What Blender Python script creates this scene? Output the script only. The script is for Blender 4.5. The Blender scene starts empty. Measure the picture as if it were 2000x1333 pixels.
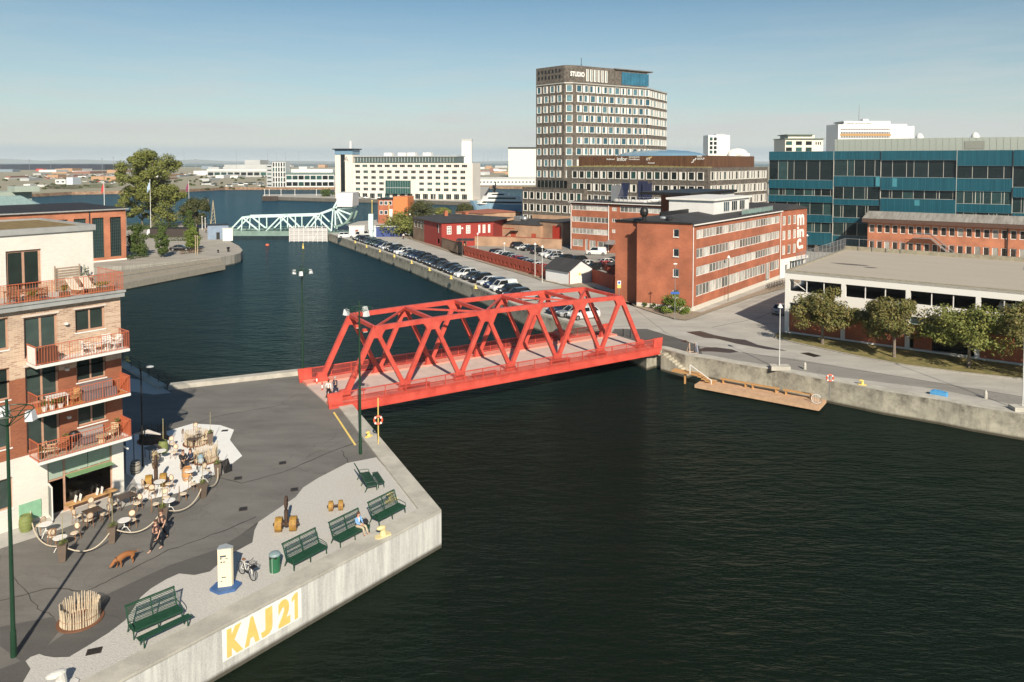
import bpy, math, random
from mathutils import Matrix, Vector
from mathutils.geometry import tessellate_polygon
R=math.radians
rnd=random.Random(7)
SC=bpy.context.scene
COL=SC.collection
# ---------------- camera (a level-ish drone view, lens shifted down) ----------------
FPX=1440.0; CAMH=22.0; TP=0.041; HOR=317.0; CY0=HOR+TP*FPX
PIT=math.atan(TP); CPI,SPI=math.cos(PIT),math.sin(PIT)
cam=bpy.data.cameras.new('camera'); camo=bpy.data.objects.new('camera',cam); COL.objects.link(camo)
cam.sensor_width=36; cam.lens=36*FPX/2000; cam.shift_y=(CY0-666.5)/2000
cam.clip_start=0.5; cam.clip_end=60000
camo.location=(0,0,CAMH); camo.rotation_euler=(math.pi/2-PIT,0,0)
SC.camera=camo
# ---------------- sky and sun ----------------
SUN_EL=33.0; SUN_DIR=(0.22,-1.0)       # towards the sun, in plan
az=math.atan2(SUN_DIR[0],SUN_DIR[1])   # clockwise from +Y
world=bpy.data.worlds.new('World'); SC.world=world; world.use_nodes=True
nt=world.node_tree; nt.nodes.clear()
wo=nt.nodes.new('ShaderNodeOutputWorld'); bg=nt.nodes.new('ShaderNodeBackground')
sky=nt.nodes.new('ShaderNodeTexSky'); sky.sky_type='NISHITA'; sky.sun_disc=False
sky.sun_elevation=R(SUN_EL); sky.sun_rotation=az; sky.altitude=50; sky.air_density=1.0; sky.dust_density=0.0; sky.ozone_density=1.0
bg.inputs['Strength'].default_value=0.052
# thin high cloud veils low over the horizon
tc=nt.nodes.new('ShaderNodeTexCoord'); sep=nt.nodes.new('ShaderNodeSeparateXYZ'); nt.links.new(tc.outputs['Generated'],sep.inputs[0])
mp=nt.nodes.new('ShaderNodeMapping'); mp.inputs['Scale'].default_value=(3.0,3.0,34.0); nt.links.new(tc.outputs['Generated'],mp.inputs[0])
nz=nt.nodes.new('ShaderNodeTexNoise'); nz.inputs['Scale'].default_value=1.6; nz.inputs['Detail'].default_value=7; nz.inputs['Roughness'].default_value=0.6
nt.links.new(mp.outputs[0],nz.inputs['Vector'])
r1=nt.nodes.new('ShaderNodeMapRange'); r1.inputs['From Min'].default_value=0.44; r1.inputs['From Max'].default_value=0.66; nt.links.new(nz.outputs[0],r1.inputs[0])
def ramp(pts):
    c=nt.nodes.new('ShaderNodeValToRGB'); e=c.color_ramp.elements; sc=12.0
    for i,(p_,col) in enumerate(pts):
        q=e[0] if i==0 else (e[len(e)-1] if i==len(pts)-1 else e.new(p_)); q.position=p_; col=col if isinstance(col,tuple) else (col*sc,)*3
        q.color=tuple(x/sc for x in col)+(1,)
    nt.links.new(sep.outputs['Z'],c.inputs[0]); return c.outputs[0]
fa=ramp([(0,.92),(.045,.85),(.062,.5),(.12,.30),(.22,.0),(1,0)])
fb=ramp([(0,.0),(.02,.05),(.03,.15),(.06,.40),(.10,.25),(.2,.0),(1,0)])
hc=ramp([(0,(5.6,6.6,7.6)),(.0165,(5.9,6.9,7.8)),(.0215,(8.1,8.35,8.1)),(.07,(8.1,8.7,8.7)),(1,(8,8.6,8.8))])
def mth(op,x,y):
    q=nt.nodes.new('ShaderNodeMath'); q.operation=op
    for k,v in ((0,x),(1,y)):
        if isinstance(v,float): q.inputs[k].default_value=v
        else: nt.links.new(v,q.inputs[k])
    return q.outputs[0]
fac=mth('ADD',fa,mth('MULTIPLY',r1.outputs[0],fb))
sc_n=nt.nodes.new('ShaderNodeVectorMath'); sc_n.operation='SCALE'; nt.links.new(hc,sc_n.inputs[0]); sc_n.inputs['Scale'].default_value=12.0
mx=nt.nodes.new('ShaderNodeMix'); mx.data_type='RGBA'; mx.clamp_factor=True; nt.links.new(fac,mx.inputs['Factor'])
tint=nt.nodes.new('ShaderNodeVectorMath'); tint.operation='MULTIPLY'; tint.inputs[1].default_value=(.80,1.03,1.07); nt.links.new(sky.outputs[0],tint.inputs[0])
nt.links.new(tint.outputs[0],mx.inputs[6]); nt.links.new(sc_n.outputs[0],mx.inputs[7])
nt.links.new(mx.outputs[2],bg.inputs['Color']); nt.links.new(bg.outputs[0],wo.inputs['Surface'])
sl=bpy.data.lights.new('sun','SUN'); sl.energy=4.8; sl.angle=R(0.5); sl.color=(1.0,0.90,0.76)
so=bpy.data.objects.new('sun',sl); COL.objects.link(so)
dv=Vector((SUN_DIR[0],SUN_DIR[1],0)).normalized()*math.cos(R(SUN_EL)); dv.z=math.sin(R(SUN_EL))
so.rotation_euler=dv.to_track_quat('Z','Y').to_euler()
SC.view_settings.view_transform='Standard'; SC.view_settings.look='None'; SC.view_settings.gamma=1
SC.view_settings.use_curve_mapping=False; SC.view_settings.exposure=0.52
SC.cycles.max_bounces=6; SC.cycles.volume_bounces=1
# ---------------- surveying: where a photo point lies in the world ----------------
def ray(px,py):
    xc=(px-1000)/FPX; yc=(CY0-py)/FPX
    return (xc,CPI+yc*SPI,-SPI+yc*CPI)
def G(px,py,z=0.0):
    r=ray(px,py); t=(z-CAMH)/r[2]; return Vector((r[0]*t,r[1]*t,z))
def GD(px,py,Y):
    r=ray(px,py); t=Y/r[1]; return Vector((r[0]*t,Y,CAMH+r[2]*t))
def HT(P,py): return GD(1000,py,P[1])[2]
# ---------------- mesh builder ----------------
class MB:
    def __init__(s): s.v=[]; s.f=[]; s.mi=[]; s.T=None; s.m=0
    def add(s,vs,fs):
        b=len(s.v)
        if s.T is not None: vs=[s.T@Vector(p) for p in vs]
        s.v.extend([tuple(p) for p in vs]); s.f.extend([tuple(b+i for i in f) for f in fs]); s.mi.extend([s.m]*len(fs)); return s
    def poly(s,ps): return s.add(ps,[tuple(range(len(ps)))])
    def boxb(s,x0,y0,z0,x1,y1,z1):
        return s.add([(x0,y0,z0),(x1,y0,z0),(x1,y1,z0),(x0,y1,z0),(x0,y0,z1),(x1,y0,z1),(x1,y1,z1),(x0,y1,z1)],
          [(0,3,2,1),(4,5,6,7),(0,1,5,4),(1,2,6,5),(2,3,7,6),(3,0,4,7)])
    def box(s,c,d,rz=0.0):
        a,b,h=d[0]/2,d[1]/2,d[2]/2; co,si=math.cos(rz),math.sin(rz)
        P=[]
        for z in (-h,h):
            for x,y in ((-a,-b),(a,-b),(a,b),(-a,b)): P.append((c[0]+x*co-y*si,c[1]+x*si+y*co,c[2]+z))
        return s.add(P,[(0,3,2,1),(4,5,6,7),(0,1,5,4),(1,2,6,5),(2,3,7,6),(3,0,4,7)])
    def bar(s,p,q,w,h=None,up=(0,0,1),w2=None,h2=None):
        p=Vector(p);q=Vector(q);h=h or w;w2=w2 or w;h2=h2 or h; d=(q-p).normalized(); up=Vector(up)
        if abs(d.dot(up))>.98: up=Vector((0,1,0)) if abs(d.y)<.9 else Vector((1,0,0))
        a=d.cross(up).normalized(); b=a.cross(d).normalized(); P=[]
        for c,ww,hh in ((p,w,h),(q,w2,h2)):
            for i,j in ((-1,-1),(1,-1),(1,1),(-1,1)): P.append(c+a*(i*ww/2)+b*(j*hh/2))
        return s.add(P,[(0,1,2,3),(7,6,5,4),(4,5,1,0),(5,6,2,1),(6,7,3,2),(7,4,0,3)])
    def tube(s,pts,r,n=8,cap=True):
        pts=[Vector(p) for p in pts]; N=len(pts); rs=r if isinstance(r,(list,tuple)) else [r]*N; P=[]
        prev=None
        for i,p in enumerate(pts):
            d=(pts[min(i+1,N-1)]-pts[max(i-1,0)]).normalized()
            if prev is None:
                u=Vector((0,0,1)) if abs(d.z)<.9 else Vector((1,0,0)); a=d.cross(u).normalized()
            else: a=(prev-d*prev.dot(d)).normalized()
            prev=a; b=d.cross(a)
            for k in range(n):
                t=2*math.pi*k/n; P.append(p+a*(math.cos(t)*rs[i])+b*(math.sin(t)*rs[i]))
        F=[]
        for i in range(N-1):
            for k in range(n):
                k2=(k+1)%n; F.append((i*n+k,i*n+k2,(i+1)*n+k2,(i+1)*n+k))
        if cap: F.append(tuple(reversed(range(n)))); F.append(tuple((N-1)*n+k for k in range(n)))
        return s.add(P,F)
    def ring(s,c,r,w,n=20,m=6,ax='z',T=None):
        P=[];F=[]
        for i in range(n):
            t=2*math.pi*i/n
            for j in range(m):
                u=2*math.pi*j/m; rr=r+w*math.cos(u); zz=w*math.sin(u); x,y=rr*math.cos(t),rr*math.sin(t)
                p=(x,y,zz) if ax=='z' else ((x,zz,y) if ax=='y' else (zz,x,y))
                P.append((c[0]+p[0],c[1]+p[1],c[2]+p[2])); 
        for i in range(n):
            for j in range(m):
                a=i*m+j;b=i*m+(j+1)%m;c2=((i+1)%n)*m+(j+1)%m;d=((i+1)%n)*m+j; F.append((a,b,c2,d))
        return s.add(P,F)
    def lathe(s,prof,n=16,c=(0,0,0)):
        P=[];F=[]
        for r,z in prof:
            for k in range(n):
                t=2*math.pi*k/n; P.append((c[0]+r*math.cos(t),c[1]+r*math.sin(t),c[2]+z))
        for i in range(len(prof)-1):
            for k in range(n):
                k2=(k+1)%n; F.append((i*n+k,i*n+k2,(i+1)*n+k2,(i+1)*n+k))
        F.append(tuple(reversed(range(n)))); F.append(tuple((len(prof)-1)*n+k for k in range(n)))
        return s.add(P,F)
    def ell(s,c,r,n=12,m=8):
        P=[];F=[]
        for i in range(m+1):
            ph=math.pi*i/m
            for k in range(n):
                t=2*math.pi*k/n; P.append((c[0]+r[0]*math.sin(ph)*math.cos(t),c[1]+r[1]*math.sin(ph)*math.sin(t),c[2]-r[2]*math.cos(ph)))
        for i in range(m):
            for k in range(n):
                k2=(k+1)%n; F.append((i*n+k,i*n+k2,(i+1)*n+k2,(i+1)*n+k))
        return s.add(P,F)
    def prism(s,pts,z0,z1,bottom=True,sides=True,top=True):
        pts=[(p[0],p[1]) for p in pts]; n=len(pts)
        A=sum(pts[i][0]*pts[(i+1)%n][1]-pts[(i+1)%n][0]*pts[i][1] for i in range(n))
        if A<0: pts=pts[::-1]
        zf=z1 if callable(z1) else (lambda x,y:z1)
        vs=[(x,y,z0) for x,y in pts]+[(x,y,zf(x,y)) for x,y in pts]; F=[]
        tr=tessellate_polygon([[Vector((x,y,0)) for x,y in pts]])
        for t in tr:
            a,b,c=t; 
            cr_=(pts[b][0]-pts[a][0])*(pts[c][1]-pts[a][1])-(pts[c][0]-pts[a][0])*(pts[b][1]-pts[a][1])
            if cr_<0: b,c=c,b
            if top: F.append((n+a,n+b,n+c))
            if bottom: F.append((a,c,b))
        if sides:
            for i in range(n): j=(i+1)%n; F.append((i,j,n+j,n+i))
        return s.add(vs,F)
    def build(s,name,mat,parent=None,loc=(0,0,0),rz=0.0,smooth=False):
        me=bpy.data.meshes.new(name); me.from_pydata(s.v,[],s.f)
        for m_ in (mat if isinstance(mat,(list,tuple)) else [mat]): me.materials.append(m_)
        if any(s.mi): me.polygons.foreach_set('material_index',s.mi)
        if smooth: me.polygons.foreach_set('use_smooth',[True]*len(s.f))
        me.update()
        return place(name,me,parent,loc,rz)
def place(name,me,parent=None,loc=(0,0,0),rz=0.0):
    o=bpy.data.objects.new(name,me); COL.objects.link(o); o.location=loc; o.rotation_euler=(0,0,rz)
    if parent is not None: o.parent=parent
    return o
def tag(o,label=None,cat=None,group=None,kind=None):
    if label: o['label']=label
    if cat: o['category']=cat
    if group: o['group']=group
    if kind: o['kind']=kind
    return o
def thing(name,loc,rz=0.0,label=None,cat=None,group=None):
    return tag(place(name,None,None,loc,rz),label,cat,group)
def struct(name,mb,mat): return tag(mb.build(name,mat),kind='structure')
def dup(o,loc=None,rz=None,label=None,group=None,scale=None,parent=None,mats=None):
    """copy a thing with its parts and their sub-parts (mesh data shared)"""
    c=o.copy(); COL.objects.link(c)
    if parent is not None: c.parent=parent
    if loc is not None: c.location=loc
    if rz is not None: c.rotation_euler=(0,0,rz)
    if scale is not None: c.scale=(scale,)*3 if not isinstance(scale,(tuple,list)) else scale
    if label: c['label']=label
    if group: c['group']=group
    for ch in list(o.children): dup(ch,parent=c)
    return c
def lerp(a,b,t): return a+(b-a)*t
# ---------------- materials ----------------
MATS={}
def mat(name,col,rough=.7,metal=0.0,var=.12,scale=3.0,bump=0.0,bscale=None,col2=None,emit=None,spec=None,objvar=0.0,coords='Object',stretch=(1,1,1)):
    if name in MATS: return MATS[name]
    m=bpy.data.materials.new(name); m.use_nodes=True; t=m.node_tree; b=t.nodes['Principled BSDF']
    b.inputs['Roughness'].default_value=rough; b.inputs['Metallic'].default_value=metal
    if spec is not None: b.inputs['Specular IOR Level'].default_value=spec
    c=(*col,1)
    if var or col2 or bump:
        tc=t.nodes.new('ShaderNodeTexCoord'); mp=t.nodes.new('ShaderNodeMapping'); mp.inputs['Scale'].default_value=stretch
        t.links.new(tc.outputs[coords],mp.inputs[0])
        n=t.nodes.new('ShaderNodeTexNoise'); n.inputs['Scale'].default_value=scale; n.inputs['Detail'].default_value=6; n.inputs['Roughness'].default_value=.62
        t.links.new(mp.outputs[0],n.inputs['Vector'])
        mr=t.nodes.new('ShaderNodeMapRange'); mr.inputs['From Min'].default_value=.3; mr.inputs['From Max'].default_value=.7; t.links.new(n.outputs[0],mr.inputs[0])
        mx=t.nodes.new('ShaderNodeMix'); mx.data_type='RGBA'; t.links.new(mr.outputs[0],mx.inputs['Factor'])
        mx.inputs[6].default_value=tuple(min(1,x*(1-var)) for x in col)+(1,)
        mx.inputs[7].default_value=(*(col2 or tuple(min(1,x*(1+var)) for x in col)),1)
        out=mx.outputs[2]
        if objvar:
            oi=t.nodes.new('ShaderNodeObjectInfo'); m2=t.nodes.new('ShaderNodeMapRange'); m2.inputs['To Min'].default_value=1-objvar; m2.inputs['To Max'].default_value=1+objvar
            t.links.new(oi.outputs['Random'],m2.inputs[0]); hv=t.nodes.new('ShaderNodeHueSaturation'); t.links.new(m2.outputs[0],hv.inputs['Value']); t.links.new(out,hv.inputs['Color']); out=hv.outputs[0]
        t.links.new(out,b.inputs['Base Color'])
        if bump:
            n2=t.nodes.new('ShaderNodeTexNoise'); n2.inputs['Scale'].default_value=bscale or scale*6; n2.inputs['Detail'].default_value=5; t.links.new(mp.outputs[0],n2.inputs['Vector'])
            bp=t.nodes.new('ShaderNodeBump'); bp.inputs['Strength'].default_value=min(1,bump); bp.inputs['Distance'].default_value=.05; t.links.new(n2.outputs[0],bp.inputs['Height']); t.links.new(bp.outputs[0],b.inputs['Normal'])
    else: b.inputs['Base Color'].default_value=c
    if emit: b.inputs['Emission Color'].default_value=(*emit[:3],1); b.inputs['Emission Strength'].default_value=emit[3]
    MATS[name]=m; return m
def brick(name,c1,c2,mortar,bw=.24,bh=.075,ms=.012,rough=.85,big=.25):
    if name in MATS: return MATS[name]
    m=bpy.data.materials.new(name); m.use_nodes=True; t=m.node_tree; b=t.nodes['Principled BSDF']; b.inputs['Roughness'].default_value=rough
    tc=t.nodes.new('ShaderNodeTexCoord'); s=t.nodes.new('ShaderNodeSeparateXYZ'); t.links.new(tc.outputs['Object'],s.inputs[0])
    ad=t.nodes.new('ShaderNodeMath'); t.links.new(s.outputs[0],ad.inputs[0]); t.links.new(s.outputs[1],ad.inputs[1])
    cb=t.nodes.new('ShaderNodeCombineXYZ'); t.links.new(ad.outputs[0],cb.inputs[0]); t.links.new(s.outputs[2],cb.inputs[1])
    br=t.nodes.new('ShaderNodeTexBrick'); t.links.new(cb.outputs[0],br.inputs['Vector'])
    br.inputs['Color1'].default_value=(*c1,1); br.inputs['Color2'].default_value=(*c2,1); br.inputs['Mortar'].default_value=(*mortar,1)
    br.inputs['Scale'].default_value=1; br.inputs['Brick Width'].default_value=bw; br.inputs['Row Height'].default_value=bh; br.inputs['Mortar Size'].default_value=ms
    n=t.nodes.new('ShaderNodeTexNoise'); n.inputs['Scale'].default_value=.35; n.inputs['Detail'].default_value=6; t.links.new(tc.outputs['Object'],n.inputs['Vector'])
    mr=t.nodes.new('ShaderNodeMapRange'); mr.inputs['From Min'].default_value=.3; mr.inputs['From Max'].default_value=.7; mr.inputs['To Min'].default_value=1-big; mr.inputs['To Max'].default_value=1+big; t.links.new(n.outputs[0],mr.inputs[0])
    hv=t.nodes.new('ShaderNodeHueSaturation'); t.links.new(mr.outputs[0],hv.inputs['Value']); t.links.new(br.outputs[0],hv.inputs['Color']); t.links.new(hv.outputs[0],b.inputs['Base Color'])
    MATS[name]=m; return m
def glass(name,col=(.02,.03,.035),col2=None,rough=.06,tint=.5):
    """window glass: dark room behind a reflecting pane, each pane its own tone (blinds, curtains)"""
    if name in MATS: return MATS[name]
    m=bpy.data.materials.new(name); m.use_nodes=True; t=m.node_tree; b=t.nodes['Principled BSDF']
    b.inputs['Roughness'].default_value=rough; b.inputs['Specular IOR Level'].default_value=.38
    oi=t.nodes.new('ShaderNodeObjectInfo'); cr=t.nodes.new('ShaderNodeValToRGB'); cr.color_ramp.elements[0].color=(*col,1); cr.color_ramp.elements[0].position=tint
    cr.color_ramp.elements[1].color=(*(col2 or tuple(x*4 for x in col)),1)
    t.links.new(oi.outputs['Random'],cr.inputs[0])
    tc=t.nodes.new('ShaderNodeTexCoord'); n=t.nodes.new('ShaderNodeTexNoise'); n.inputs['Scale'].default_value=.9; n.inputs['Detail'].default_value=3; t.links.new(tc.outputs['Object'],n.inputs['Vector'])
    mr=t.nodes.new('ShaderNodeMapRange'); mr.inputs['To Min'].default_value=.5; mr.inputs['To Max'].default_value=1.5; t.links.new(n.outputs[0],mr.inputs[0])
    hv=t.nodes.new('ShaderNodeHueSaturation'); t.links.new(mr.outputs[0],hv.inputs['Value']); t.links.new(cr.outputs[0],hv.inputs['Color'])
    t.links.new(hv.outputs[0],b.inputs['Base Color'])
    bp=t.nodes.new('ShaderNodeBump'); bp.inputs['Strength'].default_value=.06; bp.inputs['Distance'].default_value=.3; t.links.new(n.outputs[0],bp.inputs['Height']); t.links.new(bp.outputs[0],b.inputs['Normal'])
    MATS[name]=m; return m
# ---------------- walls with real openings ----------------
def wall(mb,a,b,z0,z1,holes=(),depth=.2):
    """wall from plan point a to b (outside on the right hand), z0..z1; holes (x0,x1,za,zb) get reveals"""
    ax,ay=a[0],a[1]; L=math.hypot(b[0]-ax,b[1]-ay); ux,uy=(b[0]-ax)/L,(b[1]-ay)/L; nx,ny=-uy,ux
    P=lambda x,z,d=0:(ax+ux*x+nx*d,ay+uy*x+ny*d,z)
    rq=lambda v:round(v,4)
    holes=[h for h in holes if h[1]>0 and h[0]<L]
    xs=sorted({0,rq(L)}|{rq(h[0]) for h in holes}|{rq(h[1]) for h in holes}); zs=sorted({rq(z0),rq(z1)}|{rq(h[2]) for h in holes}|{rq(h[3]) for h in holes})
    hs={}
    for h in holes:
        for i in range(len(xs)-1):
            if xs[i]>=h[0]-1e-3 and xs[i+1]<=h[1]+1e-3:
                for k in range(len(zs)-1):
                    if zs[k]>=h[2]-1e-3 and zs[k+1]<=h[3]+1e-3: hs[(i,k)]=1
    for k in range(len(zs)-1):
        i=0
        while i<len(xs)-1:
            if (i,k) in hs: i+=1; continue
            j=i
            while j+1<len(xs)-1 and (j+1,k) not in hs: j+=1
            mb.poly([P(xs[i],zs[k]),P(xs[j+1],zs[k]),P(xs[j+1],zs[k+1]),P(xs[i],zs[k+1])]); i=j+1
    for x0,x1,za,zb in holes:
        mb.poly([P(x0,za),P(x1,za),P(x1,za,depth),P(x0,za,depth)]); mb.poly([P(x0,zb,depth),P(x1,zb,depth),P(x1,zb),P(x0,zb)])
        mb.poly([P(x0,za),P(x0,za,depth),P(x0,zb,depth),P(x0,zb)]); mb.poly([P(x1,za,depth),P(x1,za),P(x1,zb),P(x1,zb,depth)])
WC={}
def winmesh(w,h,key,mats,fw=.06,cols=1,rows=1,sill=False,fd=.06,split=None):
    """window in its own frame: x 0..w, z 0..h, outside towards -y"""
    k=(round(w,2),round(h,2),key,cols,rows,sill,split)
    if k in WC: return WC[k]
    mb=MB(); mb.m=1; mb.poly([(0,fd*.5,0),(w,fd*.5,0),(w,fd*.5,h),(0,fd*.5,h)]); mb.m=0
    mb.boxb(0,0,0,fw,fd,h); mb.boxb(w-fw,0,0,w,fd,h); mb.boxb(fw,.002,0,w-fw,fd,fw); mb.boxb(fw,.002,h-fw,w-fw,fd,h)
    cs=split or [w*i/cols for i in range(1,cols)]
    for x in cs: mb.boxb(x-fw*.5,.004,fw,x+fw*.5,fd,h-fw)
    for i in range(1,rows): mb.boxb(fw,.006,h*i/rows-fw*.4,w-fw,fd,h*i/rows+fw*.4)
    if sill: mb.boxb(-.03,-.26,-.05,w+.03,.0,.0)
    me=bpy.data.meshes.new('window'); me.from_pydata(mb.v,[],mb.f)
    for m_ in mats: me.materials.append(m_)
    me.polygons.foreach_set('material_index',mb.mi); me.update(); WC[k]=me; return me
def winsin(root,a,b,holes,depth,key,mats,name='window',cap=100,**kw):
    """one window object per opening of the wall a-b"""
    ax,ay=a[0],a[1]; L=math.hypot(b[0]-ax,b[1]-ay); ux,uy=(b[0]-ax)/L,(b[1]-ay)/L; nx,ny=-uy,ux; th=math.atan2(uy,ux); out=[]
    for x0,x1,za,zb in holes:
        if x1<=0 or x0>=L: continue
        d=depth-.06
        out.append(place(name,winmesh(x1-x0,zb-za,key,mats,**kw),root,(ax+ux*x0+nx*d,ay+uy*x0+ny*d,za),th))
    return out
def textobj(txt,size,m,parent,loc,rot,name='lettering',ext=.02,align='LEFT',bold=0.0,spacing=1.0,sx=1.0):
    c=bpy.data.curves.new(name,'FONT'); c.body=txt; c.size=size; c.extrude=ext; c.offset=bold; c.align_x=align; c.space_character=spacing; c.resolution_u=3
    o=bpy.data.objects.new(name,c); COL.objects.link(o); c.materials.append(m)
    o.location=loc; o.rotation_euler=rot; o.scale=(sx,1,1)
    me=bpy.data.meshes.new_from_object(o); me.name=name
    q=bpy.data.objects.new(name,me); COL.objects.link(q); q.location=loc; q.rotation_euler=rot; q.scale=(sx,1,1)
    bpy.data.objects.remove(o); bpy.data.curves.remove(c)
    if parent is not None: q.parent=parent
    return q
def fittext(txt,m,parent,x0,x1,z0,z1,y=-.04,ext=.02,bold=0.0,name='lettering',loc=(0,0,0),rz=0.0):
    o=textobj(txt,1.0,m,parent,loc,(R(90),0,rz),name,ext,bold=bold); vs=o.data.vertices
    ax=min(v.co.x for v in vs); bx=max(v.co.x for v in vs); ay=min(v.co.y for v in vs); by=max(v.co.y for v in vs)
    for v in vs: v.co=((v.co.x-ax)/(bx-ax)*(x1-x0),(v.co.y-ay)/(by-ay)*(z1-z0),v.co.z)
    c,s_=math.cos(rz),math.sin(rz); o.location=(loc[0]+x0*c-y*s_,loc[1]+x0*s_+y*c,z0); return o
WHITE=mat('white_paint',(.72,.70,.65),.5,var=.05)
BLACKM=mat('black_metal',(.02,.02,.02),.5,.3,var=.2)
STEEL=mat('galvanised_steel',(.42,.43,.43),.42,.7,var=.15)
DKGREEN=mat('dark_green_paint',(.010,.040,.020),.42,var=.15)
GLASS=glass('window_glass')
# ======================= SETTING: water, land, streets =======================
WZ=-2.3
def W2(ps,z=0.0): return [G(x,y,z) for x,y in ps]
def water_mat():
    m=bpy.data.materials.new('water'); m.use_nodes=True; t=m.node_tree; b=t.nodes['Principled BSDF']
    b.inputs['Roughness'].default_value=.12; b.inputs['IOR'].default_value=1.29; b.inputs['Specular Tint'].default_value=(.7,.9,.8,1); b.inputs['Specular IOR Level'].default_value=.36
    tc=t.nodes.new('ShaderNodeTexCoord')
    # harbour water: green-black near; farther out the sky's reflection is painted in as blue
    n0=t.nodes.new('ShaderNodeTexNoise'); n0.inputs['Scale'].default_value=.03; n0.inputs['Detail'].default_value=3; t.links.new(tc.outputs['Object'],n0.inputs['Vector'])
    s=t.nodes.new('ShaderNodeSeparateXYZ'); t.links.new(tc.outputs['Object'],s.inputs[0])
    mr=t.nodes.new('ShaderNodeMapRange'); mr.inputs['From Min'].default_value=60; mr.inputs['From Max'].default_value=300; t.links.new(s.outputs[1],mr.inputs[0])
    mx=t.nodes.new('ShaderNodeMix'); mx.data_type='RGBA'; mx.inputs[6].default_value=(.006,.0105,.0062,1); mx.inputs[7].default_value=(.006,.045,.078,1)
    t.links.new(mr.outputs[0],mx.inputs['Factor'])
    def wave(scale,st,det,rot):
        mp=t.nodes.new('ShaderNodeMapping'); mp.inputs['Scale'].default_value=st; mp.inputs['Rotation'].default_value=(0,0,rot); t.links.new(tc.outputs['Object'],mp.inputs[0])
        n=t.nodes.new('ShaderNodeTexNoise'); n.inputs['Scale'].default_value=scale; n.inputs['Detail'].default_value=det; n.inputs['Roughness'].default_value=.6; t.links.new(mp.outputs[0],n.inputs['Vector']); return n
    a=wave(1.5,(.45,1.3,1),4,.35); c=wave(.22,(.6,1.2,1),3,-.2)
    bp=t.nodes.new('ShaderNodeBump'); bp.inputs['Strength'].default_value=.75; bp.inputs['Distance'].default_value=.30; t.links.new(a.outputs[0],bp.inputs['Height'])
    bp2=t.nodes.new('ShaderNodeBump'); bp2.inputs['Strength'].default_value=.5; bp2.inputs['Distance'].default_value=.9; t.links.new(c.outputs[0],bp2.inputs['Height']); t.links.new(bp.outputs[0],bp2.inputs['Normal'])
    t.nodes.remove(b); out=[q for q in t.nodes if q.type=='OUTPUT_MATERIAL'][0]
    df=t.nodes.new('ShaderNodeBsdfDiffuse'); t.links.new(mx.outputs[2],df.inputs['Color']); gl=t.nodes.new('ShaderNodeBsdfGlossy'); gl.inputs['Color'].default_value=(.53,.68,.68,1); gl.inputs['Roughness'].default_value=.10
    fr=t.nodes.new('ShaderNodeFresnel'); fr.inputs['IOR'].default_value=1.31; r2=t.nodes.new('ShaderNodeMapRange'); r2.inputs['From Max'].default_value=.8; r2.inputs['To Max'].default_value=.37
    t.links.new(bp2.outputs[0],gl.inputs['Normal']); t.links.new(bp2.outputs[0],fr.inputs['Normal']); t.links.new(fr.outputs[0],r2.inputs[0]); ms=t.nodes.new('ShaderNodeMixShader'); t.links.new(r2.outputs[0],ms.inputs[0]); t.links.new(df.outputs[0],ms.inputs[1]); t.links.new(gl.outputs[0],ms.inputs[2]); t.links.new(ms.outputs[0],out.inputs['Surface']); return m
mb=MB(); mb.poly([(-30000,-200,WZ),(30000,-200,WZ),(30000,45000,WZ),(-30000,45000,WZ)]); struct('water',mb,water_mat())
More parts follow.
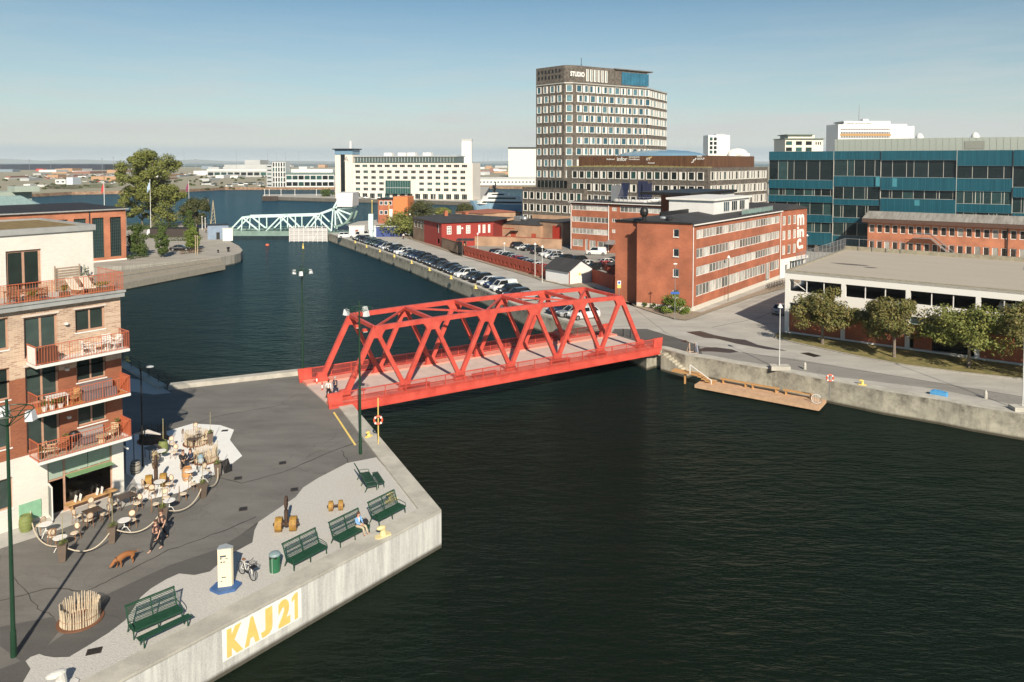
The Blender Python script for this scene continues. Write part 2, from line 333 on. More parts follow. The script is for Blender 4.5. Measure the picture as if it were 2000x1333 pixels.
def concrete(name,c,streak=True,dark=.45,grime=0.0):
    m=bpy.data.materials.new(name); m.use_nodes=True; t=m.node_tree; b=t.nodes['Principled BSDF']; b.inputs['Roughness'].default_value=.88
    tc=t.nodes.new('ShaderNodeTexCoord')
    def nz(sc,st,d=7):
        mp=t.nodes.new('ShaderNodeMapping'); mp.inputs['Scale'].default_value=st; t.links.new(tc.outputs['Object'],mp.inputs[0])
        n=t.nodes.new('ShaderNodeTexNoise'); n.inputs['Scale'].default_value=sc; n.inputs['Detail'].default_value=d; n.inputs['Roughness'].default_value=.7; t.links.new(mp.outputs[0],n.inputs['Vector'])
        r=t.nodes.new('ShaderNodeMapRange'); r.inputs['From Min'].default_value=.40; r.inputs['From Max'].default_value=.60; t.links.new(n.outputs[0],r.inputs[0]); return r.outputs[0]
    a=nz(2.2,(1,1,.07)); c2=nz(.55,(1,1,1)); d=nz(14,(1,1,1),3)
    def mixf(f,A,B,fac):
        mu=t.nodes.new('ShaderNodeMath'); mu.operation='MULTIPLY'; mu.inputs[1].default_value=fac; t.links.new(f,mu.inputs[0])
        x=t.nodes.new('ShaderNodeMix'); x.data_type='RGBA'; t.links.new(mu.outputs[0],x.inputs['Factor'])
        if isinstance(A,tuple): x.inputs[6].default_value=(*A,1)
        else: t.links.new(A,x.inputs[6])
        x.inputs[7].default_value=(*B,1); return x.outputs[2]
    o=mixf(c2,c,tuple(v*dark for v in c),.7); 
    if streak: o=mixf(a,o,tuple(v*.5 for v in c),.75)
    o=mixf(d,o,tuple(min(1,v*1.25) for v in c),.25)
    if grime:   # black crust creeping down from the coping, pale lime patches below
        e_=nz(.8,(1,1,.55)); s0=t.nodes.new('ShaderNodeSeparateXYZ'); t.links.new(tc.outputs['Object'],s0.inputs[0]); r0=t.nodes.new('ShaderNodeMapRange'); r0.inputs['From Min'].default_value=-1.5; r0.inputs['From Max'].default_value=-.1; t.links.new(s0.outputs[2],r0.inputs[0])
        mm=t.nodes.new('ShaderNodeMath'); mm.operation='MULTIPLY'; t.links.new(e_,mm.inputs[0]); t.links.new(r0.outputs[0],mm.inputs[1]); o=mixf(mm.outputs[0],o,(.055,.048,.035),grime)
        o=mixf(nz(1.1,(1,1,.8),4),o,tuple(min(1,v*1.5) for v in c),.35)
    if streak:   # weed and damp along the waterline
        s=t.nodes.new('ShaderNodeSeparateXYZ'); t.links.new(tc.outputs['Object'],s.inputs[0]); r=t.nodes.new('ShaderNodeMapRange'); r.inputs['From Min'].default_value=-1.95; r.inputs['From Max'].default_value=-2.15; t.links.new(s.outputs[2],r.inputs[0])
        o=mixf(r.outputs[0],o,(.035,.028,.012),.9)
    t.links.new(o,b.inputs['Base Color']); return m
CONC=concrete('quay_concrete',(.60,.59,.55),True,.85); CONCD=concrete('old_quay_concrete',(.40,.37,.29),True,.3,1.0); COPING=concrete('coping_stone',(.46,.435,.37),False,.6)
def asphalt(name,c,v=.28,patch=.35,psc=.08):
    m=bpy.data.materials.new(name); m.use_nodes=True; t=m.node_tree; b=t.nodes['Principled BSDF']; b.inputs['Roughness'].default_value=.9
    tc=t.nodes.new('ShaderNodeTexCoord')
    def nz(sc,d=6,st=(1,1,1),dist=0,rot=.5):
        mp=t.nodes.new('ShaderNodeMapping'); mp.inputs['Scale'].default_value=st; mp.inputs['Rotation'].default_value=(0,0,rot); t.links.new(tc.outputs['Object'],mp.inputs[0])
        n=t.nodes.new('ShaderNodeTexNoise'); n.inputs['Scale'].default_value=sc; n.inputs['Detail'].default_value=d; n.inputs['Roughness'].default_value=.65; n.inputs['Distortion'].default_value=dist; t.links.new(mp.outputs[0],n.inputs['Vector']); return n.outputs[0]
    big=nz(psc*2,5,(1,1.8,1),.6); mid=nz(.5,6,(.25,1.6,1),0,-.55); fine=nz(9,4)
    def rng(o,a,b2,lo,hi):
        r=t.nodes.new('ShaderNodeMapRange'); r.inputs['From Min'].default_value=a; r.inputs['From Max'].default_value=b2; r.inputs['To Min'].default_value=lo; r.inputs['To Max'].default_value=hi; t.links.new(o,r.inputs[0]); return r.outputs[0]
    def mul(x,y):
        q=t.nodes.new('ShaderNodeMath'); q.operation='MULTIPLY'; t.links.new(x,q.inputs[0]); t.links.new(y,q.inputs[1]); return q.outputs[0]
    f=mul(mul(rng(big,.35,.65,1-patch*.5,1+patch*.3),rng(mid,.3,.7,1-v*.5,1+v*.5)),rng(fine,.3,.7,.9,1.1))
    # dark cracks and seams
    vo=t.nodes.new('ShaderNodeTexVoronoi'); vo.feature='DISTANCE_TO_EDGE'; vo.inputs['Scale'].default_value=.11
    wn=t.nodes.new('ShaderNodeTexNoise'); wn.inputs['Scale'].default_value=.6; wn.inputs['Detail'].default_value=5; t.links.new(tc.outputs['Object'],wn.inputs['Vector'])
    va=t.nodes.new('ShaderNodeVectorMath'); va.operation='MULTIPLY_ADD'; t.links.new(wn.outputs['Color'],va.inputs[0]); va.inputs[1].default_value=(2.2,2.2,0); t.links.new(tc.outputs['Object'],va.inputs[2]); t.links.new(va.outputs[0],vo.inputs['Vector'])
    f=mul(f,rng(vo.outputs['Distance'],.001,.006,.84,1))
    hv=t.nodes.new('ShaderNodeHueSaturation'); hv.inputs['Color'].default_value=(*c,1); t.links.new(f,hv.inputs['Value']); t.links.new(hv.outputs[0],b.inputs['Base Color'])
    bp=t.nodes.new('ShaderNodeBump'); bp.inputs['Strength'].default_value=.35; bp.inputs['Distance'].default_value=.02; t.links.new(fine,bp.inputs['Height']); t.links.new(bp.outputs[0],b.inputs['Normal']); return m
ASPH=asphalt('asphalt_plaza',(.150,.143,.128)); ASPHD=asphalt('asphalt_fresh',(.092,.088,.08),.2,.2); ASPHL=asphalt('asphalt_worn_pale',(.39,.37,.325),.2,.3); ASPHB=asphalt('asphalt_brownish',(.24,.225,.2),.2,.2)
GRAVEL=mat('pale_gravel_paving',(.46,.445,.405),.92,var=.10,scale=9,bump=.7,bscale=16,col2=(.54,.52,.475)); WHITEG=mat('white_painted_paving',(.74,.735,.70),.8,var=.05,scale=1.5,bump=.2)
SETTS=mat('tan_sett_paving',(.27,.215,.155),.9,var=.22,scale=2.5,bump=.6); SLAB=mat('grey_slab_paving',(.40,.385,.35),.9,var=.12,scale=1.2,bump=.3)
def sheet(name,ps,z,m,px=True,kind='structure'):
    P=[G(x,y,0) for x,y in ps] if px else ps
    mb=MB(); mb.prism(P,z-.02,z,bottom=False,sides=True); o=mb.build(name,m); o['kind']=kind; return o
def land(name,P,m,wallm,z0=-7):
    mb=MB(); mb.m=0; mb.prism(P,z0,0,bottom=False,sides=False); mb.m=1; mb.prism(P,z0,0,bottom=False,top=False); return struct(name,mb,[m,wallm])
# --- near quay ---
c0=G(862,1000); a1=G(250,1327); dq=(a1-c0).normalized(); e0=G(686,790); b1=G(652,793); b2=G(607,735)
QA=[c0,e0,b1,b2,G(601,727),G(326,757),G(240,708),Vector((-55,92,0)),Vector((-120,120,0)),Vector((-140,0,0)),c0+dq*75]
land('quay_ground',QA,ASPH,CONC)
# coping round the quay corner, slightly raised
def strip(mb,pts,w,z0,z1,side=1):
    pts=[Vector((p[0],p[1],0)) for p in pts]; n=len(pts); out=[]
    for i,p in enumerate(pts):
        d0=(pts[i]-pts[i-1]).normalized() if i>0 else None; d1=(pts[i+1]-pts[i]).normalized() if i<n-1 else None
        if d0 is None: nn=Vector((-d1.y,d1.x,0))
        elif d1 is None: nn=Vector((-d0.y,d0.x,0))
        else:
            a=Vector((-d0.y,d0.x,0)); b=Vector((-d1.y,d1.x,0)); nn=(a+b).normalized(); nn/=max(.3,nn.dot(a))
        out.append(p+nn*w*side)
    for i in range(n-1):
        P=[pts[i],pts[i+1],out[i+1],out[i]]; mb.prism(P,z0,z1,bottom=False)
mb=MB(); strip(mb,[c0+dq*70,c0,e0],1.25,-.02,.13,1); struct('quay_kerb',mb,COPING)
mb=MB(); 
o1,o2=G(575,729),G(333,757); mb.prism([G(601,727),o2-Vector((0,.0,0)),o2+Vector((0.2,-.9,0)),G(601,727)+Vector((.3,-.9,0))],0,.45,bottom=False); struct('far_kerb',mb,COPING)
mb=MB(); strip(mb,[G(326,757),G(240,708),Vector((-55,92,0))],.8,-.02,.25,1); struct('back_kerb',mb,COPING)
sheet('gravel_paving',[(744,905),(735,894),(678,905),(620,935),(592,953),(577,972),(545,993),(520,1010),(505,1020),(497,1037),(493,1060),(462,1077),(425,1104),(410,1117),(380,1124),(350,1121),(325,1132),(295,1150),(275,1167),(260,1190),(245,1212),(212,1237),(175,1260),(150,1275),(135,1284),(107,1285),(87,1282),(77,1278),(60,1284),(50,1292),(60,1307),(45,1333),(20,1400),(92,1400),(500,1176),(650,1092),(822,999),(790,955)],.012,GRAVEL)
sheet('fresh_asphalt_patch',[(560,985),(520,1010),(505,1020),(497,1037),(493,1060),(462,1077),(425,1104),(410,1117),(380,1124),(350,1121),(325,1132),(295,1150),(275,1167),(260,1190),(245,1212),(212,1237),(175,1260),(150,1275),(135,1284),(107,1285),(87,1282),(77,1278),(60,1284),(50,1292),(60,1307),(45,1333),(-60,1400),(-60,1330),(60,1285),(130,1235),(195,1168),(265,1135),(330,1105),(420,1075),(470,1045)],.006,ASPHD)
sheet('asphalt_patch',[(0,1262),(0,1225),(105,1205),(118,1230),(78,1278),(40,1292)],.010,ASPHD)
sheet('cafe_paving',[(281,978),(355,961),(442,915),(473,891),(449,860),(457,840),(430,831),(376,828),(325,843),(262,850),(246,850),(246,925),(262,935)],.014,WHITEG)
sheet('pavement',[(0,1072),(125,1032),(190,1006),(281,978),(262,935),(246,925),(235,930),(100,1000),(-40,1040),(-140,1105)],.009,SLAB)
sheet('back_paving',[(240,737),(300,747),(334,768),(300,771),(236,762)],.012,GRAVEL)
def line(name,a,b,w,z,m):
    a=G(*a);b=G(*b); d=(b-a).normalized(); n=Vector((-d.y,d.x,0))*w/2; mb=MB(); mb.prism([a-n,b-n,b+n,a+n],z-.015,z,bottom=False); return struct(name,mb,m)
YEL=mat('yellow_road_paint',(.75,.55,.15),.7,var=.1)
line('road_marking',(652,806),(694,870),.16,.016,YEL)
IRON=mat('cast_iron_cover',(.07,.055,.045),.6,.4,var=.3)
def cover(px,py,w,h,rz,lab):
    p=G(px,py); mb=MB(); mb.boxb(-w/2,-h/2,0,w/2,h/2,.02); mb.m=1
    for i in range(6): mb.boxb(-w/2+.05,-h/2+(i+.5)*h/6-.02,.02,w/2-.05,-h/2+(i+.5)*h/6+.02,.028)
    o=mb.build('drain_cover',[IRON,BLACKM],None,(p.x,p.y,.012),rz); tag(o,lab,'drain cover','drain covers set in the paving')
cover(184,1273,.62,.45,.35,'rusty square drain cover in pale gravel in front of the lowest bench')
cover(475,995,.5,.5,.3,'square drain cover in asphalt left of the pale gravel edge')
cover(465,995-60,.0001+.5,.5,.3,'square drain cover in asphalt right of the white cafe paving')
cover(552,905,.5,.5,.3,'square drain cover in the middle of the road towards the red bridge')
cover(575,957,.5,.5,.3,'drain cover beside the gravel edge near the anchor chain shackle')
cover(439,842,.5,.35,.2,'brown drain cover on the white cafe paving')
# --- right bank ---
far_bank=[(2000,810),(1900,794),(1831,781),(1724,764),(1658,751),(1560,733),(1508,722),(1430,710),(1384,701),(1338,694),(1293,682),(1279,681),(1263,686),(1238,674),(1193,655),(1160,646),(1032,610),(940,567),(880,544),(800,512),(730,487),(642,457),(655,447),(700,433),(860,418),(1010,419),(1046,420)]
PB=[G(x,y) for x,y in far_bank]; ex=(PB[0]-PB[1]).normalized()
QB=[PB[0]+ex*60]+PB+[Vector((62,520,0)),Vector((62,700,0)),Vector((900,1160,0)),Vector((2500,2900,0)),Vector((2500,0,0))]
land('east_quay_ground',QB,ASPHL,CONCD)
mb=MB(); strip(mb,[PB[0]+ex*50]+PB[:13],1.1,-.02,.10,-1); struct('east_kerb',mb,COPING)
mb=MB(); strip(mb,PB[15:22],.7,-.02,.28,-1); struct('street_kerb',mb,COPING)
sheet('dark_asphalt_apron',[(1193,653),(1200,643),(1264,643),(1345,668),(1365,676),(1375,699),(1340,694),(1293,680),(1279,679),(1262,684)],.010,ASPHD)
sheet('quayside_strip',[(1345,672),(1451,689),(1555,702),(1766,737),(2000,776),(2150,805),(2150,825),(2000,795),(1828,760),(1640,737),(1500,714),(1388,700),(1360,690)],.008,ASPHB)
sheet('pavement_by_office',[(1222,585),(1240,600),(1282,614),(1315,624),(1340,627),(1360,621),(1375,615),(1475,580),(1530,565),(1562,552),(1560,540),(1530,552),(1370,612),(1330,607),(1212,590)],.12,SETTS)
sheet('pavement_by_wall',[(780,462),(805,469),(904,502),(1060,549),(1165,573),(1222,585),(1212,578),(1170,565),(1130,553),(1095,556),(1058,541),(885,497),(860,478),(800,460)],.10,SETTS)
sheet('lot_asphalt',[(905,487),(1058,541),(1110,545),(1212,560),(1230,520),(1240,495),(1100,465),(990,455),(905,472)],.006,asphalt('lot_asphalt',(.27,.255,.225)))
sheet('grass_strip',[(1512,661),(1560,673),(1610,684),(1680,699),(1766,715),(1880,730),(2000,743),(2150,765),(2150,728),(2000,712),(1532,651),(1518,652)],.10,mat('grass',(.13,.14,.035),.95,var=.3,scale=1.2,bump=1.0,bscale=9,col2=(.27,.21,.08)),kind='stuff')
WET=mat('wet_asphalt',(.028,.024,.02),.4,var=.3,scale=1.2)
for ps in ([(1340,649),(1368,647),(1395,655),(1432,662),(1455,664),(1480,674),(1530,684),(1536,686),(1500,683),(1440,672),(1400,662),(1375,660)],[(1362,684),(1378,679),(1400,679),(1430,683),(1443,688),(1425,690),(1390,687),(1366,687)],[(1328,665),(1340,665),(1345,670),(1335,669)],[(1562,690),(1580,689),(1605,696),(1590,698)]): sheet('wet_stain',ps,.014,WET)
# --- west bank with the big tree ---
west=[(430,503),(458,498),(470,494),(474,489),(467,481),(452,473),(440,462),(418,447),(400,434),(375,432),(310,438),(250,441)]
QC=[Vector((-78,143,0)) if 0 else G(236,520)]+[G(x,y) for x,y in west]+[Vector((-190,255,0)),Vector((-420,280,0)),Vector((-420,150,0)),Vector((-130,128,0))]
land('west_quay_ground',QC,asphalt('tan_gravel_square',(.34,.31,.26),.2,.3),concrete('west_quay_concrete',(.36,.34,.29),True,.8))
sheet('lawn',[(246,450),(300,447),(352,445),(345,441),(250,442)],.05,mat('hedge_lawn',(.07,.10,.02),.95,var=.3),kind='stuff')
# --- hotel pier, far bank, distant coast ---
land('hotel_pier',[G(x,y) for x,y in [(512,384),(658,388),(800,391),(925,395),(940,391)]]+[Vector((-20,660,0)),Vector((-158,660,0)),G(652,379),G(515,380)],ASPHL,concrete('pier_wall',(.16,.145,.12)))
fb=[(-400,395),(0,383),(60,379),(140,375),(350,371),(440,366),(560,366),(650,366),(760,366),(935,364),(1060,365)]
QE=[G(x,y) for x,y in fb]+[Vector((62,640,0)),Vector((900,1100,0)),Vector((3600,4000,0)),Vector((-500,3300,0)),Vector((-4200,3300,0)),Vector((-1200,900,0))]
land('far_bank_ground',QE,mat('dry_waste_ground',(.42,.36,.26),.95,var=.3,scale=.012,col2=(.26,.25,.16)),mat('rusty_sheet_piling',(.20,.09,.05),.85,var=.35,scale=.6,col2=(.40,.27,.17)))
mb=MB(); mb.boxb(-2300,5200,-3,-300,6200,2); struct('breakwater_land',mb,mat('far_land',(.09,.10,.09),.9))
mb=MB(); n=60
P=[]
for i in range(n+1):
    x=-14000+i*(24000/n); h=25+85*abs(math.sin(i*.55+1.2)*math.sin(i*.21))*(1 if x<-6500 else .25)+rnd.random()*8
    P.append((x,h))
for i in range(n):
    (x0,h0),(x1,h1)=P[i],P[i+1]; y0=15000; mb.add([(x0,y0,-5),(x1,y0,-5),(x1,y0+900,h1),(x0,y0+900,h0),(x1,y0+4000,-5),(x0,y0+4000,-5)],[(0,1,2,3),(3,2,4,5)])
struct('hills',mb,mat('far_hills',(.10,.12,.10),.95,var=.2,scale=.002))

# solid quay steps going down along the wall beside the bridge
st_a,st_b=G(1300,684),G(1352,697); u_=(st_b-st_a).normalized(); n_=Vector((u_.y,-u_.x,0)); n_=-n_ if n_.y>0 else n_
qs=thing('quay_steps',tuple(st_a),0,'worn concrete steps running down the quay wall beside the red bridge','steps'); mb=MB()
for i in range(9):
    a_=u_*(.42*i); b_=u_*(.42*(i+1)); mb.prism([a_,b_,b_+n_*.85,a_+n_*.85],-4.0,-.25-.19*i)
mb.build('steps',concrete('step_concrete',(.48,.44,.34),True,.6),qs)
SEAM=mat('asphalt_seam_tar',(.05,.047,.042),.8,var=.3,scale=2)
def seam(pts,w,m=SEAM,z=.0125):
    P=[G(*p) for p in pts]; Q=[]
    for i in range(len(P)-1):
        n=6
        for k in range(n): q=P[i].lerp(P[i+1],k/n); q.x+=rnd.uniform(-.07,.07); q.y+=rnd.uniform(-.07,.07); Q.append(q)
    Q.append(P[-1]); mb=MB()
    for i in range(len(Q)-1):
        d=(Q[i+1]-Q[i]).normalized(); n=Vector((-d.y,d.x,0))*w/2*rnd.uniform(.6,1.2); mb.prism([Q[i]-n-d*.01,Q[i+1]-n,Q[i+1]+n,Q[i]+n-d*.01],z-.01,z,bottom=False)
    struct('asphalt_seam',mb,m)
seam([(330,905),(470,945),(560,920),(640,885),(704,862),(735,872)],.09); seam([(668,880),(680,905)],.06)
seam([(0,1175),(90,1150),(170,1155),(240,1120),(330,1075),(430,1040),(500,1010)],.07); seam([(20,1120),(70,1185),(105,1205)],.03); seam([(380,828),(430,812),(560,790)],.05)
seam([(1240,604),(1300,650),(1345,672)],.05); seam([(1451,689),(1640,718),(1830,748),(2000,776)],.06,z=.016); seam([(1390,640),(1480,622),(1530,600)],.08)
for pts in ([(300,880),(420,925),(520,900)],):
    pass
CURB=mat('granite_kerb',(.33,.31,.27),.85,var=.15,scale=4)
mb=MB(); strip(mb,[G(x,y) for x,y in [(1512,661),(1560,673),(1610,684),(1680,699),(1766,715),(1880,730),(2000,743),(2150,765)]],.22,-.02,.14,1); struct('grass_kerb',mb,CURB)
# ======================= RED TRUSS BRIDGE =======================
RED=mat('red_bridge_paint',(.46,.055,.037),.46,var=.10,scale=.9,bump=.1,col2=(.60,.095,.065))
DECKM=mat('pinkish_bridge_deck',(.52,.40,.345),.9,var=.10,scale=.9,bump=.25)
n0=G(673,779,.3); n6=G(1250,678,.3); ud=(n6-n0); BL=ud.length; brz=math.atan2(ud.y,ud.x); PL=BL/6; BW=6.75
br=thing('truss_bridge',(n0.x,n0.y,0),brz,'red steel truss road bridge with pale pink deck crossing the basin','bridge')
X0,X1=-1.6,BL+1.9; YN,YF=-1.25,BW+1.25; DZ=.12
mb=MB(); mb.boxb(X0,.35,-.25,X1,BW-.35,DZ); mb.build('deck',DECKM,br)
mb=MB(); mb.boxb(X0,YN+.15,-.22,X1,.346,DZ+.14); mb.build('walkway',mat('pale_red_walkway',(.66,.26,.19),.6,var=.1),br)
mb=MB(); mb.boxb(X0,BW-.346,-.22,X1,YF-.15,DZ+.14); mb.build('walkway',MATS['pale_red_walkway'],br)
for y in (YN,YF):
    sg=-1 if y<0 else 1
    mb=MB(); mb.boxb(X0,min(y,y+sg*.12),-.40,X1,max(y,y+sg*.12),.3); mb.boxb(X0,min(y-.12*sg,y+sg*.3),-.47,X1,max(y-.12*sg,y+sg*.3),-.402); mb.boxb(X0,min(y-.1*sg,y+sg*.2),.302,X1,max(y-.1*sg,y+sg*.2),.36)
    mb.build('edge_girder',RED,br)
    # parapet: rail with close bars and end plates
    rl=MB(); rl.boxb(X0+.9,y-.05,1.28,X1-.9,y+.05,1.36); rl.boxb(X0+.9,y-.02,.80,X1-.9,y+.02,.83)
    x=X0+.9
    while x<X1-.9: rl.boxb(x-.012,y-.012,.36,x+.012,y+.012,1.28); x+=.085
    for i in range(19):
        x=X0+.9+(X1-X0-1.8)*i/18; rl.boxb(x-.03,y-.04,.36,x+.03,y+.04,1.3)
    rl.build('parapet_railing',RED,br)
    for xe,d in ((X0,1),(X1,-1)):
        ep=MB(); ep.add([(xe-.25*d,y-.09,-.1),(xe+.95*d,y-.09,.3),(xe+.95*d,y-.09,1.4),(xe-.45*d,y-.09,1.4),(xe-.25*d,y+.09,-.1),(xe+.95*d,y+.09,.3),(xe+.95*d,y+.09,1.4),(xe-.45*d,y+.09,1.4)],[(0,1,2,3),(7,6,5,4),(0,4,5,1),(1,5,6,2),(2,6,7,3),(3,7,4,0)]); ep.build('end_plate',RED,br)
# trusses
TH=6.45
def topz(i): return TH+.25*math.sin(math.pi*i/5)
def filletX(mb,V,A,B,t,r=.75):
    """gusset web rounding the corner between members going from V to A and to B"""
    V=Vector(V);a=(Vector(A)-V).normalized();b=(Vector(B)-V).normalized(); k=r/math.tan(a.angle(b)/2)*.62
    k=min(k*1.2,2.3); p=V+a*k; q=V+b*k; n=a.cross(b).normalized()*t/2; N=6; pts=[V]
    for i in range(N+1):
        s=i/N; pts.append((1-s)**2*p+2*s*(1-s)*(V+(a+b)*k*.28)+s*s*q)
    m=len(pts); mb.add([x+n for x in pts]+[x-n for x in pts],[tuple(range(m)),tuple(range(2*m-1,m-1,-1))]+[(i,(i+1)%m,m+(i+1)%m,m+i) for i in range(m)])
for y in (0,BW):
    bot=[Vector((i*PL,y,.45)) for i in range(7)]; top=[Vector(((i+.5)*PL,y,topz(i))) for i in range(6)]
    mb=MB()
    for i in range(5): mb.bar(top[i]-(top[i+1]-top[i]).normalized()*.02,top[i+1],.36,.46)
    mb.build('top_chord',RED,br)
    for i in range(6):
        d=MB(); d.bar(bot[i],top[i],.34,.42 if i else .5); d.build('diagonal',RED,br)
        d=MB(); d.bar(bot[i+1],top[i],.34,.40 if i<5 else .5); d.build('diagonal',RED,br)
    for i in range(6):
        g=MB(); filletX(g,top[i],bot[i],bot[i+1],.342,.85)
        if i>0: filletX(g,top[i],top[i-1],bot[i],.338,1.2)
        if i<5: filletX(g,top[i],top[i+1],bot[i+1],.338,1.2)
        g.build('gusset_plate',RED,br)
    for i in range(7):
        f=MB(); b=bot[i]; f.add([(b.x-.62,y-.24,.1),(b.x+.62,y-.24,.1),(b.x+.62,y+.24,.1),(b.x-.62,y+.24,.1),(b.x-.42,y-.2,1.15),(b.x+.42,y-.2,1.15),(b.x+.42,y+.2,1.15),(b.x-.42,y+.2,1.15)],[(4,5,6,7),(0,1,5,4),(1,2,6,5),(2,3,7,6),(3,0,4,7)])
        f.boxb(b.x-.8,y-.34,.10,b.x+.8,y+.34,.30)
        f.build('truss_foot',RED,br)
mb=MB()
for i in range(6):
    a=Vector(((i+.5)*PL,.1,topz(i)+.03)); b=Vector(((i+.5)*PL,BW-.1,topz(i)+.03)); mb.bar(a,b,.30,.34)
mb.build('cross_beam',RED,br)
mb=MB()
for i in range(5):
    s=(i%2==0); a=Vector(((i+.5)*PL,.15 if s else BW-.15,topz(i)+.01)); b=Vector(((i+1.5)*PL,BW-.15 if s else .15,topz(i+1)+.01)); m=(a+b)/2; mb.bar(a,b,.16,.18)
mb.build('wind_bracing',RED,br)
# benches along the near walkway
for x,l in ((5.5,2.8),(13.0,2.8),(22.5,2.6),(27.6,2.6)):
    mb=MB(); mb.boxb(x,-.95,.66,x+l,-.5,.74); mb.boxb(x+.1,-.9,.26,x+.2,-.55,.66); mb.boxb(x+l-.2,-.9,.26,x+l-.1,-.55,.66)
    mb.build('walkway_bench',RED,br)
for y in (BW*.36,BW*.66):
    l=MB(); l.boxb(.5*PL-.3,y-.18,TH-.75,.5*PL+.2,y+.18,TH-.5); l.m=1; l.boxb(.5*PL-.25,y-.14,TH-.82,.5*PL+.15,y+.14,TH-.75); l.build('deck_lamp',[RED,WHITE],br)
# barrier posts striped red and white at the near end
for t in (.05,.3,.55,.8):
    p=lerp(G(607,738),G(650,790),t); mb=MB(); mb.lathe([(.07,0),(.07,.35)],10); mb.m=1; mb.lathe([(.072,.35),(.072,.65)],10); mb.m=0; mb.lathe([(.07,.65),(.07,.9),(.03,.95)],10)
    if t>.1: tag(mb.build('bollard',[RED,WHITE],None,(p.x,p.y,0)),{.3:'red and white bollard farthest back of the three beside the bridge mouth',.55:'red and white bollard in the middle of the three beside the bridge mouth',.8:'red and white bollard nearest of the three beside the bridge mouth'}[t],'bollard','red and white bollards at the bridge mouth')
# ======================= PALE GREEN BASCULE BRIDGE =======================
MINT=mat('mint_green_paint',(.55,.70,.66),.5,var=.08,scale=1); MINTD=mat('grey_green_steel',(.17,.25,.21),.6,var=.2,scale=.6)
bn=G(447,476,0.0); bf=G(650,476,.0)
bA=GD(447,460,229.0); bA.z=0; bB=GD(646,460,229.0); bB.z=0; v=bB-bA; rz2=math.atan2(v.y,v.x); L2=v.length
gb=thing('bascule_bridge',(bA.x,bA.y,0),rz2,'pale mint green lifting truss bridge with grey counterweight beyond the parked cars','bridge')
S2=FPX/bA.y   # px per metre there
L2b=L2; W2b=7.0
def gx(px): return (px-447)/S2
mb=MB(); mb.boxb(-3,-.8,-.6,L2b+6,W2b+.8,.1); mb.build('deck',MINTD,gb)
for y in (-.8,W2b+.8):
    mb=MB(); mb.boxb(-3,y-.12,-.9,L2b-2,y+.12,.6); mb.build('edge_girder',MINTD,gb)
    mb=MB(); mb.boxb(-3,y-.04,1.2,L2b,y+.04,1.28)
    for i in range(26): mb.boxb(-3+(L2b+3)*i/25-.03,y-.03,.1,-3+(L2b+3)*i/25+.03,y+.03,1.2)
    mb.build('railing',MINTD,gb)
Z=lambda py: 22-(py-317)/S2
for k,(y) in enumerate((0,W2b)):
    def Pn(px,py): return Vector((gx(px),y,Z(py)))
    B=[Pn(x,452) for x in (448,472,507,520,549,578,592,617,648)]
    T={ 'a':Pn(474,425),'b':Pn(549,423),'c':Pn(617,421),'d':Pn(652,408)}
    mb=MB()
    for a,b in (('a','b'),('b','c'),('c','d')): mb.bar(T[a],T[b],.42,.5)
    mb.bar(T['d'],Pn(661,392),.42,.5)
    mb.build('top_chord',MINT,gb)
    mb=MB()
    for a,b in ((B[0],T['a']),(T['a'],B[2]),(B[3],T['b']),(T['b'],B[5]),(B[6],T['c']),(T['c'],B[8]),(B[8],T['d'])): mb.bar(a,b,.38,.42)
    mb.build('diagonal_braces',MINT,gb)
    for a,b in ((B[1],T['a']),(Pn(507,452),Pn(507,424)),(B[4],T['b']),(B[5],Pn(578,422)),(B[7],T['c']),(B[8],T['d'])): mb=MB(); mb.bar(a,b,.3,.32); mb.build('upright',MINT,gb)
    # rolling quadrant with spokes
    hub=Pn(656,408); mb=MB(); N=16; r=(440-406)/S2
    arc=[hub+Vector((math.cos(t)*r,0,math.sin(t)*r)) for t in [R(-92+ i*80/N) for i in range(N+1)]]
    for i in range(N): mb.bar(arc[i],arc[i+1],.7,.55)
    mb.build('rolling_quadrant',MINTD,gb)
    mb=MB()
    for a in (-90,-66,-44,-20,2): mb.bar(hub,hub+Vector((math.cos(R(a))*r*.95,0,math.sin(R(a))*r*.95)),.42,.42)
    mb.bar(hub,Pn(672,388),.4,.4); mb.build('spokes',MINT,gb)
for px,py in ((474,425),(549,423),(617,421),(652,408)): mb=MB(); mb.bar((gx(px),0,Z(py)),(gx(px),W2b,Z(py)),.3,.3); mb.build('cross_beam',MINT,gb)
mb=MB(); x0,x1=gx(661),gx(691); mb.add([(x0,-1.2,Z(404)),(x1,-1.2,Z(404)),(x1,W2b+1,Z(404)),(x0,W2b+1,Z(404)),(x0-.2,-1.2,Z(377)),(x1+.2,-1.2,Z(377)),(x1+.2,W2b+1,Z(377)),(x0-.2,W2b+1,Z(377))],[(0,3,2,1),(4,5,6,7),(0,1,5,4),(1,2,6,5),(2,3,7,6),(3,0,4,7)])
mb.build('counterweight',mat('light_grey_counterweight',(.62,.61,.60),.7,var=.08),gb)
